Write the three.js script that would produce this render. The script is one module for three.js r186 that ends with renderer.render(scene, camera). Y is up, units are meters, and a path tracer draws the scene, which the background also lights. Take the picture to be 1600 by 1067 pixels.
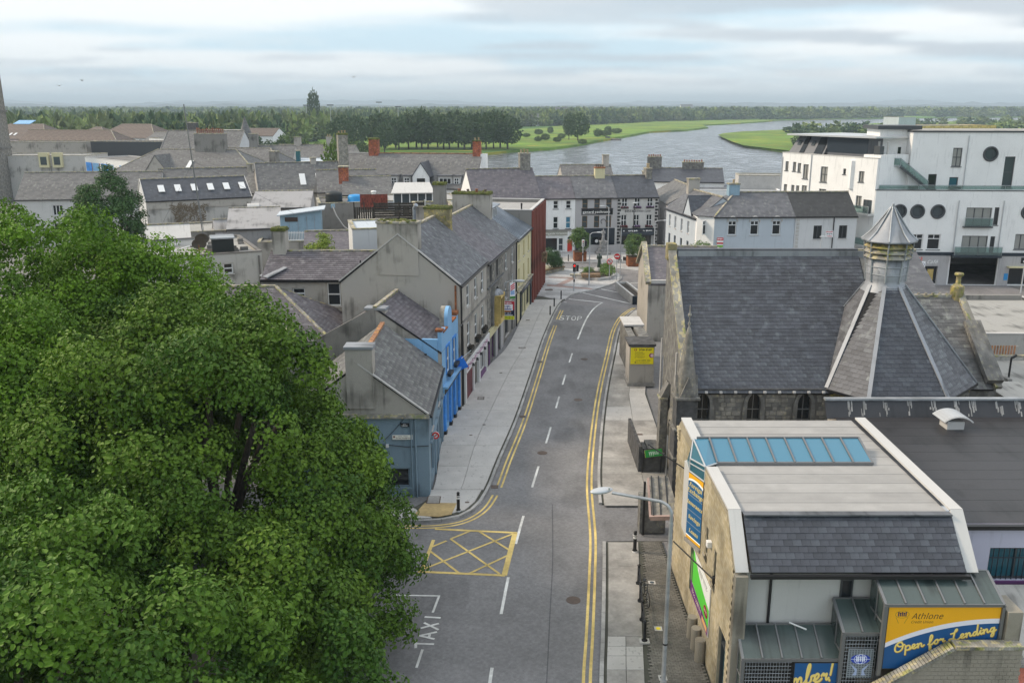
import * as THREE from 'three';
import { mergeGeometries, toCreasedNormals } from 'three/addons/utils/BufferGeometryUtils.js';
import { RoundedBoxGeometry } from 'three/addons/geometries/RoundedBoxGeometry.js';
import { FontLoader } from 'three/addons/loaders/FontLoader.js';

// ---------------------------------------------------------------- camera, sky, sun, exposure
const scene = new THREE.Scene();
const camera = new THREE.PerspectiveCamera(41.72, 1600 / 1067, 0.3, 30000);
camera.position.set(0, 21, 0);
camera.rotation.set(-Math.atan(367.5 / 1400), 0, 0);
const renderer = new THREE.WebGLRenderer({ antialias: true });
renderer.setSize(1024, 682);
renderer.toneMapping = THREE.LinearToneMapping;
renderer.toneMappingExposure = 1.5;
renderer.shadowMap.enabled = true;

let seedState = 12345;
function seed(n) { seedState = n >>> 0; }
function rnd() { seedState = (seedState + 0x6D2B79F5) >>> 0; let t = seedState; t = Math.imul(t ^ (t >>> 15), t | 1); t ^= t + Math.imul(t ^ (t >>> 7), t | 61); return ((t ^ (t >>> 14)) >>> 0) / 4294967296; }
const rr = (a, b) => a + (b - a) * rnd();
function h3(x, y, z) { let h = Math.imul(x | 0, 374761393) ^ Math.imul(y | 0, 668265263) ^ Math.imul(z | 0, 2147483647 - 1274126177); h = Math.imul(h ^ (h >>> 13), 1274126177); h ^= h >>> 16; return (h >>> 0) / 4294967296; }
const fade = t => t * t * (3 - 2 * t);
// value noise, periodic in px,py when given
function vn(x, y, px = 0, py = 0, s = 0) {
  const xi = Math.floor(x), yi = Math.floor(y), fx = fade(x - xi), fy = fade(y - yi);
  const w = (v, p) => p ? ((v % p) + p) % p : v;
  const x0 = w(xi, px), x1 = w(xi + 1, px), y0 = w(yi, py), y1 = w(yi + 1, py);
  const a = h3(x0, y0, s), b = h3(x1, y0, s), c = h3(x0, y1, s), d = h3(x1, y1, s);
  return (a + (b - a) * fx) * (1 - fy) + (c + (d - c) * fx) * fy;
}
function fbm(x, y, oct, px = 0, py = 0, s = 0) { let v = 0, a = 0.5, t = 0; for (let i = 0; i < oct; i++) { v += a * vn(x, y, px, py, s + i * 17); t += a; a *= 0.5; x *= 2; y *= 2; px *= 2; py *= 2; } return v / t; }
const sstep = (a, b, x) => fade(Math.min(1, Math.max(0, (x - a) / (b - a))));
const lerp = (a, b, t) => a + (b - a) * t;

// the sky: thin broken stratus over pale blue, brighter towards the low sun on the left
const SUN = new THREE.Vector3(-0.80, 0.62, -0.14).normalize();
{
  const W = 2048, Hh = 1024, data = new Float32Array(W * Hh * 4), d = new THREE.Vector3();
  for (let j = 0; j < Hh; j++) for (let i = 0; i < W; i++) {
    const phi = (i + 0.5) / W * 2 * Math.PI, th = (j + 0.5) / Hh * Math.PI - Math.PI / 2;
    d.set(Math.cos(phi) * Math.cos(th), Math.sin(th), Math.sin(phi) * Math.cos(th));
    const up = Math.max(d.y, 0.0), k = 1 / (up + 0.035);
    const cx = d.x * k, cz = d.z * k;
    const glow = Math.max(0, d.dot(SUN)), g1 = Math.pow(glow, 3), g2 = Math.pow(glow, 24);
    let r = lerp(0.53, 0.50, sstep(0, 0.5, up)), g = lerp(0.69, 0.63, sstep(0, 0.5, up)), b = lerp(0.78, 0.76, sstep(0, 0.5, up));
    // high white veil
    const veil = sstep(0.36, 0.60, fbm(cx * 0.30 + 4.3, cz * 0.46 + 1.7, 8, 0, 0, 3)) * 0.92 + 0.08 * g1;
    r = lerp(r, 0.86, veil); g = lerp(g, 0.88, veil); b = lerp(b, 0.88, veil);
    // greyer, flatter cloud, thickest low and on the left
    const left = sstep(0.35, -0.6, d.x / Math.max(0.05, Math.hypot(d.x, d.z)));
    let n = fbm(cx * 0.42 + 11.2, cz * 0.80 + 7.7, 8, 0, 0, 9);
    let dk = sstep(0.51 - 0.05 * left, 0.62, n) * (0.55 + 0.3 * left);
    r = lerp(r, 0.45, dk); g = lerp(g, 0.505, dk); b = lerp(b, 0.56, dk);
    // low puffs of cumulus far away
    const az = Math.atan2(d.x, -d.z), el = Math.asin(up), pf = sstep(0.48, 0.62, fbm(az * 9 + 3, el * 46, 5, 0, 0, 13)) * sstep(0.012, 0.03, el) * sstep(0.11, 0.05, el) * (0.35 + 0.65 * left); r = lerp(r, 0.80, pf * 0.7); g = lerp(g, 0.80, pf * 0.7); b = lerp(b, 0.79, pf * 0.7);
    // haze near the horizon
    const hz = Math.exp(-up * 34); r = lerp(r, 0.55, hz * 0.8); g = lerp(g, 0.615, hz * 0.8); b = lerp(b, 0.655, hz * 0.8);
    const m = 0.89 + 0.18 * g1 + 0.25 * g2, wr = 1 + 0.05 * g1;
    const o = (j * W + i) * 4;
    const below = d.y < 0 ? 0.55 : 1;
    data[o] = r * m * wr * below; data[o + 1] = g * m * below; data[o + 2] = b * m * below; data[o + 3] = 1;
  }
  const t = new THREE.DataTexture(data, W, Hh, THREE.RGBAFormat, THREE.FloatType);
  t.mapping = THREE.EquirectangularReflectionMapping; t.magFilter = THREE.LinearFilter; t.minFilter = THREE.LinearFilter; t.needsUpdate = true;
  scene.background = t; scene.environment = t;
}
const sun = new THREE.DirectionalLight(0xffecd2, 2.2);
sun.name = 'sun'; sun.position.copy(SUN).multiplyScalar(300).add(new THREE.Vector3(0, 0, -80)); sun.target.position.set(0, 0, -80);
sun.castShadow = true; sun.shadow.radius = 24; sun.shadow.mapSize.set(4096, 4096);
Object.assign(sun.shadow.camera, { left: -180, right: 180, top: 180, bottom: -180, near: 1, far: 700 });
scene.add(sun, sun.target);
scene.fog = new THREE.FogExp2(0xb4c4d0, 0.00021);

// ---------------------------------------------------------------- textures and materials
function tex(size, fn, wm, hm, srgb = true, sy = size) {
  const data = new Uint8Array(size * sy * 4);
  for (let j = 0; j < sy; j++) for (let i = 0; i < size; i++) {
    const c = fn(i / size, j / sy), o = (j * size + i) * 4, a = Array.isArray(c) ? c : [c, c, c];
    for (let k = 0; k < 3; k++) data[o + k] = Math.max(0, Math.min(255, a[k] * 255)); data[o + 3] = 255;
  }
  const t = new THREE.DataTexture(data, size, sy, THREE.RGBAFormat);
  t.wrapS = t.wrapT = THREE.RepeatWrapping; t.magFilter = THREE.LinearFilter; t.minFilter = THREE.LinearMipmapLinearFilter; t.generateMipmaps = true;
  if (srgb) t.colorSpace = THREE.SRGBColorSpace;
  let s = 0; for (let k = 0; k < data.length; k += 4) s += Math.pow((data[k] + data[k + 1] + data[k + 2]) / 765, 2.2); t.userData = { mean: s / (data.length / 4) };
  t.repeat.set(1 / wm, 1 / hm); t.needsUpdate = true; return t;
}
const P = n => n;
const T = {
  mottle: tex(512, (u, v) => { const a = fbm(u * 6, v * 6, 5, 6, 6, 1), f = h3(u * 512, v * 512, 5), c = fbm(u * 40, v * 40, 2, 40, 40, 2); return 0.80 + 0.22 * (a - 0.5) * 1.6 + 0.10 * (c - 0.5) + 0.07 * (f - 0.5); }, 5.3, 5.3),
  plain: tex(512, (u, v) => { const a = fbm(u * 5, v * 5, 5, 5, 5, 15), s = fbm(u * 34, v * 4, 4, 34, 4, 16), f = h3(u * 512, v * 512, 5); return 0.9 + 0.05 * (a - 0.5) - 0.05 * sstep(0.6, 0.8, s) + 0.03 * (f - 0.5); }, 6.1, 6.1),
  paving: tex(512, (u, v) => { const a = fbm(u * 6, v * 6, 5, 6, 6, 17), f = h3(u * 512, v * 512, 18), g = sstep(0.74, 0.8, fbm(u * 40, v * 40, 2, 40, 40, 19)); return 0.86 + 0.10 * (a - 0.5) + 0.06 * (f - 0.5) - 0.10 * g; }, 4.9, 4.9),
  stain: tex(512, (u, v) => { const s = fbm(u * 30, v * 3, 4, 30, 3, 11), p = fbm(u * 5, v * 5, 5, 5, 5, 12), f = h3(u * 512, v * 512, 6); let x = 0.88 - 0.16 * sstep(0.5, 0.8, s) * sstep(0.38, 0.62, p) - 0.15 * sstep(0.52, 0.78, p) + 0.07 * (f - 0.5); return [x, x * 0.99, x * (0.985 - 0.02 * p)]; }, 7.1, 7.1),
  asphalt: tex(1024, (u, v) => { const f = h3(u * 1024, v * 1024, 7), c = fbm(u * 90, v * 90, 2, 90, 90, 8), p = fbm(u * 5, v * 5, 5, 5, 5, 9); const q = sstep(0.60, 0.74, fbm(u * 9, v * 3, 3, 9, 3, 31)); return 0.80 + 0.16 * (f - 0.5) + 0.14 * (c - 0.5) + 0.20 * (p - 0.5) - 0.06 * q; }, 9.7, 9.7),
  slate: tex(256, (u, v) => { const a = fbm(u * 5, v * 14, 4, 5, 14, 21), l = sstep(0.62, 0.8, fbm(u * 11, v * 11, 4, 11, 11, 22)), f = h3(u * 256, v * 256, 23); const x = 0.74 + 0.28 * (a - 0.5) + 0.10 * (f - 0.5); return [x + 0.14 * l, x + 0.15 * l, x + 0.12 * l]; }, 2.7, 2.7),
  stone: tex(512, (u, v) => { const a = fbm(u * 9, v * 9, 5, 9, 9, 41), l = sstep(0.58, 0.74, fbm(u * 16, v * 16, 4, 16, 16, 42)), f = h3(u * 512, v * 512, 43); const x = 0.72 + 0.42 * (a - 0.5) + 0.12 * (f - 0.5); return [x + 0.12 * l, x + 0.11 * l, x + 0.05 * l]; }, 2.3, 2.3),
  bump: tex(512, (u, v) => 0.5 + 0.5 * (h3(u * 512, v * 512, 51) - 0.5) + 0.8 * (fbm(u * 60, v * 60, 3, 60, 60, 52) - 0.5), 1.7, 1.7, false),
  lichen: tex(512, (u, v) => { const p = fbm(u * 7, v * 7, 5, 7, 7, 61), l = sstep(0.54, 0.66, fbm(u * 20, v * 20, 4, 20, 20, 62)), m = sstep(0.6, 0.7, fbm(u * 13, v * 13, 4, 13, 13, 63)), f = h3(u * 512, v * 512, 64); let x = 0.62 + 0.4 * (p - 0.5) + 0.1 * (f - 0.5); return [x + 0.16 * l - 0.05 * m, x + 0.13 * l - 0.02 * m, x + 0.02 * l - 0.14 * m]; }, 3.1, 3.1),
  grass: tex(1024, (u, v) => { const p = fbm(u * 5, v * 5, 6, 5, 5, 71), q = fbm(u * 17, v * 50, 4, 17, 50, 72), f = h3(u * 1024, v * 1024, 73); const x = 0.72 + 0.4 * (p - 0.5) + 0.2 * (q - 0.5) + 0.1 * (f - 0.5); const dry = sstep(0.56, 0.72, q); return [x * (0.82 + 0.26 * dry), x, x * 0.7]; }, 190, 190),
  land: tex(1024, (u, v) => { const p = fbm(u * 7, v * 7, 6, 7, 7, 81), q = fbm(u * 60, v * 60, 3, 60, 60, 82); const x = 0.55 + 0.35 * (q - 0.5); const f = sstep(0.45, 0.6, p); return [lerp(x * 0.62, x * 0.95, f), lerp(x * 0.8, x * 1.15, f), lerp(x * 0.45, x * 0.5, f)]; }, 1900, 1900),
  wave: tex(1024, (u, v) => { const a = fbm(u * 30, v * 22, 5, 30, 22, 91), b = fbm(u * 70, v * 90, 3, 70, 90, 92); return 0.5 + 1.0 * (Math.abs(a - 0.5) * -1.2 + 0.25) + 0.5 * (b - 0.5); }, 38, 38, false),
  foam: tex(1024, (u, v) => { const a = fbm(u * 22, v * 34, 5, 22, 34, 95), b = fbm(u * 5, v * 5, 4, 5, 5, 96); const w = sstep(0.56, 0.66, a) * sstep(0.36, 0.6, b); const x = 0.58 + 0.14 * (b - 0.5) + 0.9 * (a - 0.5); return [x + 0.36 * w, x + 0.36 * w, x + 0.36 * w]; }, 64, 64),
  rib: tex(256, (u, v) => 0.5 + 0.5 * Math.sin(u * Math.PI * 2 * 16), 1.6, 1.6, false),
  bark: tex(256, (u, v) => { const x = 0.6 + 0.6 * (fbm(u * 14, v * 4, 4, 14, 4, 99) - 0.5); return x; }, 1, 1),
  membrane: tex(512, (u, v) => { const p = fbm(u * 4, v * 9, 5, 4, 9, 101), f = h3(u * 512, v * 512, 102), q = fbm(u * 18, v * 18, 3, 18, 18, 103), b = (v * 8) % 1; return 0.86 + 0.16 * (p - 0.5) + 0.06 * (q - 0.5) + 0.04 * (f - 0.5) - (b < 0.04 ? 0.05 * q * 2 : 0); }, 6.5, 6.5),
};
const lin = (r, g, b) => new THREE.Color().setRGB(r, g, b);
const mats = {};
function M(name, rgb, { map, rough = 0.9, metal = 0, bump = 0, bumpMap, ...o } = {}) {
  const c = Array.isArray(rgb) ? lin(...rgb) : new THREE.Color(rgb);
  if (map) c.multiplyScalar(1 / T[map].userData.mean);          // so that rgb is the surface's mean colour
  const K = (o.transmission || o.clearcoat || o.sheen || o.ior) ? THREE.MeshPhysicalMaterial : THREE.MeshStandardMaterial;
  const m = new K({ color: c, roughness: rough, metalness: metal, ...o });
  if (map) m.map = T[map];
  if (bump) { m.bumpMap = T[bumpMap || 'bump']; m.bumpScale = bump; }
  m.name = name; mats[name] = m; return m;
}
// base colours in linear light
M('asphalt', [0.195, 0.192, 0.196], { map: 'asphalt', bump: 0.006, rough: 0.92 });
M('asphalt_patch', [0.195, 0.193, 0.196], { map: 'asphalt', bump: 0.006 });
M('asphalt_dark', [0.11, 0.11, 0.115], { map: 'asphalt', bump: 0.006 });
M('square_asphalt', [0.20, 0.19, 0.19], { map: 'asphalt', bump: 0.006 });
M('concrete', [0.50, 0.485, 0.465], { map: 'paving', bump: 0.003 });
M('concrete_b', [0.47, 0.455, 0.435], { map: 'paving', bump: 0.003 });
M('concrete_c', [0.49, 0.475, 0.455], { map: 'paving', bump: 0.003 });
M('concrete_d', [0.31, 0.298, 0.28], { map: 'mottle', bump: 0.003 });
M('concrete_e', [0.335, 0.32, 0.30], { map: 'mottle', bump: 0.003 });
M('kerb', [0.38, 0.372, 0.36], { map: 'mottle' });
M('granite', [0.42, 0.415, 0.41], { map: 'mottle' });
M('granite_pink', [0.36, 0.26, 0.23], { map: 'mottle' });
M('tactile', [0.42, 0.31, 0.15], { map: 'mottle' });
M('paver', [0.15, 0.142, 0.125], { map: 'mottle', bump: 0.004 });
M('paver_joint', [0.07, 0.07, 0.055], { map: 'mottle' });
M('white_paint', [0.66, 0.66, 0.64], { map: 'mottle', rough: 0.8 });
M('yellow_paint', [0.68, 0.51, 0.18], { map: 'mottle', rough: 0.8 });
M('cover', [0.12, 0.09, 0.075], { map: 'mottle', rough: 0.7, metal: 0.3 });
M('render_grey', [0.38, 0.362, 0.335], { map: 'stain', bump: 0.008 });
M('render_dark', [0.22, 0.215, 0.205], { map: 'stain', bump: 0.008 });
M('render_light', [0.42, 0.415, 0.40], { map: 'stain', bump: 0.006 });
M('render_white', [0.82, 0.82, 0.81], { map: 'plain', bump: 0.004 });
M('render_white_stained', [0.60, 0.605, 0.61], { map: 'plain', bump: 0.004 });
M('render_cream', [0.60, 0.55, 0.34], { map: 'plain', bump: 0.004 });
M('render_pale', [0.52, 0.515, 0.50], { map: 'plain', bump: 0.004 });
M('render_palegrey', [0.42, 0.41, 0.415], { map: 'plain', bump: 0.004 });
M('render_lilac', [0.50, 0.49, 0.60], { map: 'plain' });
M('render_salmon', [0.62, 0.20, 0.14], { map: 'mottle' });
M('render_blue', [0.20, 0.285, 0.36], { map: 'stain', bump: 0.003 });
M('render_skyblue', [0.47, 0.52, 0.57], { map: 'plain' });
M('bright_blue', [0.055, 0.27, 0.72], { map: 'mottle', rough: 0.6 });
M('light_blue', [0.22, 0.44, 0.70], { map: 'plain', rough: 0.7 });
M('pink_wall', [0.58, 0.48, 0.46], { map: 'mottle' });
M('slate', [0.11, 0.112, 0.124], { map: 'slate', rough: 0.62, bump: 0.004 });
M('slate_dark', [0.052, 0.057, 0.072], { map: 'slate', rough: 0.5, bump: 0.004 });
M('slate_purple', [0.118, 0.107, 0.121], { map: 'slate', rough: 0.6, bump: 0.004 });
M('slate_warm', [0.135, 0.133, 0.133], { map: 'slate', rough: 0.75, bump: 0.004 });
M('slate_black', [0.035, 0.036, 0.038], { map: 'slate', rough: 0.6, bump: 0.004 });
M('tile_brown', [0.13, 0.10, 0.085], { map: 'slate', rough: 0.8, bump: 0.004 });
M('underlay', [0.02, 0.02, 0.022], { rough: 1 });
M('lead', [0.28, 0.30, 0.335], { map: 'stain', rough: 0.55, metal: 0.25 });
M('lead_dark', [0.13, 0.14, 0.16], { map: 'stain', rough: 0.6, metal: 0.2 });
M('zinc', [0.26, 0.29, 0.33], { map: 'mottle', rough: 0.45, metal: 0.5 });
M('ridge_tile', [0.30, 0.28, 0.25], { map: 'lichen' });
M('ridge_red', [0.33, 0.17, 0.10], { map: 'lichen' });
M('stone', [0.215, 0.205, 0.185], { map: 'stone', bump: 0.012 });
M('stone_b', [0.17, 0.165, 0.155], { map: 'stone', bump: 0.012 });
M('stone_c', [0.26, 0.245, 0.215], { map: 'stone', bump: 0.012 });
M('stone_dark', [0.075, 0.075, 0.078], { map: 'stone', bump: 0.012 });
M('stone_lichen', [0.29, 0.25, 0.14], { map: 'lichen', bump: 0.012 });
M('mortar', [0.15, 0.145, 0.135], { map: 'mottle', bump: 0.01 });
M('coping', [0.30, 0.285, 0.25], { map: 'lichen', bump: 0.01 });
M('moss', [0.10, 0.115, 0.03], { map: 'lichen', bump: 0.03 });
M('brick_tan', [0.46, 0.40, 0.28], { map: 'mottle', rough: 0.9 });
M('brick_tan_b', [0.41, 0.345, 0.22], { map: 'mottle', rough: 0.9 });
M('brick_grey', [0.27, 0.25, 0.21], { map: 'stain', rough: 0.9 });
M('brick_red', [0.30, 0.10, 0.065], { map: 'lichen', rough: 0.9 });
M('mortar_tan', [0.33, 0.29, 0.21], { map: 'mottle' });
M('membrane', [0.345, 0.337, 0.325], { map: 'membrane', rough: 0.75 });
M('membrane_grey', [0.30, 0.30, 0.29], { map: 'stain', rough: 0.8 });
M('felt_black', [0.030, 0.030, 0.034], { map: 'stain', rough: 0.45, bump: 0.004 });
M('felt_grey', [0.145, 0.14, 0.135], { map: 'stain', rough: 0.85 });
M('fascia_white', [0.53, 0.522, 0.505], { map: 'plain', rough: 0.6 });
M('upvc', [0.74, 0.75, 0.75], { rough: 0.4 });
M('frame_grey', [0.055, 0.06, 0.066], { rough: 0.45 });
M('frame_brown', [0.05, 0.03, 0.022], { rough: 0.6 });
M('frame_alu', [0.20, 0.205, 0.21], { rough: 0.45, metal: 0.5 });
M('black_paint', [0.012, 0.012, 0.014], { rough: 0.4 });
M('navy_paint', [0.012, 0.022, 0.035], { rough: 0.45 });
M('dark_interior', [0.006, 0.006, 0.007], { rough: 0.9 });
M('glass_dark', [0.016, 0.020, 0.024], { rough: 0.06, ior: 1.52 });
M('glass_mid', [0.06, 0.075, 0.085], { rough: 0.08, ior: 1.52 });
M('glass_blind', [0.30, 0.30, 0.285], { rough: 0.18, ior: 1.52 });
M('glass_teal', [0.03, 0.12, 0.16], { rough: 0.06, ior: 1.52 });
M('glass_sky', [0.06, 0.20, 0.30], { rough: 0.05, ior: 1.55 });
M('glass_grime', [0.06, 0.085, 0.085], { map: 'stain', rough: 0.22 });
M('glass_rail', [0.55, 0.66, 0.64], { rough: 0.04, transmission: 0.85, thickness: 0, ior: 1.3 });
M('galv', [0.36, 0.38, 0.40], { map: 'mottle', rough: 0.5, metal: 0.5 });
M('steel', [0.55, 0.55, 0.55], { rough: 0.25, metal: 1 });
M('lamp_grey', [0.50, 0.52, 0.54], { rough: 0.35, metal: 0.2 });
M('corten', [0.21, 0.075, 0.032], { map: 'lichen', rough: 0.85 });
M('fin_red', [0.19, 0.050, 0.035], { map: 'stain', rough: 0.75 });
M('timber', [0.20, 0.13, 0.07], { map: 'bark', rough: 0.8 });
M('timber_dark', [0.045, 0.038, 0.03], { map: 'bark', rough: 0.85 });
M('timber_red', [0.16, 0.035, 0.022], { map: 'bark', rough: 0.8 });
M('terracotta', [0.34, 0.15, 0.085], { map: 'lichen' });
M('pot_cream', [0.46, 0.36, 0.22], { map: 'lichen' });
M('bronze', [0.05, 0.075, 0.065], { map: 'stone', rough: 0.5, metal: 0.5 });
M('statue_stone', [0.26, 0.26, 0.265], { map: 'stone', rough: 0.9 });
M('soil', [0.04, 0.03, 0.022], { map: 'mottle' });
M('red_sign', [0.60, 0.02, 0.02], { rough: 0.5 });
M('red_door', [0.60, 0.045, 0.025], { rough: 0.5 });
M('maroon', [0.13, 0.020, 0.032], { rough: 0.6, map: 'mottle' });
M('purple', [0.14, 0.05, 0.16], { rough: 0.6 });
M('lime', [0.45, 0.60, 0.05], { rough: 0.6 });
M('sign_white', [0.75, 0.75, 0.74], { rough: 0.6 });
M('sign_yellow', [0.80, 0.66, 0.02], { rough: 0.55 });
M('yellow_wood', [0.55, 0.40, 0.13], { map: 'mottle', rough: 0.6 });
M('tank_blue', [0.02, 0.27, 0.62], { rough: 0.45 });
M('tank_black', [0.012, 0.016, 0.016], { rough: 0.5 });
M('shed_blue', [0.24, 0.36, 0.46], { map: 'stain', rough: 0.7 });
M('corrugated', [0.33, 0.33, 0.345], { map: 'stain', rough: 0.6, bump: 0.03, bumpMap: 'rib' });
M('bird_black', [0.02, 0.02, 0.02], { rough: 0.9 });
M('leaf_lime', [0.092, 0.192, 0.016], { rough: 0.6, specularIntensity: 0.5, transmission: 0.28, thickness: 0, side: THREE.DoubleSide });
M('leaf_dark', [0.030, 0.075, 0.022], { rough: 0.6, side: THREE.DoubleSide });
M('leaf_far', [0.125, 0.165, 0.062], { rough: 0.8, side: THREE.DoubleSide });
M('leaf_shrub', [0.105, 0.17, 0.05], { rough: 0.7, side: THREE.DoubleSide });
M('bark', [0.07, 0.055, 0.042], { map: 'bark' });
M('dry_creeper', [0.17, 0.13, 0.085], { rough: 0.9, side: THREE.DoubleSide });
M('meadow', [0.128, 0.152, 0.02], { map: 'grass', rough: 1 });
M('bank_grass', [0.17, 0.19, 0.055], { map: 'grass', rough: 1 });
M('hill', [0.030, 0.045, 0.040], { map: 'mottle', rough: 1 });
M('land', [0.085, 0.125, 0.045], { map: 'land', rough: 1 });
M('yard', [0.17, 0.165, 0.155], { map: 'mottle', rough: 0.95 });
M('water', [0.125, 0.135, 0.155], { map: 'foam', rough: 0.16, bump: 0.35, bumpMap: 'wave', ior: 1.33 });

// ---------------------------------------------------------------- geometry helpers
const V = (x, y, z) => new THREE.Vector3(x, y, z);
function strip(g) { const n = g.index ? g.toNonIndexed() : g; for (const k of Object.keys(n.attributes)) if (k !== 'position' && k !== 'normal' && k !== 'uv') n.deleteAttribute(k); return n; }
function uvBox(g) {                                          // uv in metres, by the way each face points
  g = strip(g); const p = g.attributes.position, n = p.count, uv = new Float32Array(n * 2), a = V(), b = V(), c = V(), e = V(), f = V();
  for (let i = 0; i < n; i += 3) {
    a.fromBufferAttribute(p, i); b.fromBufferAttribute(p, i + 1); c.fromBufferAttribute(p, i + 2);
    e.subVectors(b, a).cross(f.subVectors(c, a)); const ax = Math.abs(e.x), ay = Math.abs(e.y), az = Math.abs(e.z);
    for (let k = 0; k < 3; k++) { const q = [a, b, c][k]; let u, v; if (ay > ax * 1.6 && ay > az * 1.6) { u = q.x; v = q.z; } else if (az >= ax) { u = q.x; v = q.y; } else { u = q.z; v = q.y; } uv[(i + k) * 2] = u; uv[(i + k) * 2 + 1] = v; }
  }
  g.setAttribute('uv', new THREE.BufferAttribute(uv, 2)); return g;
}
const merge = l => l.length === 1 ? uvBox(l[0]) : mergeGeometries(l.map(uvBox));
function bx(x0, x1, y0, y1, z0, z1) { const g = new THREE.BoxGeometry(Math.abs(x1 - x0), Math.abs(y1 - y0), Math.abs(z1 - z0)); g.translate((x0 + x1) / 2, (y0 + y1) / 2, (z0 + z1) / 2); return g; }
function rbx(x0, x1, y0, y1, z0, z1, r = 0.03) { const g = new RoundedBoxGeometry(Math.abs(x1 - x0), Math.abs(y1 - y0), Math.abs(z1 - z0), 1, r); g.translate((x0 + x1) / 2, (y0 + y1) / 2, (z0 + z1) / 2); return g; }
function cyl(x, y0, y1, z, r0, r1 = r0, seg = 14, open = false) { const g = new THREE.CylinderGeometry(r1, r0, y1 - y0, seg, 1, open); g.translate(x, (y0 + y1) / 2, z); return g; }
function tube(pts, r, seg = 8, steps) { const c = new THREE.CatmullRomCurve3(pts.map(p => V(...p)), false, 'catmullrom', 0.2); return new THREE.TubeGeometry(c, steps || Math.max(2, pts.length * 6), r, seg, false); }
function bar(a, b, r, seg = 6) { const A = V(...a), B = V(...b), d = B.clone().sub(A), L = d.length(); const g = new THREE.CylinderGeometry(r, r, L, seg); g.translate(0, L / 2, 0); g.applyQuaternion(new THREE.Quaternion().setFromUnitVectors(V(0, 1, 0), d.normalize())); g.translate(...a); return g; }
function beam(a, b, w, h) { const A = V(...a), B = V(...b), d = B.clone().sub(A), L = d.length(); const g = new THREE.BoxGeometry(w, h, L); g.translate(0, 0, L / 2); const m = new THREE.Matrix4().lookAt(B, A, Math.abs(d.y / L) > 0.99 ? V(1, 0, 0) : V(0, 1, 0)); g.applyMatrix4(m); g.translate(...a); return g; }
function lathe(pts, seg = 24) { return new THREE.LatheGeometry(pts.map(p => new THREE.Vector2(...p)), seg); }
function prism(poly, y0, y1) {                               // poly in [x, D]; extruded upwards
  const s = new THREE.Shape(poly.map(p => new THREE.Vector2(p[0], p[1]))); const g = new THREE.ExtrudeGeometry(s, { depth: y1 - y0, bevelEnabled: false }); g.rotateX(-Math.PI / 2); g.translate(0, y0, 0); return g;
}
function sheet(poly, y, holes = []) { const s = new THREE.Shape(poly.map(p => new THREE.Vector2(p[0], p[1]))); for (const h of holes) s.holes.push(new THREE.Path(h.map(p => new THREE.Vector2(p[0], p[1])))); const g = new THREE.ShapeGeometry(s, 12); g.rotateX(-Math.PI / 2); g.translate(0, y, 0); return g; }
function wallShape(outline, holes, t) {                      // outline/holes in [u, y]; outer face at z = 0, thickness behind it
  const s = new THREE.Shape(outline.map(p => new THREE.Vector2(...p)));
  for (const h of holes) { const q = h.length === 4 && typeof h[0] === 'number' ? [[h[0], h[1]], [h[2], h[1]], [h[2], h[3]], [h[0], h[3]]] : h; s.holes.push(new THREE.Path(q.map(p => new THREE.Vector2(...p)))); }
  const g = new THREE.ExtrudeGeometry(s, { depth: t, bevelEnabled: false, curveSegments: 10 }); g.translate(0, 0, -t); return g;
}
function polyFace(pts, thick = 0.06) {                       // a flat slab through 3D points (convex), thickness behind its normal
  const A = pts.map(p => V(...p)), n = V().subVectors(A[1], A[0]).cross(V().subVectors(A[2], A[0])).normalize().multiplyScalar(-thick), B = A.map(p => p.clone().add(n)), q = [];
  const tri = (a, b, c) => q.push(...a.toArray(), ...b.toArray(), ...c.toArray());
  for (let i = 1; i < A.length - 1; i++) { tri(A[0], A[i], A[i + 1]); tri(B[0], B[i + 1], B[i]); }
  for (let i = 0; i < A.length; i++) { const j = (i + 1) % A.length; tri(A[i], B[i], B[j]); tri(A[i], B[j], A[j]); }
  const g = new THREE.BufferGeometry(); g.setAttribute('position', new THREE.Float32BufferAttribute(q, 3)); g.computeVertexNormals(); return g;
}
// ---------------------------------------------------------------- scene helpers
const used = {};
function numbered(n) { const k = used[n] = (used[n] ?? -1) + 1; return k ? n + '_' + String(k).padStart(3, '0') : n; }
function mesh(name, geo, mat, parent) {
  if (Array.isArray(geo)) geo = merge(geo); else if (!geo.userData.ready) geo = uvBox(geo);
  geo.userData.ready = true;
  const m = new THREE.Mesh(geo, typeof mat === 'string' ? mats[mat] : mat); m.name = parent ? name : numbered(name); m.castShadow = m.receiveShadow = true; (parent || scene).add(m); return m;
}
function tag(o, label, category, group, kind) { o.userData.label = label; o.userData.category = category; if (group) o.userData.group = group; if (kind) o.userData.kind = kind; return o; }
function structure(name, geo, mat) { const m = mesh(name, geo, mat); m.userData.kind = 'structure'; return m; }
function thing(name, label, category, [x, d, y = 0] = [0, 0, 0], turn = 0, group) { const o = new THREE.Group(); o.name = numbered(name); o.position.set(x, y, -d); o.rotation.y = turn; scene.add(o); return tag(o, label, category, group); }
function stuff(o) { o.userData.kind = 'stuff'; return o; }
const cache = {};
const cached = (k, f) => cache[k] || (cache[k] = f());
function canvasMat(name, w, h, draw, o = {}) {
  const c = document.createElement('canvas'); c.width = w; c.height = h; const x = c.getContext('2d'); draw(x, w, h);
  const t = new THREE.CanvasTexture(c); t.colorSpace = THREE.SRGBColorSpace; t.magFilter = THREE.LinearFilter;
  const m = new THREE.MeshStandardMaterial({ map: t, roughness: o.rough ?? 0.55 }); m.name = name; return m;
}
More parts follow.
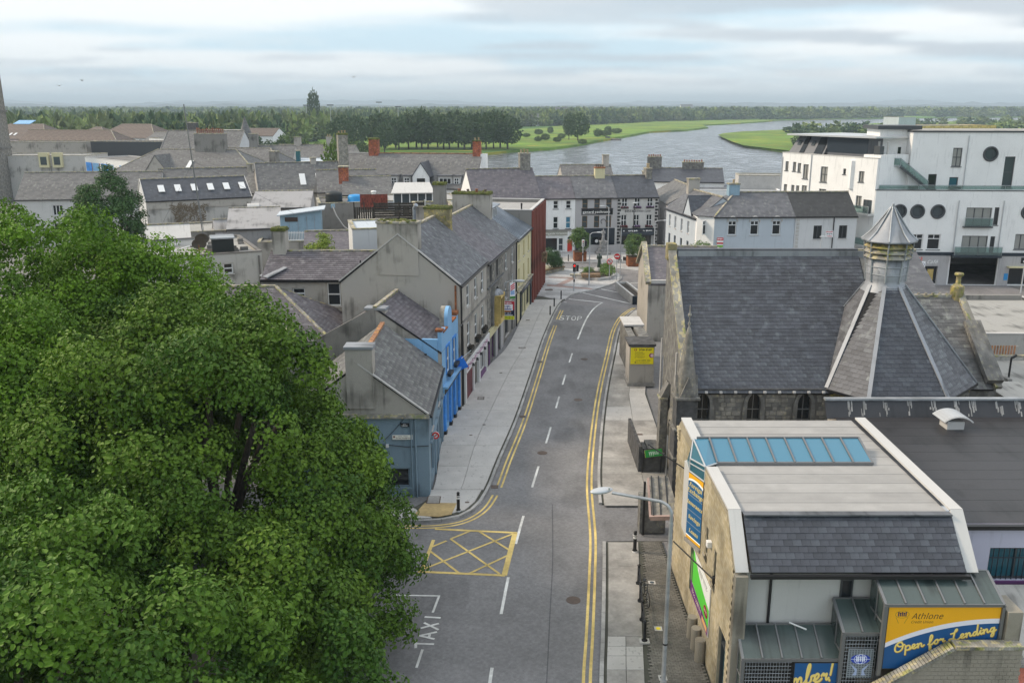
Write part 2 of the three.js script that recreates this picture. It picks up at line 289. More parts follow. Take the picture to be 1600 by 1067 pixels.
// writing that the photograph does not let one read: short letter-like strokes
function strokes(x, px, py, w, h, lw) { x.save(); x.strokeStyle = x.fillStyle; x.lineWidth = lw; let u = px; while (u < px + w - h * 0.4) { const k = rnd(), cw = h * 0.45; x.beginPath(); if (k < 0.3) { x.arc(u + cw / 2, py + h / 2, h * 0.3, 0, 5.2); } else if (k < 0.6) { x.moveTo(u, py + h); x.lineTo(u, py); x.lineTo(u + cw, py + h * 0.5); } else if (k < 0.85) { x.moveTo(u, py); x.lineTo(u + cw / 2, py + h); x.lineTo(u + cw, py); } else { u += cw; continue; } x.stroke(); u += cw * 1.5; } x.restore(); }
// brush script: each letter a few strokes on a 100-unit x-height, joined to the next
const GLYPH = {
  O: [88, 'M62 -92 C20 -96 0 -50 8 -18 C16 10 62 6 70 -40 C76 -76 58 -98 40 -92 C22 -84 24 -58 44 -50 C60 -46 72 -52 84 -60'], p: [56, 'M8 -44 L0 42 M4 -20 C16 -52 44 -50 42 -22 C40 2 16 6 8 -6 M30 0 C42 0 50 -6 56 -16'], e: [46, 'M0 -12 C20 -14 34 -28 26 -40 C14 -50 2 -30 6 -12 C12 6 32 2 46 -14'], n: [56, 'M0 -34 C8 -46 12 -40 8 0 M9 -14 C20 -48 38 -46 34 -18 C32 0 44 2 56 -14'],
  f: [48, 'M2 -10 C30 -40 44 -84 32 -96 C20 -100 12 -60 10 46 C16 54 30 20 12 -4 C24 4 36 -6 48 -22'], o: [48, 'M30 -40 C6 -48 -2 -6 14 0 C34 4 40 -34 26 -40 C30 -30 40 -30 48 -32'], r: [42, 'M0 -30 C8 -40 12 -44 14 -30 C22 -30 28 -38 30 -34 C22 -14 26 4 42 -12'], L: [92, 'M16 -66 C40 -64 74 -84 66 -100 C52 -108 42 -60 36 -14 C30 6 4 6 2 -8 C4 -24 36 -14 56 0 C70 8 82 -2 92 -14'],
  d: [56, 'M36 -34 C10 -50 -4 -6 12 0 C30 2 36 -30 44 -100 C38 -50 34 -6 40 0 C46 2 52 -8 56 -14'], i: [30, 'M0 -14 C8 -30 12 -40 12 -38 C8 -20 8 2 18 0 C24 -2 28 -10 30 -14 M15 -60 L17 -56'], g: [50, 'M34 -36 C8 -50 -2 -8 12 -2 C28 0 34 -28 36 -40 C34 0 34 40 18 46 C2 46 8 16 50 -12'], m: [78, 'M0 -34 C8 -46 12 -40 8 0 M9 -14 C18 -48 34 -44 30 0 M31 -14 C42 -48 58 -44 54 -14 C54 2 66 0 78 -14'], b: [52, 'M2 -14 C20 -50 32 -96 22 -100 C10 -98 6 -40 8 -10 C14 6 38 0 36 -30 C36 -38 44 -36 52 -38'], '!': [30, 'M20 -98 L10 -28 M6 0 L7 2'], ' ': [34, ''],
};
function script(x, text, ox, oy, k, lw) { x.lineCap = x.lineJoin = 'round'; for (const [col, w, dx, dy] of [['#a97d18', lw * k + 5, 2, 4], ['#f9dc7c', lw * k, 0, 0]]) { x.strokeStyle = col; x.lineWidth = w; let u = ox; for (const c of text) { const [adv, d] = GLYPH[c], t = d.split(' '); x.beginPath(); let i = 0, cmd = ''; const P = () => { const a = parseFloat(t[i++]), b = parseFloat(t[i++]); return [u + dx + a * k * 1.15 - b * k * 0.12, oy + dy + b * k * 1.05]; }; while (i < t.length && d) { if (/^[MLC]/.test(t[i])) { cmd = t[i][0]; t[i] = t[i].slice(1); } if (cmd === 'M') { x.moveTo(...P()); } else if (cmd === 'L') { x.lineTo(...P()); } else { const a = P(), b = P(), e = P(); x.bezierCurveTo(...a, ...b, ...e); } } x.stroke(); u += adv * k * 1.12; } } }
function panelGeo(w, h, t = 0.02) {                            // a print-bearing board: front face carries uv 0..1
  const g = new THREE.BufferGeometry(), a = w / 2, p = [-a, 0, 0, a, 0, 0, a, h, 0, -a, 0, 0, a, h, 0, -a, h, 0];
  g.setAttribute('position', new THREE.Float32BufferAttribute(p, 3)); g.setAttribute('uv', new THREE.Float32BufferAttribute([0, 0, 1, 0, 1, 1, 0, 0, 1, 1, 0, 1], 2)); g.computeVertexNormals(); g.userData.ready = true; return g;
}
// a printed board: backing with thickness and the print on its face
function board(name, parent, print, w, h, t, edge, pos, turn = 0, tilt = 0) {
  const b = mesh(name, bx(-w / 2, w / 2, 0, h, -t, 0), edge, parent); b.position.set(...pos); b.rotation.set(tilt, turn, 0, 'YXZ');
  const f = mesh('print', panelGeo(w * 0.985, h * 0.985), print, b); f.position.set(0, h * 0.0075, 0.004); return b;
}

// ---------------------------------------------------------------- slates and other small pieces
function clip(poly, area) {                                    // both convex, area counter-clockwise
  let out = poly;
  for (let i = 0; i < area.length && out.length; i++) {
    const a = area[i], b = area[(i + 1) % area.length], ins = p => (b[0] - a[0]) * (p[1] - a[1]) - (b[1] - a[1]) * (p[0] - a[0]) >= -1e-9, r = [];
    for (let k = 0; k < out.length; k++) {
      const p = out[k], q = out[(k + 1) % out.length], ip = ins(p), iq = ins(q);
      if (ip) r.push(p);
      if (ip !== iq) { const d1 = (b[0] - a[0]) * (p[1] - a[1]) - (b[1] - a[1]) * (p[0] - a[0]), d2 = (b[0] - a[0]) * (q[1] - a[1]) - (b[1] - a[1]) * (q[0] - a[0]), t = d1 / (d1 - d2); r.push([p[0] + (q[0] - p[0]) * t, p[1] + (q[1] - p[1]) * t]); }
    }
    out = r;
  }
  return out;
}
function slateGeo(poly, v0, lift, thick, lap) {                // poly in local [u, v], tilted so that its foot rides on the course below
  const top = poly.map(p => V(p[0], p[1], thick + lift * (1 - (p[1] - v0) / lap))), bot = poly.map((p, i) => V(p[0], p[1], top[i].z - thick)), q = [];
  const tri = (a, b, c) => q.push(...a.toArray(), ...b.toArray(), ...c.toArray());
  for (let i = 1; i < top.length - 1; i++) tri(top[0], top[i], top[i + 1]);
  for (let i = 0; i < top.length; i++) { const j = (i + 1) % top.length; tri(bot[i], bot[j], top[j]); tri(bot[i], top[j], top[i]); }
  const g = new THREE.BufferGeometry(); g.setAttribute('position', new THREE.Float32BufferAttribute(q, 3)); g.computeVertexNormals(); g.setAttribute('uv', new THREE.Float32BufferAttribute(new Float32Array(q.length / 3 * 2), 2)); return g;
}
const shades = {};
function shadeSet(base) {
  return shades[base] || (shades[base] = [0.80, 0.92, 1, 1.1, 1.28].map((k, i) => { const m = mats[base].clone(); m.color.multiplyScalar(k); if (i === 4) m.color.g *= 1.03; m.name = base + '_tone_' + i; return m; }));
}
// Lays slates on the plane O + u*U + v*W (U along the eaves, W up the slope), within area [u, v]. The pieces nearest the camera are parts, the rest one joined part.
function slates(parent, O, U, Wv, area, { gauge = 0.25, width = 0.3, mat = 'slate', singles = 0, name = 'slate', lift = 0.014, thick = 0.008, gap = 0.006, jitter = 1 } = {}) {
  const basis = new THREE.Matrix4().makeBasis(U, Wv, V().crossVectors(U, Wv)).setPosition(O), ms = shadeSet(mat), pieces = [];
  let u0 = 1e9, u1 = -1e9, v0 = 1e9, v1 = -1e9; for (const [u, v] of area) { u0 = Math.min(u0, u); u1 = Math.max(u1, u); v0 = Math.min(v0, v); v1 = Math.max(v1, v); }
  const full = slateGeo([[0, 0], [width - gap, 0], [width - gap, gauge * 1.25], [0, gauge * 1.25]], 0, lift, thick, gauge * 1.25);
  let row = 0;
  for (let v = v0; v < v1 - 0.02; v += gauge, row++) for (let u = u0 - (row % 2 ? width / 2 : 0) + rr(-0.01, 0.01); u < u1; u += width) {
    const rect = [[u, v], [u + width - gap, v], [u + width - gap, v + gauge * 1.25], [u, v + gauge * 1.25]];
    const pl = clip(rect, area); if (pl.length < 3) continue;
    let ar = 0; for (let i = 0; i < pl.length; i++) { const j = (i + 1) % pl.length; ar += pl[i][0] * pl[j][1] - pl[j][0] * pl[i][1]; } ar /= 2; if (ar < width * gauge * 0.06) continue;
    const whole = ar > (width - gap) * gauge * 1.24;
    pieces.push({ u, v, pl, whole, t: Math.min(4, Math.floor(Math.pow(rnd(), 1.1) * 5)), dz: rr(0, 0.003) * jitter, rz: rr(-0.006, 0.006) * jitter });
  }
  const wp = parent.matrixWorld, c = V();
  parent.updateWorldMatrix(true, false);
  for (const p of pieces) { c.set(p.u, p.v, 0).applyMatrix4(basis).applyMatrix4(wp); p.d = c.distanceToSquared(camera.position); }
  pieces.sort((a, b) => a.d - b.d);
  const rest = [[], [], [], [], []];
  pieces.forEach((p, i) => {
    const g = p.whole ? full : slateGeo(p.pl.map(q => [q[0] - p.u, q[1] - p.v]), 0, lift, thick, gauge * 1.25);
    const m = basis.clone().multiply(new THREE.Matrix4().makeTranslation(p.u, p.v, p.dz)).multiply(new THREE.Matrix4().makeRotationZ(p.rz));
    if (i < singles) { const o = new THREE.Mesh(uvOnce(g), ms[p.t]); o.name = name; o.applyMatrix4(m); o.castShadow = o.receiveShadow = true; parent.add(o); }
    else { const k = g.clone(); k.applyMatrix4(m); rest[p.t].push(k); }
  });
  rest.forEach((l, i) => { if (l.length) stuff(mesh(name + '_field', l, ms[i], parent)); });
}
function uvOnce(g) { if (!g.userData.ready) { const p = g.attributes.position, uv = g.attributes.uv, ou = rnd() * 3, ov = rnd() * 3; for (let i = 0; i < p.count; i++) uv.setXY(i, p.getX(i) + ou, p.getY(i) + ov); g.userData.ready = true; } return g; }

// coursed rubble: separate blocks standing proud of a mortar face; frame gives the face's place, keep(u, y) says where stone shows
function rubble(parent, mtx, u0, u1, y0, y1, keep, { course = 0.22, names = 'stone', matsList = ['stone', 'stone_b', 'stone_c'], proud = 0.03, singles = 300, wmin = 0.25, wmax = 0.6 } = {}) {
  let n = 0; const rest = matsList.map(() => []);
  for (let y = y0; y < y1 - 0.05;) {
    const h = Math.min(course * rr(0.75, 1.3), y1 - y);
    for (let u = u0; u < u1 - 0.05;) {
      let w = Math.min(rr(wmin, wmax), u1 - u); if (u1 - u - w < 0.12) w = u1 - u;
      if (keep(u + w / 2, y + h / 2, w / 2, h / 2)) {
        const d = proud * rr(0.5, 1.4), g = new RoundedBoxGeometry(w - 0.025, h - 0.022, 0.12, 1, 0.02); g.translate(u + w / 2, y + h / 2, d - 0.06);
        const k = Math.floor(rnd() * matsList.length), r = rr(-0.02, 0.02); g.translate(-u - w / 2, -y - h / 2, 0); g.rotateZ(r); g.translate(u + w / 2, y + h / 2, 0); g.applyMatrix4(mtx);
        if (n++ < singles) mesh(names, g, matsList[k], parent); else rest[k].push(g);
      }
      u += w;
    }
    y += h;
  }
  rest.forEach((l, i) => { if (l.length) stuff(mesh(names + '_field', l, matsList[i], parent)); });
}

// ---------------------------------------------------------------- windows
// styles: sash (two lights), case (mullion), four (cross), plain, dark, tall
function windowGeo(w, h, style) {
  return cached(`wf ${w} ${h} ${style}`, () => {
    const f = Math.min(0.09, w * 0.12), d = 0.07, l = [bx(0, f, 0, h, -d, 0), bx(w - f, w, 0, h, -d, 0), bx(f, w - f, 0, f, -d, 0), bx(f, w - f, h - f, h, -d, 0)];
    if (style === 'sash' || style === 'four') l.push(bx(f, w - f, h / 2 - f / 2, h / 2 + f / 2, -d, 0.005));
    if (style === 'case' || style === 'four') l.push(bx(w / 2 - f / 2, w / 2 + f / 2, f, h - f, -d, -0.004));
    if (style === 'three') for (const k of [1, 2]) l.push(bx(w * k / 3 - f / 2, w * k / 3 + f / 2, f, h - f, -d, -0.004));
    if (style === 'top') l.push(bx(f, w - f, h * 0.68, h * 0.68 + f, -d, 0.005), bx(w / 2 - f / 2, w / 2 + f / 2, h * 0.68, h - f, -d, 0));
    const g = merge(l); g.userData.ready = true; return g;
  });
}
const boxGeo = (w, h, d) => cached(`bx ${w} ${h} ${d}`, () => { const g = uvBox(bx(0, w, 0, h, -d, 0)); g.userData.ready = true; return g; });
function putWindow(parent, F, u, y, w, h, { style = 'sash', frame = 'upvc', glass = 'glass_dark', sill = 'concrete', name = 'window', deep = 0.13, label } = {}) {
  const o = mesh(name, windowGeo(w, h, style), frame, parent); o.applyMatrix4(F.clone().multiply(new THREE.Matrix4().makeTranslation(u, y, -deep))); if (label) o.userData.label = label;
  const p = mesh('pane', boxGeo(+(w - 0.06).toFixed(3), +(h - 0.06).toFixed(3), 0.012), glass, o); p.position.set(0.03, 0.03, -0.045);
  if (sill) { const s = mesh('sill', boxGeo(+(w + 0.16).toFixed(3), 0.08, deep + 0.09), sill, o); s.position.set(-0.08, -0.083, deep + 0.075); }
  return o;
}
const faceM = (L, W) => ({
  front: new THREE.Matrix4(),
  back: new THREE.Matrix4().makeRotationY(Math.PI).setPosition(L, 0, -W),
  left: new THREE.Matrix4().makeRotationY(-Math.PI / 2).setPosition(0, 0, -W),
  right: new THREE.Matrix4().makeRotationY(Math.PI / 2).setPosition(L, 0, 0),
});
// A building on the facade line a-b (as [x, D], a on the left seen from outside), going `W` deep behind it, ridge along the facade.
function building(name, label, a, b, W, o) {
  const L = Math.hypot(b[0] - a[0], b[1] - a[1]), turn = Math.atan2(b[1] - a[1], b[0] - a[0]);
  const { eave = 6, ridge = 9, at = 0.5, eaveBack = eave, wall = 'render_grey', walls = {}, roof = 'gable', roofMat = 'slate', t = 0.25, wins = {}, over = 0.12, verge = 0.06, base = 0, parapet = 0.4, group, category = 'building', slate, ridgeMat = 'ridge_tile', gutter = 'black_paint', hipL = 0, hipR = 0, thick = 0.1, bargeMat, slateBack = false } = o;
  const g = thing(name, label, category, [a[0], a[1], base], turn, group); g.userData.L = L;
  const F = faceM(L, W), zr = -W * at;
  const sides = { front: [[0, 0], [L, 0], [L, eave], [0, eave]], back: [[0, 0], [L, 0], [L, eaveBack], [0, eaveBack]] };
  const gab = roof === 'gable';
  sides.left = gab && !hipL ? [[0, 0], [W, 0], [W, eave], [W - W * at, ridge], [0, eaveBack]] : [[0, 0], [W, 0], [W, eave], [0, eaveBack]];
  sides.right = gab && !hipR ? [[0, 0], [W, 0], [W, eaveBack], [W * at, ridge], [0, eave]] : [[0, 0], [W, 0], [W, eaveBack], [0, eave]];
  const byMat = {};
  for (const f of ['front', 'back', 'left', 'right']) {
    const hs = (wins[f] || []).map(w => w[4]?.poly || [w[0], w[1], w[0] + w[2], w[1] + w[3]]);
    let out = sides[f]; const side = f === 'left' || f === 'right'; if (side) out = out.map(p => [Math.min(W - 0.003, Math.max(0.003, p[0])), p[1]]);
    const wg = wallShape(out, hs, t); if (side) wg.translate(0, 0, 0.003); wg.applyMatrix4(F[f]); (byMat[walls[f] || wall] ||= []).push([f, wg]);
  }
  for (const m in byMat) mesh('wall', byMat[m].map(q => q[1]), m, g);
  for (const f in wins) for (const w of wins[f]) { if (w[4]?.skip) continue; putWindow(g, F[f], w[0], w[1], w[2], w[3], { ...(o.win || {}), ...(w[4] || {}) }); }
  if (gab) {
    const vo = verge, s1 = (ridge - eave) / (W * at), s2 = (ridge - eaveBack) / (W * (1 - at)), zf = over, zb = -W - over, ye = eave - s1 * over, yb = eaveBack - s2 * over, up = 0.03;
    const xl = hipL ? hipL : -vo, xr = hipR ? L - hipR : L + vo, el = hipL ? -over : -vo, er = hipR ? L + over : L + vo;
    const yl = ye + up, yr = ridge + up, yk = yb + up, roofs = [];
    roofs.push(polyFace([[el, yl, zf], [er, yl, zf], [xr, yr, zr], [xl, yr, zr]], thick));
    roofs.push(polyFace([[er, yk, zb], [el, yk, zb], [xl, yr, zr], [xr, yr, zr]], thick));
    if (hipL) roofs.push(polyFace([[-over, yk, zb], [-over, yl, zf], [xl, yr, zr]], thick));
    if (hipR) roofs.push(polyFace([[L + over, yl, zf], [L + over, yk, zb], [xr, yr, zr]], thick));
    const rf = mesh('roof', roofs, slate ? 'underlay' : roofMat, g);
    const rl = [bx(xl, xr, yr - 0.05, yr + 0.10, zr - 0.13, zr + 0.13)];
    if (hipL) rl.push(beam([-over, yl + 0.02, zf], [xl, yr + 0.03, zr], 0.22, 0.08), beam([-over, yk + 0.02, zb], [xl, yr + 0.03, zr], 0.22, 0.08));
    if (hipR) rl.push(beam([L + over, yl + 0.02, zf], [xr, yr + 0.03, zr], 0.22, 0.08), beam([L + over, yk + 0.02, zb], [xr, yr + 0.03, zr], 0.22, 0.08));
    mesh('ridge_cap', rl, ridgeMat, rf);
    if (bargeMat) mesh('bargeboard', [beam([-vo, yl, zf], [-vo, yr, zr], 0.08, 0.22), beam([-vo, yk, zb], [-vo, yr, zr], 0.08, 0.22), beam([L + vo, yl, zf], [L + vo, yr, zr], 0.08, 0.22)], bargeMat, g);
    if (gutter) { mesh('gutter', [beam([el, yl - 0.10, zf + 0.06], [er, yl - 0.10, zf + 0.06], 0.13, 0.11)], gutter, g); }
    if (slate) {
      const U = V(1, 0, 0), l1 = Math.hypot(W * at + over, ridge - eave + s1 * over), W1 = V(0, yr - yl, zr - zf).normalize();
      slates(rf, V(0, yl + 0.002, zf), U, W1, [[el, 0], [er, 0], [xr, l1], [xl, l1]], { mat: roofMat, ...slate });
      if (hipL || hipR) {
        const sm = { mat: roofMat, ...slate, singles: slate.hipSingles || 0 };
        if (hipL) { const Uz = V(0, 0, 1), Ws = V(xl + over, yr - yl, 0), ln = Ws.length(); slates(rf, V(-over, yl + 0.002, -W - over), Uz, Ws.normalize(), [[0, 0], [W + 2 * over, 0], [W + over + zr, ln]], sm); }
        if (hipR) { const Uz = V(0, 0, -1), Ws = V(xr - L - over, yr - yl, 0), ln = Ws.length(); slates(rf, V(L + over, yl + 0.002, over), Uz, Ws.normalize(), [[0, 0], [W + 2 * over, 0], [over - zr, ln]], sm); }
      }
      if (slateBack) { const U2 = V(-1, 0, 0), l2 = Math.hypot(W * (1 - at) + over, ridge - eaveBack + s2 * over), W2 = V(0, yr - yk, zr - zb).normalize(); slates(rf, V(L, yk + 0.002, zb), U2, W2, [[-(er - L), 0], [L - el, 0], [L - xl, l2], [L - xr, l2]], { mat: roofMat, ...slate, singles: 0 }); }
    }
    g.userData.roof = rf;
  } else if (roof === 'flat') {
    const p = parapet, e = eave; mesh('roof', bx(t, L - t, e - p - 0.15, e - p, -W + t, -t), roofMat, g);
    const cw = t + 0.1, cm = o.copingMat || 'coping';
    mesh('coping', [bx(-0.05, L + 0.05, e + 0.002, e + 0.09, -cw + 0.05, 0.05), bx(-0.05, L + 0.05, e + 0.002, e + 0.09, -W - 0.05, -W - 0.05 + cw), bx(-0.05, -0.05 + cw, e + 0.004, e + 0.088, -W - 0.05 + cw, 0.05 - cw), bx(L + 0.05 - cw, L + 0.05, e + 0.004, e + 0.088, -W - 0.05 + cw, 0.05 - cw)], cm, g);
  }
  return g;
}
// chimney stack in a building's own frame: x, z centre, from y0 to y1, size w along x and d along z, pots as a count along x (or z)
function chimney(parent, x, z, y0, y1, w, d, { mat = 'render_grey', cap = 'coping', pots = 0, potMat = 'pot_cream', along = w >= d ? 'x' : 'z', potH = 0.5, moss = false, label } = {}) {
  const c = mesh('chimney', [bx(x - w / 2, x + w / 2, y0, y1 - 0.12, z - d / 2, z + d / 2)], mat, parent); if (label) c.userData.label = label;
  mesh('cap', [rbx(x - w / 2 - 0.07, x + w / 2 + 0.07, y1 - 0.12, y1 + 0.06, z - d / 2 - 0.07, z + d / 2 + 0.07, 0.03)], cap, c);
  for (let i = 0; i < pots; i++) { const k = (i + 0.5) / pots - 0.5, px = along === 'x' ? x + k * w * 0.92 : x, pz = along === 'z' ? z + k * d * 0.92 : z, p = mesh('chimney_pot', cached('pot' + potH, () => uvBox(lathe([[0.13, 0], [0.12, potH * 0.75], [0.16, potH * 0.8], [0.15, potH], [0.09, potH], [0.09, potH * 0.5]], 10))), Array.isArray(potMat) ? potMat[i % potMat.length] : potMat, c); p.position.set(px, y1 + 0.05, pz); p.scale.y = rr(0.8, 1.15); }
  if (moss) mossTop(c, x, z, y1 + 0.06, w, d, moss);
  return c;
}
function mossTop(parent, x, z, y, w, d, amount) {
  const l = []; const n = Math.round(40 * amount * Math.max(1, w * d));
  for (let i = 0; i < n; i++) { const g = new THREE.IcosahedronGeometry(rr(0.05, 0.14), 0); g.scale(1.3, rr(0.5, 1.2), 1.3); g.translate(x + rr(-w / 2, w / 2), y + rr(-0.02, 0.05), z + rr(-d / 2, d / 2)); l.push(g); }
  stuff(mesh('moss_tuft', l, 'moss', parent));
}

// ---------------------------------------------------------------- the ground, river, road and pavements
const RIVER = [[-6, 196], [24, 186], [60, 178], [150, 172], [170, 230], [150, 330], [137, 446], [132, 510], [138, 560], [150, 640], [160, 700], [172, 735], [200, 790], [262, 860], [340, 960], [470, 1180], [640, 1330], [900, 1520], [1300, 1700], [1900, 1850], [1900, 2150], [1280, 2000], [880, 1820], [600, 1640], [440, 1500], [365, 1330], [290, 1190], [222, 1075], [205, 960], [160, 850], [121, 800], [95, 715], [72, 640], [52, 575], [36, 520], [20, 480], [3, 460], [-12, 430], [-20, 340]];
structure('ground', sheet([[-12000, -300], [12000, -300], [12000, 16000], [-12000, 16000]], -0.06, [RIVER]), 'land');
{
  // the water lies 1.2 m below the banks
  structure('river', sheet([[-60, 150], [1960, 150], [1960, 2250], [-60, 2250]], -1.3), 'water');
  const l = [], n = RIVER.length; for (let i = 0; i < n; i++) { const a = RIVER[i], b = RIVER[(i + 1) % n]; l.push(polyFace([[a[0], -0.05, -a[1]], [b[0], -0.05, -b[1]], [b[0], -1.6, -b[1]], [a[0], -1.6, -a[1]]], 0.3)); }
  structure('river_bank', l, 'bank_grass');
}
structure('meadow', sheet([[-330, 430], [-20, 440], [3, 463], [20, 484], [36, 524], [52, 579], [72, 644], [95, 719], [121, 804], [160, 854], [205, 964], [222, 1079], [290, 1194], [365, 1334], [440, 1504], [300, 1560], [120, 1250], [20, 900], [-80, 700], [-330, 640]], 0.02), 'meadow');
structure('meadow', sheet([[136, 446], [129, 510], [135, 560], [147, 640], [157, 700], [169, 737], [198, 794], [259, 864], [337, 964], [467, 1184], [640, 1334], [900, 1524], [1500, 1500], [1700, 1100], [900, 700], [520, 470], [330, 330], [260, 250], [173, 230], [153, 330]], 0.02), 'meadow');
structure('town_ground', sheet([[-420, 30], [-420, 420], [-25, 420], [-22, 340], [-8, 197], [24, 187], [60, 179], [150, 173], [155, 40], [90, 10], [-60, 5], [-60, 30]], -0.03), 'yard');
structure('hill_ridge', (() => {                                // low hills along the skyline
  const l = [], N = 220; const hgt = (i, s, k) => k * (0.25 + 0.75 * fbm(i * 0.06, s, 4, 0, 0, 77)) * (0.75 + 0.5 * fbm(i * 0.5, s + 9, 3, 0, 0, 78));
  for (const [D, k, s] of [[5200, 46, 1], [7600, 74, 5], [10500, 118, 9]]) for (let i = 0; i < N; i++) { const x0 = -D * 0.85 + i / N * D * 1.7, x1 = -D * 0.85 + (i + 1) / N * D * 1.7, y0 = hgt(i, s, k), y1 = hgt(i + 1, s, k), b = D + 900; l.push(polyFace([[x0, -0.04, -D + 400], [x1, -0.04, -D + 400], [x1, y1, -D - 200], [x0, y0, -D - 200]], 0.02), polyFace([[x0, y0, -D - 200], [x1, y1, -D - 200], [x1, -0.04, -b], [x0, -0.04, -b]], 0.02)); }
  return mergeGeometries(l.map(uvBox));
})(), 'hill');

const kerbL = [[-16, 42.7], [-6, 42.85], [-4.0, 42.9], [-2.9, 43.3], [-2.1, 44.3], [-1.5, 46.3], [-0.78, 51.2], [0.26, 58.1], [1.54, 68.6], [2.98, 80.8], [4.42, 91.0], [4.96, 94.25], [5.61, 97.19], [7.08, 101.16], [9.17, 103.23], [11.49, 106.12], [13.12, 109.18], [13.75, 110.88], [13.8, 112.41], [13.36, 115.36], [11.5, 117.5]];
const kerbR = [[2.6, 20], [3.0, 25], [3.4, 29.64], [3.7, 32.17], [4.26, 37.3], [4.62, 41], [4.97, 47.39], [5.61, 53.34], [7.0, 63.71], [8.71, 74.25], [10.73, 85.84], [12.4, 91.48], [14.2, 94.6], [18, 97.5], [26, 99]];
const smooth = (pts, n = 8) => { const c = new THREE.CatmullRomCurve3(pts.map(p => V(p[0], 0, p[1])), false, 'centripetal'); return c.getPoints((pts.length - 1) * n).map(p => [p.x, p.z]); };
const kL = smooth(kerbL), kR = smooth(kerbR);
function offset(line, d) { return line.map((p, i) => { const a = line[Math.max(0, i - 1)], b = line[Math.min(line.length - 1, i + 1)], dx = b[0] - a[0], dy = b[1] - a[1], l = Math.hypot(dx, dy); return [p[0] + dy / l * d, p[1] - dx / l * d]; }); }
const between = (line, d0, d1) => line.filter(p => p[1] >= d0 && p[1] <= d1);
function ribbon(line, w, y, seed0) {                             // a painted strip along a line of [x, D]
  const A = offset(line, w / 2), B = offset(line, -w / 2), q = [];
  for (let i = 0; i < line.length - 1; i++) { const a = [A[i][0], y, -A[i][1]], b = [A[i + 1][0], y, -A[i + 1][1]], c = [B[i + 1][0], y, -B[i + 1][1]], d = [B[i][0], y, -B[i][1]]; q.push(...a, ...b, ...c, ...a, ...c, ...d); }
  const g = new THREE.BufferGeometry(); g.setAttribute('position', new THREE.Float32BufferAttribute(q, 3)); g.computeVertexNormals(); return g;
}
const seg = (a, b, w, y = 0.012) => ribbon([a, b], w, y);
const road = structure('road', sheet([[-30, 8], [14, 8], [3, 26], [10, 40], [15, 60], [22, 92], [60, 100], [60, 114], [20, 118.5], [6, 125], [-8, 119], [2, 108], [-1, 90], [-6, 56], [-16, 45], [-40, 43.5]], 0.0), 'asphalt');
// patches and seams in the asphalt
mesh('asphalt_patch', sheet([[2.05, 40.9], [2.9, 40.9], [2.95, 38.9], [2.05, 38.95]], 0.005), 'asphalt_patch', road);
mesh('asphalt_patch', sheet([[0.6, 42.6], [1.5, 42.6], [1.5, 41.2], [0.6, 41.2]], 0.005), 'asphalt_patch', road);
mesh('asphalt_patch', sheet([[5.1, 66.6], [6.1, 66.5], [6.05, 65.4], [5.05, 65.5]], 0.005), 'asphalt_patch', road);
for (const [x, d] of [[1.9, 52.5], [4.9, 63], [6.2, 74], [2.7, 35.2]]) mesh('manhole_cover', cyl(x, 0.002, 0.012, -d, 0.32, 0.32, 20), 'cover', road);
mesh('asphalt_patch', ribbon(smooth([[3.2, 46], [4.0, 54], [5.2, 62], [6.6, 71]]), 0.7, 0.004), 'asphalt_patch', road);
mesh('tar_seam', ribbon(smooth([[1.05, 26], [1.35, 30], [1.62, 34], [1.9, 38], [2.05, 41], [2.2, 45]]), 0.05, 0.006), 'asphalt_dark', road);
mesh('square_surface', sheet([[5.4, 96.9], [13.6, 92.4], [18, 97.3], [30, 100], [60, 100], [60, 114], [18.5, 117], [13.7, 118], [13.9, 112.4], [13.85, 110.8], [13.2, 109.1], [11.55, 106], [9.2, 103.1], [7.1, 101], [5.7, 97.6]], 0.004), 'square_asphalt', road);
for (const D of [47, 58.5, 72]) { const i = kL.findIndex(p => p[1] > D && p[0] > -3); const p = kL[i]; mesh('gully_grate', bx(p[0] + 0.12, p[0] + 0.52, 0.006, 0.02, -p[1] - 0.2, -p[1] + 0.25), 'cover', road); }
// painted lines
for (const d of [0.44, 0.70]) {
  const l = offset(kL, d); const runs = [[42.0, 46.9, -3.4], [47.3, 92.6, -3]];
  mesh('double_yellow_line', ribbon(l.filter((p, i) => kL[i][0] > -7 && kL[i][1] < 46.7), 0.11, 0.010), 'yellow_paint', road);
  mesh('double_yellow_line', ribbon(l.filter((p, i) => kL[i][1] > 47.2 && kL[i][1] < 87.6), 0.11, 0.010), 'yellow_paint', road);
  mesh('double_yellow_line', ribbon(l.filter((p, i) => kL[i][1] > 88.2 && kL[i][1] < 93.4 && kL[i][0] < 6), 0.11, 0.010), 'yellow_paint', road);
  mesh('double_yellow_line', ribbon(offset(kR, -d + 0.02).filter((p, i) => kR[i][1] < 94 && kR[i][0] < 14), 0.12, 0.010), 'yellow_paint', road);
}
const centre = smooth([[-0.95, 27.4], [-0.79, 30.04], [-0.42, 34.57], [0.19, 40.43], [1.44, 49.24], [2.41, 55.63], [3.32, 62.22], [4.27, 68.96], [5.37, 76.33], [6.13, 80.82]], 30);
for (const [a, b] of [[27.5, 30.4], [34.0, 37.35], [40.35, 43.65], [46.95, 50.4], [54.1, 57.3], [60.9, 63.9], [66.6, 69.6], [72.8, 76]]) mesh('centre_dash', ribbon(between(centre, a, b), 0.13, 0.010), 'white_paint', road);
mesh('thin_line', ribbon(between(centre, 30.4, 34.0), 0.07, 0.0085), 'asphalt_patch', road);
mesh('centre_line', ribbon(smooth([[6.13, 80.82], [7.1, 86.4], [7.9, 90.4], [8.9, 94.2], [9.7, 96.3], [10.0, 96.95]]), 0.16, 0.010), 'white_paint', road);
mesh('stop_line', seg([6.4, 98.85], [10.1, 96.86], 0.22), 'white_paint', road);
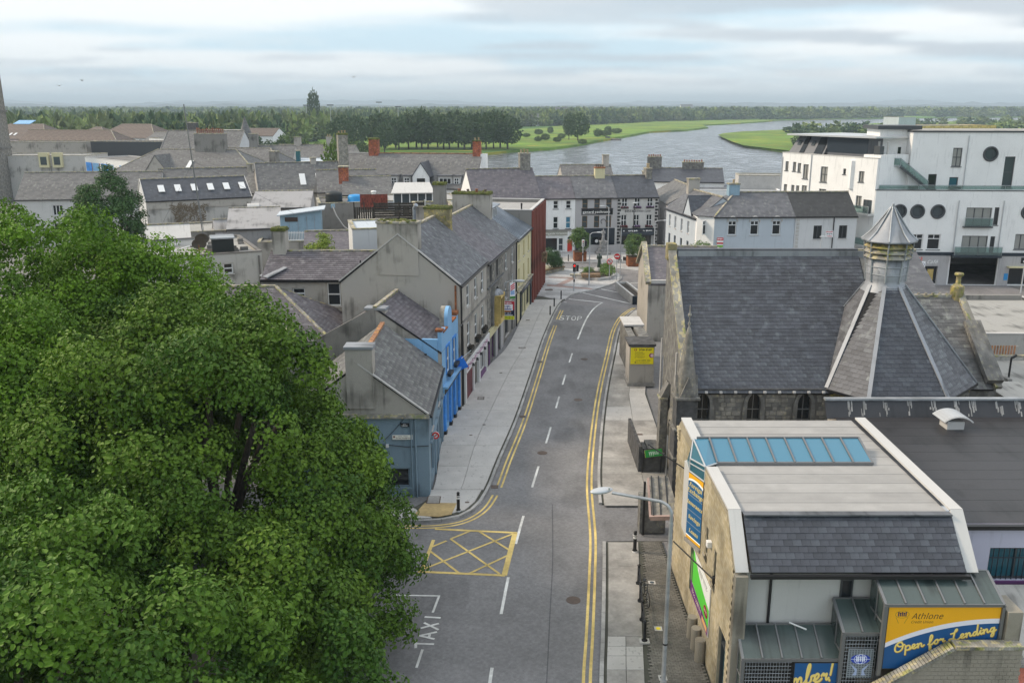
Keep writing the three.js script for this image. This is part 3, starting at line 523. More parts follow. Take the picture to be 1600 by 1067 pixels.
mesh('crossing_line', seg([8.16, 102.4], [13.4, 95.9], 0.20, 0.014), 'white_paint', road);
mesh('crossing_line', seg([10.61, 104.5], [14.3, 100.3], 0.20, 0.014), 'white_paint', road);
mesh('edge_line', ribbon(smooth([[13.71, 107.0], [14.6, 108.1], [16.3, 108.5]]), 0.16, 0.014), 'white_paint', road);
mesh('edge_line', seg([5.75, 97.2], [6.05, 97.0], 0.16, 0.014), 'white_paint', road);
// the yellow box
for (const [a, b, w] of [[[-3.96, 42.05], [0.25, 41.62], 0.18], [[0.16, 41.65], [-0.36, 37.34], 0.26], [[-0.32, 37.34], [-4.4, 37.7], 0.18], [[-3.93, 40.85], [-4.2, 38.0], 0.17]]) mesh('box_junction_edge', seg(a, b, w), 'yellow_paint', road);
for (const [a, b] of [[[-3.08, 40.95], [-0.58, 37.48]], [[-2.1, 41.85], [-3.08, 40.95]], [[-1.75, 41.85], [-0.1, 39.75]], [[-4.3, 37.8], [0.05, 41.5]], [[-4.03, 39.72], [-2.45, 37.53]], [[-2.0, 37.5], [-0.1, 39.35]], [[-3.97, 40.1], [-3.27, 40.75]]]) mesh('box_junction_diagonal', seg(a, b, 0.12, 0.017), 'yellow_paint', road);
// taxi bay: corner marks and the word, read from the left
for (const [a, b] of [[[-5.2, 35.62], [-3.19, 35.55]], [[-3.24, 35.5], [-3.40, 34.2]], [[-3.58, 31.5], [-3.70, 30.3]]]) mesh('bay_mark', seg(a, b, 0.10), 'white_paint', road);
{
  const letters = { T: [[[-3.92, 32.12], [-3.86, 31.6]], [[-3.88, 31.90], [-3.15, 31.86]]], A: [[[-3.80, 32.46], [-3.10, 32.74]], [[-3.80, 32.46], [-3.16, 32.22]], [[-3.38, 32.66], [-3.40, 32.30]]], X: [[[-3.70, 33.42], [-3.05, 32.90]], [[-3.80, 33.0], [-3.07, 33.36]]], I: [[[-3.72, 33.87], [-3.03, 33.79]]] };
  for (const k in letters) mesh('road_letter', letters[k].map(([a, b], i) => seg(a, b, 0.11, 0.011 + i * 0.004)), 'white_paint', road).userData.label = 'white painted letter ' + k;
}
const font = await new FontLoader().loadAsync('fonts/droid/droid_sans_bold.typeface.json');
const fontR = await new FontLoader().loadAsync('fonts/droid/droid_sans_regular.typeface.json');
{
  const word = 'STOP', dir = [Math.cos(-0.12), Math.sin(-0.12)], up = [0.115, 0.99];
  [...word].forEach((c, i) => { const s = new THREE.ShapeGeometry(fontR.generateShapes(c, 1), 6); s.computeBoundingBox(); const bb = s.boundingBox, p = s.attributes.position; for (let k = 0; k < p.count; k++) { const u = (p.getX(k) - bb.min.x) / (bb.max.x - bb.min.x) * 0.46 + i * 0.60, v = (p.getY(k) - bb.min.y) / (bb.max.y - bb.min.y) * 1.9; p.setXYZ(k, 4.8 + dir[0] * u + up[0] * v, 0.012, -(88.6 + dir[1] * u + up[1] * v)); } s.computeVertexNormals(); mesh('road_letter', s, 'white_paint', road).userData.label = 'white painted letter ' + c; });
}
// kerbs and pavements
const FACL = [[-5.2, 44.6], [-4.6, 45.7], [-4.5, 55], [-3.75, 60.9], [-2.1, 71], [-0.6, 77], [1.2, 91], [2.4, 100.6]];
const facL = smooth(FACL, 10);
const xAt = (line, D) => { for (let i = 0; i < line.length - 1; i++) if (line[i][1] <= D && line[i + 1][1] >= D) return lerp(line[i][0], line[i + 1][0], (D - line[i][1]) / (line[i + 1][1] - line[i][1] || 1)); return line[line.length - 1][0]; };
function slabs(parent, rows, L, R, cols, mset, top, gap = 0.012, name = 'paving_slab', deep = 0.05) {   // rows: list of D; L/R: functions of D
  for (let i = 0; i < rows.length - 1; i++) for (let c = 0; c < cols.length - 1; c++) {
    const a = rows[i] + gap, b = rows[i + 1] - gap, n = 3, lo = [], hi = [];
    for (let k = 0; k <= n; k++) { const D = lerp(a, b, k / n), l = L(D), r = R(D); lo.push([lerp(l, r, cols[c]) + gap, D]); hi.push([lerp(l, r, cols[c + 1]) - gap, D]); }
    if (hi[0][0] - lo[0][0] < 0.1) continue;
    const g = prism([...hi, ...lo.reverse()], top - deep, top + rr(-0.002, 0.003)); g.rotateX(0); mesh(name, g, mset[Math.floor(rnd() * mset.length)], parent);
  }
}
function kerbStones(parent, line, h = 0.13, w = 0.16, len = 0.92) {
  const pts = []; let acc = 0; pts.push(line[0]); for (let i = 1; i < line.length; i++) { acc += Math.hypot(line[i][0] - line[i - 1][0], line[i][1] - line[i - 1][1]); if (acc >= len) { pts.push(line[i]); acc = 0; } }
  const l = []; for (let i = 0; i < pts.length - 1; i++) { const a = pts[i], b = pts[i + 1]; l.push(beam([a[0], h / 2 - 0.02, -a[1]], [lerp(a[0], b[0], 0.985), h / 2 - 0.02, -lerp(a[1], b[1], 0.985)], w, h + 0.05)); }
  return stuff(mesh('kerb_stone', l, 'kerb', parent));
}
seed(7);
{
  const edge = kL.filter(p => p[0] > -7 && p[1] < 100.7 && !(p[1] < 42.5)), ed = offset(edge, -0.09);
  const poly = [[-7, 42.95], ...ed, ...facL.filter(p => p[1] < 100.5).reverse(), [-5.6, 44.4], [-7, 44.4]];
  const pv = structure('pavement', prism(poly, -0.05, 0.082), 'paver_joint'); pv.userData.label = 'wide concrete pavement along the left terrace';
  const kx = D => { let m = 99; for (let i = 0; i < kL.length - 1; i++) { const a = kL[i], b = kL[i + 1]; if (a[0] > -3 && (a[1] - D) * (b[1] - D) <= 0 && b[1] !== a[1]) m = Math.min(m, lerp(a[0], b[0], (D - a[1]) / (b[1] - a[1]))); } return m - 0.19; };
  const rows = [46.7]; while (rows[rows.length - 1] < 96) rows.push(rows[rows.length - 1] + 3.42);
  slabs(pv, rows, D => xAt(facL, D) + 0.02, kx, [0, 0.55, 1], ['concrete', 'concrete_b', 'concrete_c'], 0.125);
  mesh('paving_slab', prism([[-4.55, 46.66], [-4.62, 45.2], [-3.5, 43.5], [-2.55, 44.05], [-2.05, 45.1], [-1.72, 46.66]], 0.07, 0.125), 'concrete', pv);
  mesh('tactile_slab', prism([[-4.75, 44.95], [-5.2, 43.4], [-3.9, 43.2], [-3.2, 43.5], [-3.0, 44.9]], 0.125, 0.131), 'tactile', pv);
  mesh('pavement_edge', prism([[-7, 43.05], [-4.2, 43.1], [-5.3, 44.3], [-7, 44.3]], 0.07, 0.122), 'concrete_b', pv);
  for (const [x, d, w, h] of [[-4.3, 45.3, 0.75, 0.95], [-2.3, 63, 0.5, 0.7], [0.9, 77.3, 0.62, 0.5], [-1.9, 57.3, 0.2, 0.14], [-2.7, 55.3, 0.2, 0.14], [-0.9, 69.5, 0.22, 0.16], [-0.5, 85, 0.3, 0.2], [-2.45, 45.0, 0.22, 0.16], [1.6, 88, 0.4, 0.3]]) { const c = mesh('manhole_frame', bx(x - w / 2, x + w / 2, 0.126, 0.136, -d - h / 2, -d + h / 2), 'cover', pv); if (w > 0.4) mesh('manhole_lid', bx(x - w / 2 + 0.06, x + w / 2 - 0.06, 0.136, 0.139, -d - h / 2 + 0.06, -d + h / 2 - 0.06), 'concrete_d', c); }
  kerbStones(pv, edge.filter(p => p[1] < 97));
}
{
  const ed = offset(kR, 0.09), kx = D => xAt(kR, D) + 0.19;
  const pv = structure('pavement', prism([...between(ed, 20, 40.6), [7.45, 40.6], [7.45, 20]], -0.05, 0.082), 'paver_joint'); pv.userData.label = 'narrow pavement in front of the tan brick building';
  const inner = D => 5.30 + (D - 32) * 0.115;
  slabs(pv, [21, 21.9, 22.8, 23.7, 24.6, 25.5, 26.4, 27.3, 28.2, 29.1, 30.0, 30.9, 31.55, 32.25], kx, inner, [0, 0.52, 1], ['concrete_d', 'concrete_e', 'concrete_b'], 0.125);
  slabs(pv, [32.25, 40.4], kx, inner, [0, 1], ['concrete_e'], 0.125);
  for (const [x, d] of [[5.35, 39.0], [5.35, 38.3]]) mesh('manhole_frame', bx(x - 0.36, x + 0.36, 0.126, 0.132, -d - 0.3, -d + 0.3), 'concrete_d', pv);
  kerbStones(pv, between(kR, 20, 40.5));
  // herringbone block paving between the railing and the wall
  const q = [[], []], A = 0.21, B = 0.105;
  for (let i = -10; i < 26; i++) for (let j = 0; j < 190; j++) for (const k of [0, 1]) {
    // 90-degree herringbone laid square to the wall
    const s = B, ox = (i * 2 + j) * s, oz = (j - 0) * s; let x = 5.0 + ((ox % 2.6) + 2.6) % 2.6, d = 21 + oz; if (i > 12) continue;
    if (i < 0) continue; const X = 5.0 + i * 2 * s + (j % 2) * s, DD = 21 + j * s * 1.02;
    if (k) continue; if (X > 7.25 || X < inner(DD) + 0.12 || DD > 40.4) continue;
    const g = bx(X + 0.005, X + A - 0.006, 0.07, 0.118 + rr(0, 0.006), -DD - B + 0.006, -DD); q[rnd() < 0.5 ? 0 : 1].push(g);
  }
  q.forEach((l, i) => stuff(mesh('block_paver', l, shadeSet('paver')[i * 2 + 1], pv)));
  for (const [x, d, lit] of [[6.35, 36.5, 0], [6.05, 32.8, 1], [5.7, 29.5, 0]]) { const c = mesh('ground_light', bx(x - 0.16, x + 0.16, 0.12, 0.13, -d - 0.16, -d + 0.16), 'concrete', pv); mesh('lens', cyl(x, 0.13, 0.137, -d, 0.1), lit ? 'sign_yellow' : 'glass_mid', c); }
  mesh('base_plate', [bx(5.05, 5.55, 0.12, 0.13, -27.55, -27.05)], 'concrete_d', pv);
}
{
  const kx = D => xAt(kR, D) + 0.19, ed = offset(kR, 0.09);
  const right = D => D < 64 ? 9.3 + (D - 44) * 0.035 : 10.0 + (D - 64) * 0.16;
  const pv = structure('pavement', prism([...between(ed, 44.4, 93.5), [14.6, 93.5], [13.2, 86], [11.2, 73], [10.2, 66], [9.9, 60], [9.4, 44.4]], -0.05, 0.082), 'paver_joint'); pv.userData.label = 'patched concrete pavement beside the stone church';
  const rows = [44.6]; while (rows[rows.length - 1] < 91) rows.push(rows[rows.length - 1] + rr(2.6, 4.4));
  slabs(pv, rows, kx, right, [0, 0.56, 1], ['concrete_d', 'concrete_e', 'concrete_d', 'concrete_b'], 0.125);
  kerbStones(pv, between(kR, 44.4, 93));
  structure('driveway', prism([[4.72, 40.7], [9.4, 40.7], [9.4, 44.3], [4.95, 44.3]], -0.04, 0.03), 'asphalt');
  mesh('manhole_frame', bx(8.2, 8.6, 0.126, 0.134, -55.6, -55.3), 'cover', pv);
}
{ // the square: light granite with pink bands
  const front = kL.filter(p => p[1] > 98 && p[0] > 5.6);
  const pv = structure('square_paving', prism([[2.5, 100.7], [5.2, 98.0], ...offset(front, -0.06), [11, 117.6], [7.24, 117.7], [3.6, 119], [3.3, 110]], -0.05, 0.10), 'granite'); pv.userData.label = 'pale granite paving of the square with pink bands';
  for (const [a, b, c, d] of [[[4.2, 105.8], [9.3, 103.7], [9.7, 104.4], [4.3, 107]], [[4.6, 111.2], [9.0, 110.6], [9.0, 111.3], [4.7, 111.9]], [[5.2, 106.4], [6.0, 106.1], [8.0, 110.7], [7.2, 110.8]]]) mesh('pink_band', prism([a, b, c, d], 0.09, 0.105), 'granite_pink', pv);
  kerbStones(pv, front);
  const p2 = structure('square_paving', prism([[4.2, 123.2], [8.9, 123.4], [12.36, 122.4], [13.5, 118.6], [17.6, 115.6], [30, 113.2], [34, 131], [22.4, 136], [4, 131.6]], -0.05, 0.10), 'granite'); p2.userData.label = 'pale granite paving before the shopfronts';
  const rw = []; for (let D = 118.7; D < 131; D += 1.5) rw.push(D);
  slabs(p2, rw, D => D < 123 ? 13.6 : 4.6, D => 21.5, [0, 0.14, 0.28, 0.43, 0.57, 0.72, 0.86, 1], ['granite', 'granite', 'kerb'], 0.104, 0.01);
  mesh('manhole_frame', bx(3.9, 4.8, 0.10, 0.11, -104.0, -103.2), 'cover', pv);
}

// ---------------------------------------------------------------- the left terrace, near to far
seed(21);
const ID = new THREE.Matrix4();
// corner house: blue-grey paint below, bare cement gable and stack above
{
  const g = building('corner_house', 'blue-grey painted corner house with a cement gable and tall square chimney', [-4.55, 46], [-4.52, 55.2], 7.4, {
    eave: 4.85, ridge: 7.65, wall: 'render_blue', roofMat: 'slate_warm', slate: { gauge: 0.30, width: 0.42, singles: 300, lift: 0.02 }, slateBack: true, ridgeMat: 'ridge_red', category: 'house', over: 0.1,
    wins: { front: [[1.1, 0.6, 1.6, 2.2, { style: 'case', frame: 'frame_grey', sill: null }], [3.6, 0.15, 1.0, 2.3, { style: 'plain', frame: 'frame_grey', sill: null, name: 'door' }], [5.4, 0.6, 2.4, 2.2, { style: 'three', frame: 'frame_grey', sill: null }], [1.6, 3.3, 0.9, 1.2, { frame: 'frame_grey' }], [5.9, 3.3, 0.9, 1.2, { frame: 'frame_grey' }]], left: [[4.55, 0.55, 1.75, 1.15, { style: 'plain', frame: 'render_blue', glass: 'glass_dark', sill: 'render_blue' }]] },
  });
  mesh('gable_render', [wallShape([[0.05, 4.86], [7.36, 4.86], [3.7, 7.62]], [], 0.05)].map(q => q.translate(0, 0, 0.055).applyMatrix4(faceM(9.2, 7.4).left)), 'render_grey', g);
  mesh('ledge', bx(-0.22, -0.056, 4.66, 4.88, -7.45, 0.06), 'coping', g);
  mesh('verge_flashing', [beam([-0.09, 4.9, 0.02], [-0.09, 7.72, -3.7], 0.16, 0.07)], 'concrete_c', g);
  chimney(g, 0.30, -3.62, 5.2, 8.62, 0.9, 1.45, { mat: 'render_grey', cap: 'lead' });
  mesh('downpipe', [bar([-0.11, 0, -0.72], [-0.11, 4.6, -0.72], 0.05), bar([-0.11, 0, -0.95], [-0.11, 4.6, -0.95], 0.035)], 'render_blue', g);
  mesh('pilaster', [rbx(3.1, 3.35, 0, 3.0, 0.003, 0.1), rbx(5.0, 5.2, 0, 3.0, 0.003, 0.1), rbx(8.1, 8.35, 0, 3.0, 0.003, 0.1), bx(0.4, 9.0, 3.0, 3.12, 0.003, 0.16)], 'render_blue', g);
  mesh('cable', [tube([[-0.07, 3.05, -7], [-0.07, 2.95, -4.5], [-0.07, 3.12, -2.6], [-0.07, 2.98, -1.2], [-0.07, 3.05, 0]], 0.022, 5), tube([[-0.07, 4.62, -1.3], [-0.07, 3.9, -1.9], [-0.07, 3.3, -2.5]], 0.015, 5)], 'black_paint', g);
  mesh('junction_box', bx(-0.12, -0.004, 2.95, 3.12, -2.35, -2.2), 'sign_white', g);
  // street name plates on the gable
  const plate = canvasMat('street_plate', 512, 128, (x, w, h) => { x.fillStyle = '#e9e6dc'; x.fillRect(0, 0, w, h); x.fillStyle = '#6b2a1e'; x.fillRect(22, 24, 42, 50); x.fillStyle = '#3c3c3c'; strokes(x, 150, 26, 250, 20, 4); strokes(x, 96, 68, 380, 36, 6); });
  const s1 = thing('street_name_plate', 'white street name plate with a small red crest on the blue-grey gable', 'sign', [-5.98, 45.91, 3.42], 0);
  board('plate', s1, plate, 1.1, 0.26, 0.03, 'sign_white', [0, 0, 0.015]);
  const oval = canvasMat('oval_plate', 256, 128, (x, w, h) => { x.fillStyle = '#101216'; x.fillRect(0, 0, w, h); x.fillStyle = '#f2f2f2'; strokes(x, 70, 22, 110, 34, 7); strokes(x, 20, 68, 216, 40, 8); });
  const s2 = thing('oval_plaque', 'small oval black plaque with white lettering above the street name plate', 'sign', [-5.82, 45.91, 4.15], 0);
  mesh('plaque', [rbx(-0.24, 0.24, 0, 0.22, -0.02, 0.02, 0.08)], 'black_paint', s2); const f = mesh('print', panelGeo(0.40, 0.2), oval, s2); f.position.set(0, 0.01, 0.024);
  const s3 = thing('projecting_sign', 'small round red and white sign projecting from the blue-grey corner house', 'sign', [-4.3, 47.4, 3.1], 0);
  mesh('disc', [new THREE.CylinderGeometry(0.22, 0.22, 0.06, 20).rotateX(Math.PI / 2)], 'sign_white', s3); mesh('ring', [new THREE.TorusGeometry(0.17, 0.045, 6, 20).translate(0, 0, 0.035), beam([-0.12, -0.12, 0.035], [0.12, 0.12, 0.035], 0.03, 0.05)], 'red_sign', s3); mesh('bracket', bar([-0.45, 0, 0], [-0.2, 0, 0], 0.02), 'black_paint', s3);
}
// bright blue shop with a parapet and a curved crest
{
  const a = [-4.5, 55.32], b = [-3.78, 60.85], g = building('blue_shop', 'bright blue two-storey shop with a curved parapet crest', a, b, 8.6, {
    eave: 5.7, ridge: 8.55, at: 0.5, wall: 'render_grey', walls: { front: 'light_blue', left: 'render_grey' }, roofMat: 'slate_purple', slate: { gauge: 0.28, width: 0.36, singles: 250 }, slateBack: true, category: 'shop', gutter: null, over: 0.0,
    wins: { front: [[1.35, 3.95, 0.95, 1.7, { frame: 'upvc', sill: 'black_paint', deep: 0.04 }], [3.55, 3.95, 0.95, 1.7, { frame: 'upvc', sill: 'black_paint', deep: 0.04 }], [0.55, 0.5, 1.3, 2.3, { style: 'plain', frame: 'bright_blue', sill: null }], [2.4, 0.1, 1.0, 2.7, { style: 'plain', frame: 'bright_blue', sill: null, name: 'door' }], [3.9, 0.5, 1.2, 2.3, { style: 'plain', frame: 'bright_blue', sill: null }]] },
  }), L = g.userData.L;
  mesh('parapet', [bx(0, L, 5.70, 6.9, -0.25, 0.0), bx(0, 1.3, 6.9, 7.1, -0.25, 0.0), bx(L - 0.8, L, 6.9, 7.05, -0.25, 0.0)], 'light_blue', g);
  const sh = new THREE.Shape(); sh.moveTo(2.0, 6.9); sh.lineTo(3.4, 6.9); sh.lineTo(3.4, 7.5); sh.absarc(2.7, 7.5, 0.7, 0, Math.PI, false); sh.lineTo(2.0, 6.9);
  mesh('crest', [new THREE.ExtrudeGeometry(sh, { depth: 0.24, bevelEnabled: false, curveSegments: 20 }).translate(0, 0, -0.235)], 'light_blue', g);
  mesh('crest_stone', [new THREE.ExtrudeGeometry(sh, { depth: 0.3, bevelEnabled: false, curveSegments: 20 }).translate(0, 0, -0.54)], 'stone_c', g);
  mesh('parapet_coping', [bx(-0.05, 0.5, 7.102, 7.25, -0.42, 0.06), bx(0.5, 1.9, 6.91, 7.02, -0.3, 0.05), bx(3.45, L - 0.8, 6.91, 7.02, -0.3, 0.05), bx(L - 0.75, L, 7.06, 7.3, -0.4, 0.06)], 'corten', g);
  mesh('cornice', [bx(0, L, 3.28, 3.42, 0.003, 0.34), bx(0, L, 2.85, 3.28, 0.003, 0.12)], 'light_blue', g);
  mesh('fascia_timber', bx(0.1, L - 0.1, 2.9, 3.2, 0.12, 0.16), 'timber_dark', g);
  for (const u of [0.25, 2.1, 3.6, 5.25]) { const p = mesh('pillar', rbx(u - 0.17, u + 0.17, 0.35, 2.84, 0.003, 0.16), 'bright_blue', g); mesh('plinth', rbx(u - 0.2, u + 0.2, 0, 0.35, 0.003, 0.2), 'black_paint', p); }
  for (const u of [1.35, 3.55]) { mesh('window_surround', [bx(u - 0.14, u - 0.003, 3.9, 5.7, 0.003, 0.05), bx(u + 0.953, u + 1.09, 3.9, 5.7, 0.003, 0.05), bx(u - 0.14, u + 1.09, 5.702, 5.85, 0.003, 0.07)], 'bright_blue', g); mesh('flower_box', rbx(u - 0.05, u + 1.0, 3.72, 3.95, 0.08, 0.3), 'black_paint', g); }
  mesh('side_wall', bx(-0.06, 0.2, 4.6, 6.6, -3.4, -0.26), 'light_blue', g);
  mesh('wall_lamp', [bar([-0.1, 5.3, -1.2], [-0.35, 5.5, -1.0], 0.03), rbx(-0.5, -0.3, 5.4, 5.75, -1.1, -0.9, 0.05)], 'black_paint', g);
  chimney(g, 0.35, -4.3, 6.4, 8.5, 0.7, 1.3, { mat: 'render_grey', cap: 'lead' });
  mesh('party_wall', [wallShape([[-0.2, 4.8], [4.3, 4.8], [4.3, 8.62], [-0.2, 6.1]], [], 0.3)].map(q => q.applyMatrix4(new THREE.Matrix4().makeRotationY(-Math.PI / 2).setPosition(-0.1, 0, -8.6))), 'render_dark', g);
  mesh('valley_flashing', [beam([0.05, 5.9, -0.3], [L, 5.9, -0.3], 0.5, 0.05)], 'lead_dark', g);
  const fl = thing('blue_flag', 'bright blue flag on a short pole above the blue shop', 'flag', [-3.95, 60.0, 3.6], 0.2);
  mesh('pole', bar([-0.1, 0, 0], [1.1, 1.0, 0.15], 0.025), 'sign_white', fl);
  const fg = new THREE.PlaneGeometry(0.9, 0.9, 8, 8), fp = fg.attributes.position; for (let i = 0; i < fp.count; i++) fp.setZ(i, 0.12 * Math.sin(fp.getX(i) * 6 + fp.getY(i) * 3)); fg.rotateZ(0.5); fg.translate(0.3, 0.0, 0.05); mesh('cloth', fg, new THREE.MeshStandardMaterial({ color: lin(0.02, 0.20, 0.75), side: THREE.DoubleSide, roughness: 0.8 }), fl);
}
// three-storey pebble-dashed house with the great gable
{
  const a = [-3.66, 60.95], b = [-2.05, 71.35], g = building('gable_house', 'grey three-storey pebble-dashed house with a broad gable, white-framed sashes and magenta shopfront', a, b, 8.55, {
    eave: 9.05, ridge: 12.45, wall: 'render_grey', roofMat: 'slate', slate: { gauge: 0.22, width: 0.30, singles: 0 }, slateBack: true, category: 'house', verge: 0.04, win: { deep: 0.04 },
    wins: { front: [...[2.45, 5.35, 8.15].flatMap(u => [[u, 6.9, 0.95, 1.6], [u, 3.95, 0.95, 1.75, { sill: 'black_paint' }]]), [4.2, 0.05, 1.9, 2.35, { skip: true }], [6.6, 0.5, 2.6, 1.75, { style: 'three', frame: 'upvc', sill: null }]] },
  });
  mesh('verge_flashing', [beam([-0.02, 9.08, 0.1], [-0.02, 12.5, -4.27], 0.18, 0.08), beam([-0.02, 9.08, -8.65], [-0.02, 12.5, -4.27], 0.18, 0.08)], 'concrete_c', g);
  chimney(g, 0.42, -4.3, 9.6, 13.3, 0.95, 2.9, { mat: 'render_grey', cap: 'coping', moss: 0.5 });
  mesh('string_course', bx(0, 10.52, 6.1, 6.22, 0.003, 0.09), 'render_dark', g);
  mesh('rain_pipe', [bar([0.28, 0, 0.08], [0.28, 8.9, 0.08], 0.06), bar([0.62, 0.0, 0.08], [0.62, 6.1, 0.08], 0.05)], 'black_paint', g);
  mesh('rust_pipe', bar([-0.08, 5.6, -0.25], [-0.08, 9.0, -0.25], 0.07), 'corten', g);
  const shop = mesh('shopfront_frame', [bx(0.9, 10.3, 2.35, 3.1, 0.003, 0.26), bx(0.9, 1.25, 0, 2.35, 0.003, 0.2), bx(3.95, 4.19, 0, 2.35, 0.003, 0.2), bx(6.11, 6.5, 0, 2.35, 0.003, 0.2), bx(9.3, 9.5, 0, 2.35, 0.003, 0.2)], 'sign_white', g);
  mesh('shutter', bx(1.26, 3.94, 0.02, 2.345, 0.003, 0.07), 'maroon', shop);
  mesh('stall_riser', bx(6.52, 9.28, 0.0, 0.48, 0.003, 0.12), 'purple', shop);
  mesh('cornice', bx(0.8, 10.4, 3.102, 3.2, 0.003, 0.16), 'render_dark', g);
  const fm = canvasMat('shop_fascia', 1024, 96, (x, w, h) => { x.fillStyle = '#dcd8dc'; x.fillRect(0, 0, w, h); x.fillStyle = '#a03a86'; strokes(x, 110, 24, 820, 52, 9); x.fillStyle = '#8a2a55'; x.fillRect(20, 20, 56, 56); });
  const fp = mesh('fascia_print', panelGeo(9.2, 0.62), fm, shop); fp.position.set(5.6, 2.42, 0.265);
  for (const u of [1.4, 2.9, 4.4, 6, 7.6]) mesh('swan_neck_lamp', [bar([u, 2.95, 0.27], [u, 3.05, 0.62], 0.02), cyl(u, 2.86, 3.06, 0.66, 0.12, 0.05, 10)], 'black_paint', shop);
  for (const u of [2.45, 5.35, 8.15]) { const b2 = mesh('window_basket', rbx(u - 0.1, u + 1.05, 3.55, 3.85, 0.1, 0.35), 'tank_black', g); const l = []; for (let i = 0; i < 26; i++) { const k = new THREE.IcosahedronGeometry(rr(0.05, 0.11), 0); k.translate(u + rr(-0.05, 1), rr(3.8, 3.98), rr(0.12, 0.34)); l.push(k); } stuff(mesh('withered_plants', l, 'soil', b2)); }
}
// stone house with an arch and a yellow oriel
{
  const a = [-2.04, 71.4], b = [-0.82, 78.75], W = 8.4, g = building('stone_house', 'rubble stone house with a tall arch and a yellow oriel window', a, b, W, {
    eave: 8.75, ridge: 11.85, wall: 'mortar', walls: { left: 'stone_b', back: 'render_dark' }, roofMat: 'slate_purple', slate: { gauge: 0.24, width: 0.30 }, slateBack: true, category: 'house',
    wins: { front: [[1.3, 6.9, 0.85, 1.5, { frame: 'frame_brown', style: 'plain', sill: null }], [4.2, 6.9, 0.85, 1.5, { frame: 'frame_brown', style: 'plain', sill: null }], [2.0, 0.1, 1.2, 2.2, { style: 'plain', frame: 'purple', sill: null }], [4.4, 0.1, 1.4, 2.2, { style: 'plain', frame: 'purple', sill: null, name: 'door' }]] },
  }), L = g.userData.L;
  rubble(g, ID, 0.05, L - 0.05, 3.2, 8.7, (u, y, w, h) => !(u > 1.0 - w && u < 2.35 + w && y > 6.8 - h && y < 8.5 + h) && !(u > 3.9 - w && u < 5.25 + w && y > 6.8 - h && y < 8.5 + h) && !(u > 1.5 && u < 5.2 && y < 6.5), { course: 0.26, singles: 120, wmin: 0.3, wmax: 0.7 });
  const arch = new THREE.Shape(); arch.moveTo(1.7, 3.2); arch.lineTo(5.0, 3.2); arch.lineTo(5.0, 4.9); arch.absarc(3.35, 4.9, 1.65, 0, Math.PI, false); arch.lineTo(1.7, 3.2);
  const inner = new THREE.Path(); inner.moveTo(2.05, 3.2); inner.lineTo(4.65, 3.2); inner.lineTo(4.65, 4.9); inner.absarc(3.35, 4.9, 1.3, 0, Math.PI, false); inner.lineTo(2.05, 3.2); arch.holes.push(inner);
  mesh('arch_moulding', [new THREE.ExtrudeGeometry(arch, { depth: 0.22, bevelEnabled: false, curveSegments: 20 }).translate(0, 0, 0.003)], 'stone_b', g);
  const or = mesh('oriel_window', [bx(2.4, 4.3, 3.2, 3.55, 0.003, 0.7), bx(2.4, 2.55, 3.55, 5.35, 0.003, 0.7), bx(4.15, 4.3, 3.55, 5.35, 0.003, 0.7), bx(3.3, 3.4, 3.55, 5.35, 0.6, 0.7), bx(2.4, 4.3, 5.35, 5.6, 0.003, 0.75), bx(2.5, 4.2, 2.95, 3.2, 0.003, 0.45)], 'yellow_wood', g);
  mesh('pane', bx(2.56, 4.14, 3.56, 5.34, 0.02, 0.62), 'glass_dark', or);
  const cap = new THREE.CylinderGeometry(0.98, 0.98, 0.74, 20, 1, false, 0, Math.PI).rotateZ(Math.PI / 2).rotateY(-Math.PI / 2).rotateZ(0); const dome = new THREE.SphereGeometry(1, 18, 8, 0, Math.PI * 2, 0, Math.PI / 2).scale(0.98, 0.42, 0.76).translate(3.35, 5.6, 0.02); mesh('oriel_dome', [dome], 'lead', or);
  mesh('fascia', bx(0.4, L - 0.3, 2.4, 3.05, 0.003, 0.16), 'render_cream', g); for (const [a1, b1] of [[0.4, 0.7], [3.3, 4.3], [5.9, L - 0.3]]) mesh('door_surround', bx(a1, b1, 0, 2.4, 0.003, 0.1), a1 < 1 ? 'purple' : 'render_palegrey', g);
  mesh('band', bx(0, L, 6.58, 6.72, 0.06, 0.13), 'lead_dark', g);
  const st = chimney(g, 0.35, -W * 0.48, 9.5, 13.15, 0.9, 2.1, { mat: 'stone_lichen', cap: 'moss', label: 'lichen-covered stone chimney stack', moss: 0.8 });
  mesh('chimney_haunch', [polyFace([[0.8, 10.0, -1.9], [1.7, 10.0, -2.2], [1.7, 12.4, -4.03], [0.8, 12.4, -4.03]].map(p => p), 0.2)], 'render_dark', st);
  const ow = thing('hanging_sign', 'red, white and yellow estate board hanging over the left pavement', 'sign', [-0.45, 78.6, 2.4], 0);
  const pr = canvasMat('estate_board', 256, 320, (x, w, h) => { x.fillStyle = '#c3202b'; x.fillRect(0, 0, w, 200); x.fillStyle = '#151a3a'; x.fillRect(0, 150, w, 110); x.fillStyle = '#f3f1f4'; x.fillRect(28, 52, 200, 110); x.fillStyle = '#f3f1f4'; strokes(x, 50, 14, 160, 30, 7); x.fillStyle = '#4a4f9a'; strokes(x, 52, 66, 150, 52, 8); x.fillRect(50, 130, 156, 18); x.fillStyle = '#d8801e'; x.fillRect(60, 166, 136, 16); x.fillStyle = '#dfe2ee'; strokes(x, 50, 196, 156, 26, 5); x.fillRect(30, 236, 196, 14); x.fillStyle = '#dbe02a'; x.fillRect(0, 258, w, 62); x.fillStyle = '#6e7a18'; strokes(x, 24, 274, 208, 30, 6); });
  board('sign_board', ow, pr, 1.35, 1.7, 0.05, 'sign_white', [0, 0, 0]); mesh('bracket', [bar([-0.9, 1.3, -0.03], [-0.5, 1.3, -0.03], 0.025), bar([-0.9, 0.2, -0.03], [-0.5, 0.2, -0.03], 0.025)], 'black_paint', ow);
}
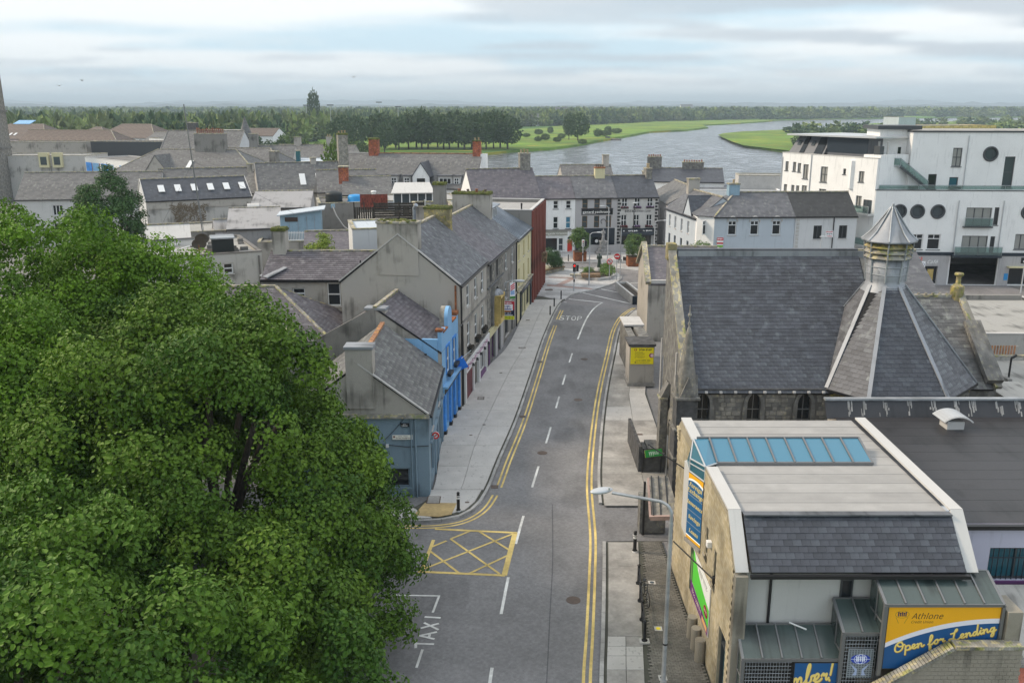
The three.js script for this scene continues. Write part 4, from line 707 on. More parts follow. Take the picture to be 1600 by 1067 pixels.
// narrow grey house
{
  const a = [-0.81, 78.8], b = [0.41, 86.2], W = 8.4, g = building('grey_house', 'plain grey rendered house with sash windows between the stone house and cream house', a, b, W, {
    eave: 8.7, ridge: 11.85, wall: 'render_grey', walls: { front: 'render_dark' }, roofMat: 'slate', slate: { gauge: 0.24, width: 0.30 }, slateBack: true, category: 'house',
    wins: { front: [[1.2, 6.7, 0.85, 1.5, { deep: 0.04 }], [4.8, 6.7, 0.85, 1.5, { deep: 0.04 }], [1.2, 4.0, 0.85, 1.6, { deep: 0.04 }], [4.8, 4.0, 0.85, 1.6, { deep: 0.04 }], [1.0, 0.5, 1.8, 2.0, { style: 'case', frame: 'frame_grey' }], [4.6, 0.1, 1.0, 2.2, { style: 'plain', frame: 'navy_paint', sill: null, name: 'door' }]] },
  });
  mesh('string_course', bx(0, 7.4, 3.3, 3.45, 0.003, 0.1), 'render_grey', g);
  chimney(g, 7.1, -4.2, 9.0, 13.0, 1.1, 3.7, { mat: 'render_grey', cap: 'moss', pots: 4, potMat: ['terracotta', 'tile_brown'], potH: 0.34, moss: 0.7, label: 'broad rendered chimney with mossy cap' });
  chimney(g, 6.3, -7.2, 8.2, 13.9, 1.0, 1.1, { mat: 'render_dark', cap: 'moss', moss: 1.6 });
  mesh('rain_pipe', bar([7.3, 0, 0.08], [7.3, 8.6, 0.08], 0.06), 'black_paint', g);
  const sg = thing('projecting_sign', 'tall narrow projecting lightbox with red stripes under the bracket lamp', 'sign', [0.05, 80.6, 3.9], 0.5);
  board('lightbox', sg, canvasMat('barber_sign', 96, 256, (x, w, h) => { x.fillStyle = '#eef0f4'; x.fillRect(0, 0, w, h); x.strokeStyle = '#d3202e'; x.lineWidth = 18; for (let i = 0; i < 3; i++) { x.beginPath(); x.moveTo(8, 60 + i * 34); x.lineTo(88, 10 + i * 34); x.stroke(); } x.fillStyle = '#8fb0dc'; x.fillRect(12, 124, 72, 70); x.fillStyle = '#3f8a3a'; x.fillRect(0, 218, w, 38); }), 0.55, 1.5, 0.16, 'sign_white', [0, 0, 0]);
  mesh('bracket', bar([-0.75, 0.8, -0.08], [-0.2, 0.8, -0.08], 0.03), 'black_paint', sg);
  const lp = thing('bracket_lamp', 'grey street lamp head on a bracket from the grey house', 'lamp', [-0.15, 79.4, 5.6], 0);
  mesh('arm', tube([[-0.65, -0.5, 0], [-0.5, 0.0, 0], [0.0, 0.2, 0], [0.35, 0.2, 0]], 0.035), 'lamp_grey', lp); mesh('lamp_head', [new THREE.SphereGeometry(1, 16, 10).scale(0.55, 0.13, 0.2).translate(0.75, 0.2, 0)], 'lamp_grey', lp);
}
// cream house with a zinc dormer roof
{
  const a = [0.42, 86.25], b = [2.05, 96.3], W = 8.6, g = building('cream_house', 'cream painted house with blank panels, a black shopfront and grey metal roof', a, b, W, {
    eave: 8.45, ridge: 10.9, wall: 'render_cream', walls: { left: 'render_grey', back: 'render_grey', right: 'render_grey' }, roofMat: 'zinc', category: 'house', ridgeMat: 'zinc',
    wins: { front: [[1.2, 6.2, 0.9, 1.6, { frame: 'render_cream', glass: 'yellow_wood' }], [4.5, 6.2, 0.9, 1.6, { frame: 'render_cream', glass: 'yellow_wood' }], [7.8, 6.2, 0.9, 1.6, { frame: 'render_cream', glass: 'yellow_wood' }], [1.2, 3.6, 0.9, 1.8, { frame: 'render_cream', glass: 'yellow_wood' }], [4.5, 3.6, 0.9, 1.8, { frame: 'render_cream', glass: 'yellow_wood' }], [7.8, 3.6, 0.9, 1.8, { frame: 'render_cream', glass: 'yellow_wood' }], [2.9, 0.4, 1.7, 2.1, { style: 'case', frame: 'frame_grey', sill: null }], [5.2, 0.1, 1.1, 2.4, { style: 'plain', frame: 'frame_grey', sill: null, name: 'door' }], [6.9, 0.4, 2.2, 2.1, { style: 'case', frame: 'frame_grey', sill: null }]] },
  }), L = g.userData.L;
  const seams = []; for (let u = 0.5; u < L; u += 0.6) seams.push(beam([u, 8.5, 0.06], [u, 10.9, -4.25], 0.04, 0.05)); mesh('standing_seam', seams, 'zinc', g);
  mesh('fascia', [bx(2.3, L - 0.2, 2.6, 3.25, 0.003, 0.2), bx(2.3, 2.75, 0, 2.6, 0.003, 0.14), bx(9.3, L - 0.2, 0, 2.6, 0.003, 0.14)], 'navy_paint', g); mesh('cornice', bx(0, L, 3.26, 3.38, 0.003, 0.3), 'coping', g);
  const fm = canvasMat('navy_fascia', 512, 64, (x, w, h) => { x.fillStyle = '#20242b'; x.fillRect(0, 0, w, h); x.fillStyle = '#aab0b8'; strokes(x, 100, 14, 320, 36, 7); }); const fp = mesh('fascia_print', panelGeo(6.6, 0.5), fm, g); fp.position.set(6, 2.68, 0.206);
  const d = mesh('dormer', [bx(1.0, 6.2, 9.1, 11.2, -5.6, -3.0)], 'navy_paint', g); mesh('dormer_roof', [polyFace([[0.7, 11.3, -2.7], [6.5, 11.3, -2.7], [6.5, 11.8, -6.2], [0.7, 11.8, -6.2]], 0.12)], 'zinc', d);
  for (let i = 0; i < 4; i++) { const w = mesh('dormer_window', windowGeo(0.8, 1.1, 'plain'), 'upvc', d); w.position.set(1.5 + i * 1.15, 9.95, -2.93); const p = mesh('pane', boxGeo(0.74, 1.04, 0.012), 'glass_mid', w); p.position.set(0.03, 0.03, -0.045); }
}
// building with red vertical fins
{
  const a = [2.1, 96.4], b = [3.85, 108.2], W = 9, g = building('finned_building', 'flat-roofed building behind tall rust-red vertical fins', a, b, W, { eave: 10.2, roof: 'flat', wall: 'render_dark', roofMat: 'membrane', parapet: 0.35, copingMat: 'fascia_white', wins: { front: [0, 1, 2, 3].map(i => [1.2 + i * 2.8, 3.6, 1.4, 5.6, { style: 'case', frame: 'frame_grey', sill: null }]).concat([[0.9, 0.2, 10, 2.7, { style: 'three', frame: 'frame_grey', sill: null, name: 'shop_window' }]]) } }), L = g.userData.L;
  for (let i = 0; i < 9; i++) { const u = 0.25 + i * (L - 0.5) / 8; mesh('fin', rbx(u - 0.22, u + 0.22, 0.1, 10.15, 0.003, 0.26, 0.03), 'fin_red', g); }
  mesh('roof_light', [bx(0.2, 0.35, 10.3, 10.7, -1.2, -1.05), cyl(0.27, 10.7, 10.95, -1.12, 0.1)], 'black_paint', g);
  mesh('wall_bracket', [rbx(8.5, 8.9, 3.2, 4.3, 0.003, 0.75), rbx(9.85, 10.2, 3.6, 4.2, 0.003, 0.65)], 'timber', g);
}

// ---------------------------------------------------------------- the church
seed(33);
{
  const X0 = 9.25, D0 = 45.6, W = 7.0, Wr = 6.3, L = 11.2, lanc = [1.0, 3.72, 6.42];
  const lancet = (u, y0, w, h, n = 8) => { const p = [[u - w / 2, y0], [u + w / 2, y0], [u + w / 2, y0 + h - w * 0.9]]; for (let i = 1; i <= n; i++) { const t = i / n; p.push([u + w / 2 - w / 2 * (1 - Math.cos(t * 1.35)) / (1 - Math.cos(1.35)), y0 + h - w * 0.9 + w * 0.9 * Math.sin(t * 1.35) / Math.sin(1.35)]); } for (let i = n - 1; i >= 0; i--) { const t = i / n; p.push([u - w / 2 + w / 2 * (1 - Math.cos(t * 1.35)) / (1 - Math.cos(1.35)), y0 + h - w * 0.9 + w * 0.9 * Math.sin(t * 1.35) / Math.sin(1.35)]); } return p; };
  const g = building('stone_church', 'grey stone church with a steep slate roof, eight-sided pyramid roof and leaded lantern', [X0, D0], [X0 + L, D0], W, {
    eave: 6.5, ridge: 12.85, at: 0.9, eaveBack: 12.0, wall: 'mortar', walls: { left: 'stone_b', back: 'stone_b' }, roofMat: 'slate_dark', slate: { gauge: 0.235, width: 0.37, singles: 300, lift: 0.016 }, slateBack: false, category: 'church', gutter: null, over: 0.28, verge: -0.3, ridgeMat: 'lead_dark',
    wins: { front: lanc.map(u => [u - 0.36, 3.7, 0.72, 2.5, { skip: true, poly: lancet(u, 3.7, 0.72, 2.5) }]) },
  });
  for (const u of lanc) {
    const ring = new THREE.Shape(lancet(u, 3.66, 1.18, 2.78).map(p => new THREE.Vector2(...p))); ring.holes.push(new THREE.Path(lancet(u, 3.7, 0.72, 2.5).map(p => new THREE.Vector2(...p))));
    const w = mesh('lancet_window', [new THREE.ExtrudeGeometry(ring, { depth: 0.1, bevelEnabled: false }).translate(0, 0, 0.003)], 'stone_b', g);
    mesh('pane', [new THREE.ShapeGeometry(new THREE.Shape(lancet(u, 3.7, 0.72, 2.5).map(p => new THREE.Vector2(...p)))).translate(0, 0, -0.2)], 'glass_dark', w);
    mesh('glazing_bar', [bx(u - 0.35, u + 0.35, 4.62, 4.68, -0.19, -0.16), bx(u - 0.35, u + 0.35, 5.2, 5.25, -0.19, -0.16), bx(u - 0.02, u + 0.02, 3.7, 6.1, -0.19, -0.165)], 'frame_alu', w);
  }
  const inL = (u, y, w, h) => lanc.some(c => Math.abs(u - c) < 0.58 + w && y > 3.6 && y < 6.5 - Math.max(0, Math.abs(u - c) - 0.15) * 1.3 + h * 0.4);
  rubble(g, ID, 0.9, 8.0, 4.4, 6.36, (u, y, w, h) => !inL(u, y, w, h), { course: 0.24, singles: 200, wmin: 0.22, wmax: 0.55 });
  for (let i = 0; i < 10; i++) mesh('eaves_bracket', rbx(1.0 + i * 0.78, 1.16 + i * 0.78, 6.24, 6.36, 0.05, 0.32, 0.02), 'concrete_c', g);
  mesh('eaves_course', bx(0.6, 9.2, 6.37, 6.47, 0.003, 0.2), 'stone_dark', g);
  // raised gable towards the street
  const cop = (z0, y0, z1, y1, w, h, x) => beam([x, y0, z0], [x, y1, z1], w, h);
  mesh('gable_coping', [cop(0.35, 6.55, -Wr, 13.05, 0.46, 0.24, 0.06)], 'coping', g);
  mesh('gable_parapet', [wallShape([[0.0, 6.4], [W, 6.4], [W - Wr, 12.9], [0, 12.2]], [], 0.4)].map(q => q.translate(0, 0, 0.06).applyMatrix4(faceM(L, W).left)), 'stone_b', g);
  mesh('coping_block', rbx(-0.22, 0.34, 12.3, 13.3, -Wr - 0.4, -Wr + 0.3, 0.06), 'stone_lichen', g);
  mesh('ridge_flashing', [beam([0.4, 12.62, -6.0], [L, 12.62, -6.0], 0.06, 0.5)].map(q => q), 'lead', g);
  for (const [z, h] of [[-4.6, 5.4]]) { const b = mesh('buttress', [bx(-0.55, -0.13, 0, h - 0.9, z - 0.4, z + 0.4), polyFace([[-0.55, h - 0.9, z + 0.4], [-0.13, h, z + 0.4], [-0.13, h, z - 0.4], [-0.55, h - 0.9, z - 0.4]], 0.4)], 'stone_b', g); mesh('weathering', bx(-0.62, -0.13, h - 1.0, h - 0.88, z - 0.45, z + 0.45), 'coping', b); }
  mesh('doorway', [wallShape(lancet(3.6, 0, 2.2, 4.2), [lancet(3.6, 0.01, 1.5, 3.5)], 0.2)].map(q => q.translate(0, 0, 0.1).applyMatrix4(faceM(L, W).left)), 'stone_c', g);
  mesh('rain_pipe', [bar([-0.25, 0, -1.5], [-0.25, 8, -1.5], 0.06), bar([-0.2, 0, -6.6], [-0.2, 7.5, -6.6], 0.06)], 'concrete_c', g);
  // corner pinnacle
  {
    const px = 0.05, pz = 0.0, sh = [bx(px - 0.62, px + 0.62, 0, 4.3, pz - 0.62, pz + 0.62), bx(px - 0.56, px + 0.56, 4.3, 6.0, pz - 0.56, pz + 0.56)], p = mesh('pinnacle', sh, 'stone_dark', g);
    mesh('string_course', [rbx(px - 0.7, px + 0.7, 4.22, 4.36, pz - 0.7, pz + 0.7), rbx(px - 0.66, px + 0.66, 5.95, 6.1, pz - 0.66, pz + 0.66), rbx(px - 0.68, px + 0.68, 2.6, 2.74, pz - 0.68, pz + 0.68)], 'stone_b', p);
    const gab = []; for (let k = 0; k < 4; k++) { const t = new THREE.Shape(); t.moveTo(-0.42, 6.1); t.lineTo(0.42, 6.1); t.lineTo(0, 7.2); gab.push(new THREE.ExtrudeGeometry(t, { depth: 0.14, bevelEnabled: false }).translate(0, 0, 0.44).rotateY(k * Math.PI / 2).translate(px, 0, pz)); } mesh('gablet', gab, 'stone_b', p);
    mesh('spire', [lathe([[0.01, 9.9], [0.09, 9.75], [0.15, 9.5], [0.62, 6.1], [0.001, 6.1]], 8).translate(px, 0, pz)], 'stone', p);
    const fin = lathe([[0.001, 11.0], [0.03, 10.95], [0.03, 10.6], [0.1, 10.5], [0.1, 10.42], [0.03, 10.35], [0.03, 10.1], [0.09, 10.0], [0.03, 9.85], [0.03, 9.6]], 8).translate(px, 0, pz); mesh('finial', [fin], 'stone_c', p);
  }
  // eight-sided crossing
  {
    const cx = 20.3 - X0, cz = -(48.5 - D0), R0 = 5.36, ax = 20.45 - X0, az = -(48.3 - D0), R1 = 1.05, y0 = 6.45, y1 = 11.55, ang = k => Math.PI / 8 + k * Math.PI / 4;
    const lo = [], hi = [], wl = []; for (let k = 0; k < 8; k++) { const a = ang(k); lo.push(V(cx + Math.cos(a) * R0, y0, cz + Math.sin(a) * R0)); hi.push(V(ax + Math.cos(a) * R1, y1, az + Math.sin(a) * R1)); wl.push([cx + Math.cos(a) * (R0 - 0.3), -(cz + Math.sin(a) * (R0 - 0.3))]); }
    lo[3].set(16.75 - X0, y0, -(45.5 - D0)); lo[4].set(16.75 - X0, y0, -(50.5 - D0)); wl[3] = [16.95 - X0, 45.6 - D0]; wl[4] = [16.95 - X0, 50.4 - D0];
    const wall = mesh('octagon_wall', prism(wl.map(p => [p[0], p[1]]).reverse(), 0, y0 - 0.02), 'mortar', g);
    const rf = mesh('octagon_roof', lo.map((p, k) => { const n = (k + 1) % 8; return polyFace([hi[k].toArray(), hi[n].toArray(), lo[n].toArray(), lo[k].toArray()], 0.1); }), 'underlay', g);
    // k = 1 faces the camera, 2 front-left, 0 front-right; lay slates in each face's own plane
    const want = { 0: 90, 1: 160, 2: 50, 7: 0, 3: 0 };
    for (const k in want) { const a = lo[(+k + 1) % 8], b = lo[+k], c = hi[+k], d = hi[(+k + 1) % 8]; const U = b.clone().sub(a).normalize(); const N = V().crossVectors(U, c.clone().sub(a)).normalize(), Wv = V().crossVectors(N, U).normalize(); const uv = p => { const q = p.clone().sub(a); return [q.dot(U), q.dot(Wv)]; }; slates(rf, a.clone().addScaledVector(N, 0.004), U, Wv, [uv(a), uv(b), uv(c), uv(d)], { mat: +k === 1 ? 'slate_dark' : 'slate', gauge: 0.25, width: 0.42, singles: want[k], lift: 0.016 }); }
    lo.forEach((p, k) => mesh('hip_flashing', [beam([p.x, p.y + 0.07, p.z], [hi[k].x, hi[k].y + 0.07, hi[k].z], 0.2, 0.06)], 'lead', rf));
    mesh('eaves_gutter', lo.map((p, k) => { const n = lo[(k + 1) % 8]; return beam([p.x, y0 - 0.05, p.z], [n.x, y0 - 0.05, n.z], 0.14, 0.12); }), 'black_paint', rf);
    const a0 = V(wl[2][0], 0, -wl[2][1]), a1 = V(wl[1][0], 0, -wl[1][1]), b3 = V(wl[3][0], 0, -wl[3][1]), b0 = V(wl[0][0], 0, -wl[0][1]);
    const onFace = (p, q) => { const d = q.clone().sub(p), th = Math.atan2(-d.z, d.x); return [new THREE.Matrix4().makeRotationY(th).setPosition(p.x, 0, p.z), d.length()]; };
    for (const [p, q, arch] of [[b3, a0, 0], [a0, a1, 1], [a1, b0, 0]]) { const [m, len] = onFace(p, q); rubble(wall, m, 0.02, len - 0.02, 4.6, 6.3, (u, y) => !arch || Math.hypot(u - len / 2, (y - 5.1) * 1.1) > 0.75, { course: 0.28, singles: 45, wmin: 0.3, wmax: 0.7, matsList: ['stone', 'stone_c', 'stone_lichen'] }); if (arch) mesh('window_head', [wallShape(lancet(len / 2, 4.0, 1.3, 1.85), [lancet(len / 2, 4.0, 1.0, 1.55)], 0.1)].map(o => o.translate(0, 0, 0.06).applyMatrix4(m)), 'stone_b', wall); }
    for (let i = 0; i < 5; i++) mesh('eaves_bracket', rbx(cx - 1.75 + i * 0.85, cx - 1.58 + i * 0.85, 6.2, 6.33, cz + 4.6, cz + 4.95, 0.02), 'concrete_c', wall);
    // lantern: leaded drum, louvres, flared cap
    const oct = (pts) => lathe(pts, 8).rotateY(Math.PI / 8).translate(ax, 0, az);
    const la = mesh('lantern', [oct([[1.28, 11.25], [1.0, 11.7], [1.02, 11.9], [1.08, 13.05], [0.001, 13.05]])], 'lead', g);
    const rolls = []; for (let k = 0; k < 8; k++) { const a = ang(k); rolls.push(bar([ax + Math.cos(a) * 1.02, 11.8, az + Math.sin(a) * 1.02], [ax + Math.cos(a) * 1.09, 13.05, az + Math.sin(a) * 1.09], 0.05)); } for (const y of [12.2, 12.62]) { const r = 1.03 + (y - 11.9) * 0.055; for (let k = 0; k < 8; k++) rolls.push(bar([ax + Math.cos(ang(k)) * r, y, az + Math.sin(ang(k)) * r], [ax + Math.cos(ang(k + 1)) * r, y, az + Math.sin(ang(k + 1)) * r], 0.025)); }
    mesh('lead_roll', rolls, 'galv', la);
    for (let i = 0; i < 3; i++) { const y = 13.06 + i * 0.29; mesh('louvre', [oct([[1.22 + 0.02 * i, y], [1.24 + 0.02 * i, y + 0.04], [1.04, y + 0.27], [0.8, y + 0.27], [1.0, y]])], i === 2 ? 'stone_lichen' : 'coping', la); }
    mesh('louvre_post', Array.from({ length: 8 }, (_, k) => bar([ax + Math.cos(ang(k)) * 1.18, 13.0, az + Math.sin(ang(k)) * 1.18], [ax + Math.cos(ang(k)) * 1.24, 13.98, az + Math.sin(ang(k)) * 1.24], 0.05)), 'lead', la);
    mesh('lantern_cap', [oct([[1.3, 13.93], [1.42, 13.95], [1.4, 14.06], [0.98, 14.42], [0.6, 14.95], [0.3, 15.4], [0.1, 15.75], [0.001, 15.8]])], 'lead', la);
    const rl2 = []; for (let k = 0; k < 8; k++) { const a = ang(k), q = (r, y) => [ax + Math.cos(a) * r, y, az + Math.sin(a) * r]; rl2.push(tube([q(1.42, 14.04), q(1.0, 14.44), q(0.62, 14.97), q(0.1, 15.78)], 0.045, 6, 12)); } rl2.push(cyl(ax, 15.75, 15.95, az, 0.09, 0.07, 8)); mesh('cap_roll', rl2, 'galv', la);
  }
  // chancel beyond the crossing
  {
    const c = building('church_chancel', 'lower slate-roofed chancel of the church with a stone gable finial, right of the pyramid roof', [20.5, 46.9], [26.6, 46.9], 10.2, { eave: 6.2, ridge: 10.1, wall: 'stone_b', roofMat: 'slate_warm', slate: { gauge: 0.26, width: 0.36, singles: 120 }, category: 'church', gutter: null, over: 0.25, verge: -0.25 });
    mesh('gable_coping', [beam([6.05, 6.15, 0.3], [6.05, 10.25, -5.1], 0.4, 0.2), beam([6.05, 6.15, -10.5], [6.05, 10.25, -5.1], 0.4, 0.2)], 'coping', c);
    mesh('buttress_slab', [polyFace([[5.4, 6.6, 0.35], [6.3, 6.6, 0.35], [6.3, 9.2, -2.9], [5.4, 9.2, -2.9]], 0.3)], 'stone_b', c);
    mesh('finial', [lathe([[0.001, 11.55], [0.24, 11.52], [0.27, 11.42], [0.22, 11.36], [0.14, 11.3], [0.14, 10.9], [0.2, 10.85], [0.34, 10.75], [0.38, 10.7], [0.38, 9.4], [0.001, 9.4]], 10).translate(5.85, 0, -5.1)], 'stone_lichen', c);
    mesh('crest_tile', Array.from({ length: 12 }, (_, i) => bx(0.6 + i * 0.42, 0.72 + i * 0.42, 10.2, 10.34, -5.16, -5.04)), 'ridge_tile', c);
  }
}
building('parish_hall', 'long slate-roofed hall directly behind the church roof', [13.5, 54.0], [27, 53.8], 12, { eave: 8.6, ridge: 11.6, wall: 'stone_b', roofMat: 'slate', category: 'hall' });
{
  const g = building('street_annexe', 'grey rendered building with a stone-coped slate roof between church and square', [12.4, 80], [19.5, 79.6], 11, { eave: 5.4, ridge: 8.0, wall: 'render_grey', roofMat: 'slate_purple', verge: -0.2, gutter: null });
  mesh('gable_coping', [beam([-0.02, 5.5, 0.15], [-0.02, 8.35, -5.5], 0.5, 0.3), beam([-0.02, 5.5, -11.2], [-0.02, 8.35, -5.5], 0.5, 0.3)], 'coping', g);
  mesh('front_parapet', bx(0.0, 7.1, 5.45, 5.75, -0.3, 0.08), 'concrete_c', g);
}
// block with the yellow notice, at the edge of the church steps
{
  const w = thing('boundary_wall', 'grey roughcast wall block beside the church carrying the yellow notice', 'wall', [9.0, 66.0], 0.0);
  mesh('wall', [bx(0, 1.9, 0.1, 3.3, -2.2, 0)], 'render_grey', w); mesh('coping', [rbx(-0.1, 2.0, 3.3, 3.48, -2.35, 0.12, 0.03)], 'stone_dark', w); mesh('plinth', [bx(-0.1, 2.0, 0.1, 0.4, -2.3, 0.09)], 'concrete_d', w);
  mesh('return_wall', [bx(0.35, 0.9, 0.1, 3.2, -9.2, -2.36), bx(1.1, 1.9, 0.1, 3.3, -9.2, -2.36)], 'stone_b', w); mesh('return_coping', [bx(0.3, 2.0, 3.302, 3.45, -9.4, -6.3)], 'concrete_c', w);
  const n = thing('notice_board', 'bright yellow printed notice fixed on the grey wall beside the church', 'sign', [9.95, 65.97, 1.9], 0);
  board('notice', n, canvasMat('yellow_notice', 512, 384, (x, w2, h) => { x.fillStyle = '#f4e20c'; x.fillRect(0, 0, w2, h); x.fillStyle = '#a32f22'; x.beginPath(); x.arc(104, 44, 30, 0, 7); x.fill(); x.fillStyle = '#f4e20c'; x.fillRect(94, 22, 20, 44); x.fillStyle = '#4a3d22'; strokes(x, 156, 26, 330, 34, 9); x.fillStyle = '#7a6a24'; for (let i = 0; i < 6; i++) strokes(x, 92, 96 + i * 26, 180 + 60 * rnd(), 14, 3); x.fillStyle = '#5a4a22'; strokes(x, 110, 286, 340, 24, 5); x.fillStyle = '#333'; x.fillRect(92, 330, 26, 30); strokes(x, 130, 342, 300, 10, 3); x.fillStyle = '#8a2f5a'; x.beginPath(); x.arc(470, 180, 56, 0, 7); x.fill(); x.fillStyle = '#e8c9d0'; x.beginPath(); x.arc(484, 180, 40, 0, 7); x.fill(); }), 1.75, 1.3, 0.04, 'sign_yellow', [0, 0, 0.05]);
}
{ // steps and railings at the church door
  const s = thing('church_steps', 'dark stepped stone entrance with side walls in front of the church gable', 'steps', [8.2, 49.0], 0);
  for (let i = 0; i < 4; i++) mesh('step', bx(-0.55 + i * 0.22, 0.85, 0.1 + i * 0.16, 0.26 + i * 0.16, -3.9, -0.6 - i * 0.02), 'stone_b', s);
  mesh('side_wall', [bx(-0.75, -0.57, 0.1, 1.7, -5.2, -0.2)], 'stone_dark', s); mesh('side_wall', [bx(-0.55, 0.8, 0.1, 1.3, -0.35, -0.15)], 'stone_dark', s);
  mesh('handrail', [bar([-0.55, 1.6, -0.1], [0.6, 1.6, -0.1], 0.03), bar([-0.5, 0.1, -0.1], [-0.5, 1.6, -0.1], 0.03), bar([0.55, 0.1, -0.1], [0.55, 1.6, -0.1], 0.03)], 'black_paint', s);
  const b = thing('church_banner', 'small green banner with white marks tied beside the church steps', 'banner', [8.25, 48.55, 1.35], 0.05);
  board('cloth', b, canvasMat('green_banner', 256, 80, (x, w, h) => { x.fillStyle = '#2f9b4a'; x.fillRect(0, 0, w, h); x.fillStyle = '#dfeee0'; strokes(x, 40, 20, 180, 40, 8); }), 1.1, 0.42, 0.02, 'lime', [0, 0, 0], 0.25, -0.35);
  mesh('pole', bar([0.75, -1.3, -0.02], [0.75, 1.3, -0.02], 0.04), 'galv', b);
}
// ---------------------------------------------------------------- the credit union
seed(41);
{
  const X0 = 7.5, D0 = 27.2, L = 8.1, W = 10.8;
  const g = thing('credit_union', 'tan brick office with a white sloping roof, slate mansard, ridge skylight and yellow-blue signs', 'building', [X0, D0], 0);
  const F = faceM(L, W).left, prof = [[0, 0], [W, 0], [W, 5.85], [9.45, 7.36], [5.75, 7.42], [5.75, 6.2], [3.0, 6.2], [3.0, 7.46], [0.55, 7.55], [0, 7.1]];
  const slit = [[6.55, 4.3, 6.8, 5.4], [8.0, 3.9, 8.28, 5.2], [2.2, 4.6, 2.42, 5.7]], door = [9.3, 0.1, 10.3, 2.9];
  const wl = wallShape(prof, [...slit, door], 0.3).applyMatrix4(F); mesh('wall', wl, 'mortar_tan', g);
  // bricks on the street wall: too fine to pick apart, so joined in two tones
  { const q = [[], []]; const ins = (u, y) => { if (y < 0.15 || u < 0.02 || u > W - 0.02) return false; const top = u > 9.45 ? 7.36 - (u - 9.45) * 1.13 : u > 5.75 ? 7.42 - (u - 5.75) * 0.02 : u > 3.0 ? 6.15 : 7.2; if (y > top - 0.08) return false; return ![...slit, door].some(h => u > h[0] - 0.12 && u < h[2] + 0.12 && y > h[1] - 0.05 && y < h[3] + 0.05); };
    let row = 0; for (let y = 0.2; y < 8; y += 0.15, row++) for (let u = (row % 2) * 0.11; u < W; u += 0.225) { if (!ins(u + 0.1, y + 0.07)) continue; const b = new THREE.PlaneGeometry(0.215, 0.138); b.translate(u + 0.108, y + 0.07, 0.012 + rnd() * 0.003); b.applyMatrix4(F); q[rnd() < 0.6 ? 0 : 1].push(b); }
    q.forEach((l, i) => stuff(mesh('brick_field', l, i ? 'brick_tan_b' : 'brick_tan', g))); }
  for (const s of slit) { const w = mesh('slit_window', [bx(s[0], s[2], s[1], s[3], -0.2, -0.15)].map(q => q.applyMatrix4(F)), 'glass_dark', g); mesh('sill', [polyFace([[s[0] - 0.04, s[1] - 0.35, 0.02], [s[2] + 0.04, s[1] - 0.35, 0.02], [s[2] + 0.04, s[1], 0.14], [s[0] - 0.04, s[1], 0.14]], 0.05)].map(q => q.applyMatrix4(F)), 'brick_grey', w); }
  { const d = mesh('side_door', [bx(door[0], door[2], door[1], door[3], -0.28, -0.22)].map(q => q.applyMatrix4(F)), 'glass_teal', g); mesh('door_frame', [bx(door[0], door[0] + 0.08, door[1], door[3], -0.22, -0.1), bx(door[2] - 0.08, door[2], door[1], door[3], -0.22, -0.1), bx(door[0], door[2], 2.2, 2.28, -0.22, -0.1)].map(q => q.applyMatrix4(F)), 'frame_grey', d); }
  // white parapet cappings, left and right
  const capL = (x) => [[-0.05, 5.9, 0.12, -1.35, 7.48], [-1.35, 7.48, 0, -5.02, 7.70]].length && [beam([x, 5.88, 0.12], [x, 7.46, -1.38], 0.44, 0.08), beam([x, 7.46, -1.36], [x, 7.52, -5.0], 0.44, 0.08), beam([x, 7.54, -7.85], [x, 7.64, -10.3], 0.44, 0.08)];
  for (const q of capL(0.22)) mesh('parapet_capping', q, 'fascia_white', g);
  for (const q of [beam([7.92, 5.88, 0.12], [7.92, 7.46, -1.38], 0.44, 0.08), beam([7.92, 7.46, -1.36], [7.92, 7.64, -10.3], 0.44, 0.08)]) mesh('parapet_capping', q, 'fascia_white', g);
  mesh('capping_corbel', [0, 1, 2, 3].map(i => bx(-0.1 + i * 0.001, 0.0, 7.05 - i * 0.14, 7.15 - i * 0.14, -10.72 + i * 0.09, -10.2)), 'brick_tan', g);
  mesh('party_wall', [bx(7.75, 8.1, 0, 5.85, -10.8, 0)], 'brick_grey', g);
  mesh('rear_wall', bx(0.3, 7.75, 0, 7.2, -10.8, -10.5), 'brick_tan_b', g);
  // membrane roof in wide sheets with welded laps
  { const z0 = -1.35, y0 = 7.34, z1 = -10.55, y1 = 7.44, n = 11; for (let i = 0; i < n; i++) { const a = i / n, b = (i + 1) / n; mesh('roof_sheet', [polyFace([[0.5, lerp(y0, y1, a) + 0.012, lerp(z0, z1, a)], [7.65, lerp(y0, y1, a) + 0.012, lerp(z0, z1, a)], [7.65, lerp(y0, y1, b), lerp(z0, z1, b) - 0.03], [0.5, lerp(y0, y1, b), lerp(z0, z1, b) - 0.03]], 0.03)], shadeSet('membrane')[[2, 1, 2, 1, 2, 2, 1, 2, 1, 2, 2][i]], g); } }
  // slate mansard towards the camera
  { const m = mesh('mansard', [polyFace([[0.5, 5.95, 0.25], [7.68, 5.95, 0.25], [7.68, 7.34, -1.25], [0.5, 7.34, -1.25]], 0.1)], 'underlay', g);
    const U = V(1, 0, 0), Wv = V(0, 1.39, -1.5).normalize(); slates(m, V(0, 5.955, 0.25), U, Wv, [[0.5, 0], [7.68, 0], [7.68, 2.04], [0.5, 2.04]], { mat: 'slate_dark', gauge: 0.228, width: 0.31, singles: 300, lift: 0.018, thick: 0.01 });
    mesh('ridge_flashing', [beam([0.5, 7.38, -1.24], [7.68, 7.38, -1.24], 0.3, 0.05)], 'lead_dark', m); mesh('gutter', [beam([0.45, 5.86, 0.36], [7.75, 5.86, 0.36], 0.15, 0.12)], 'black_paint', m); }
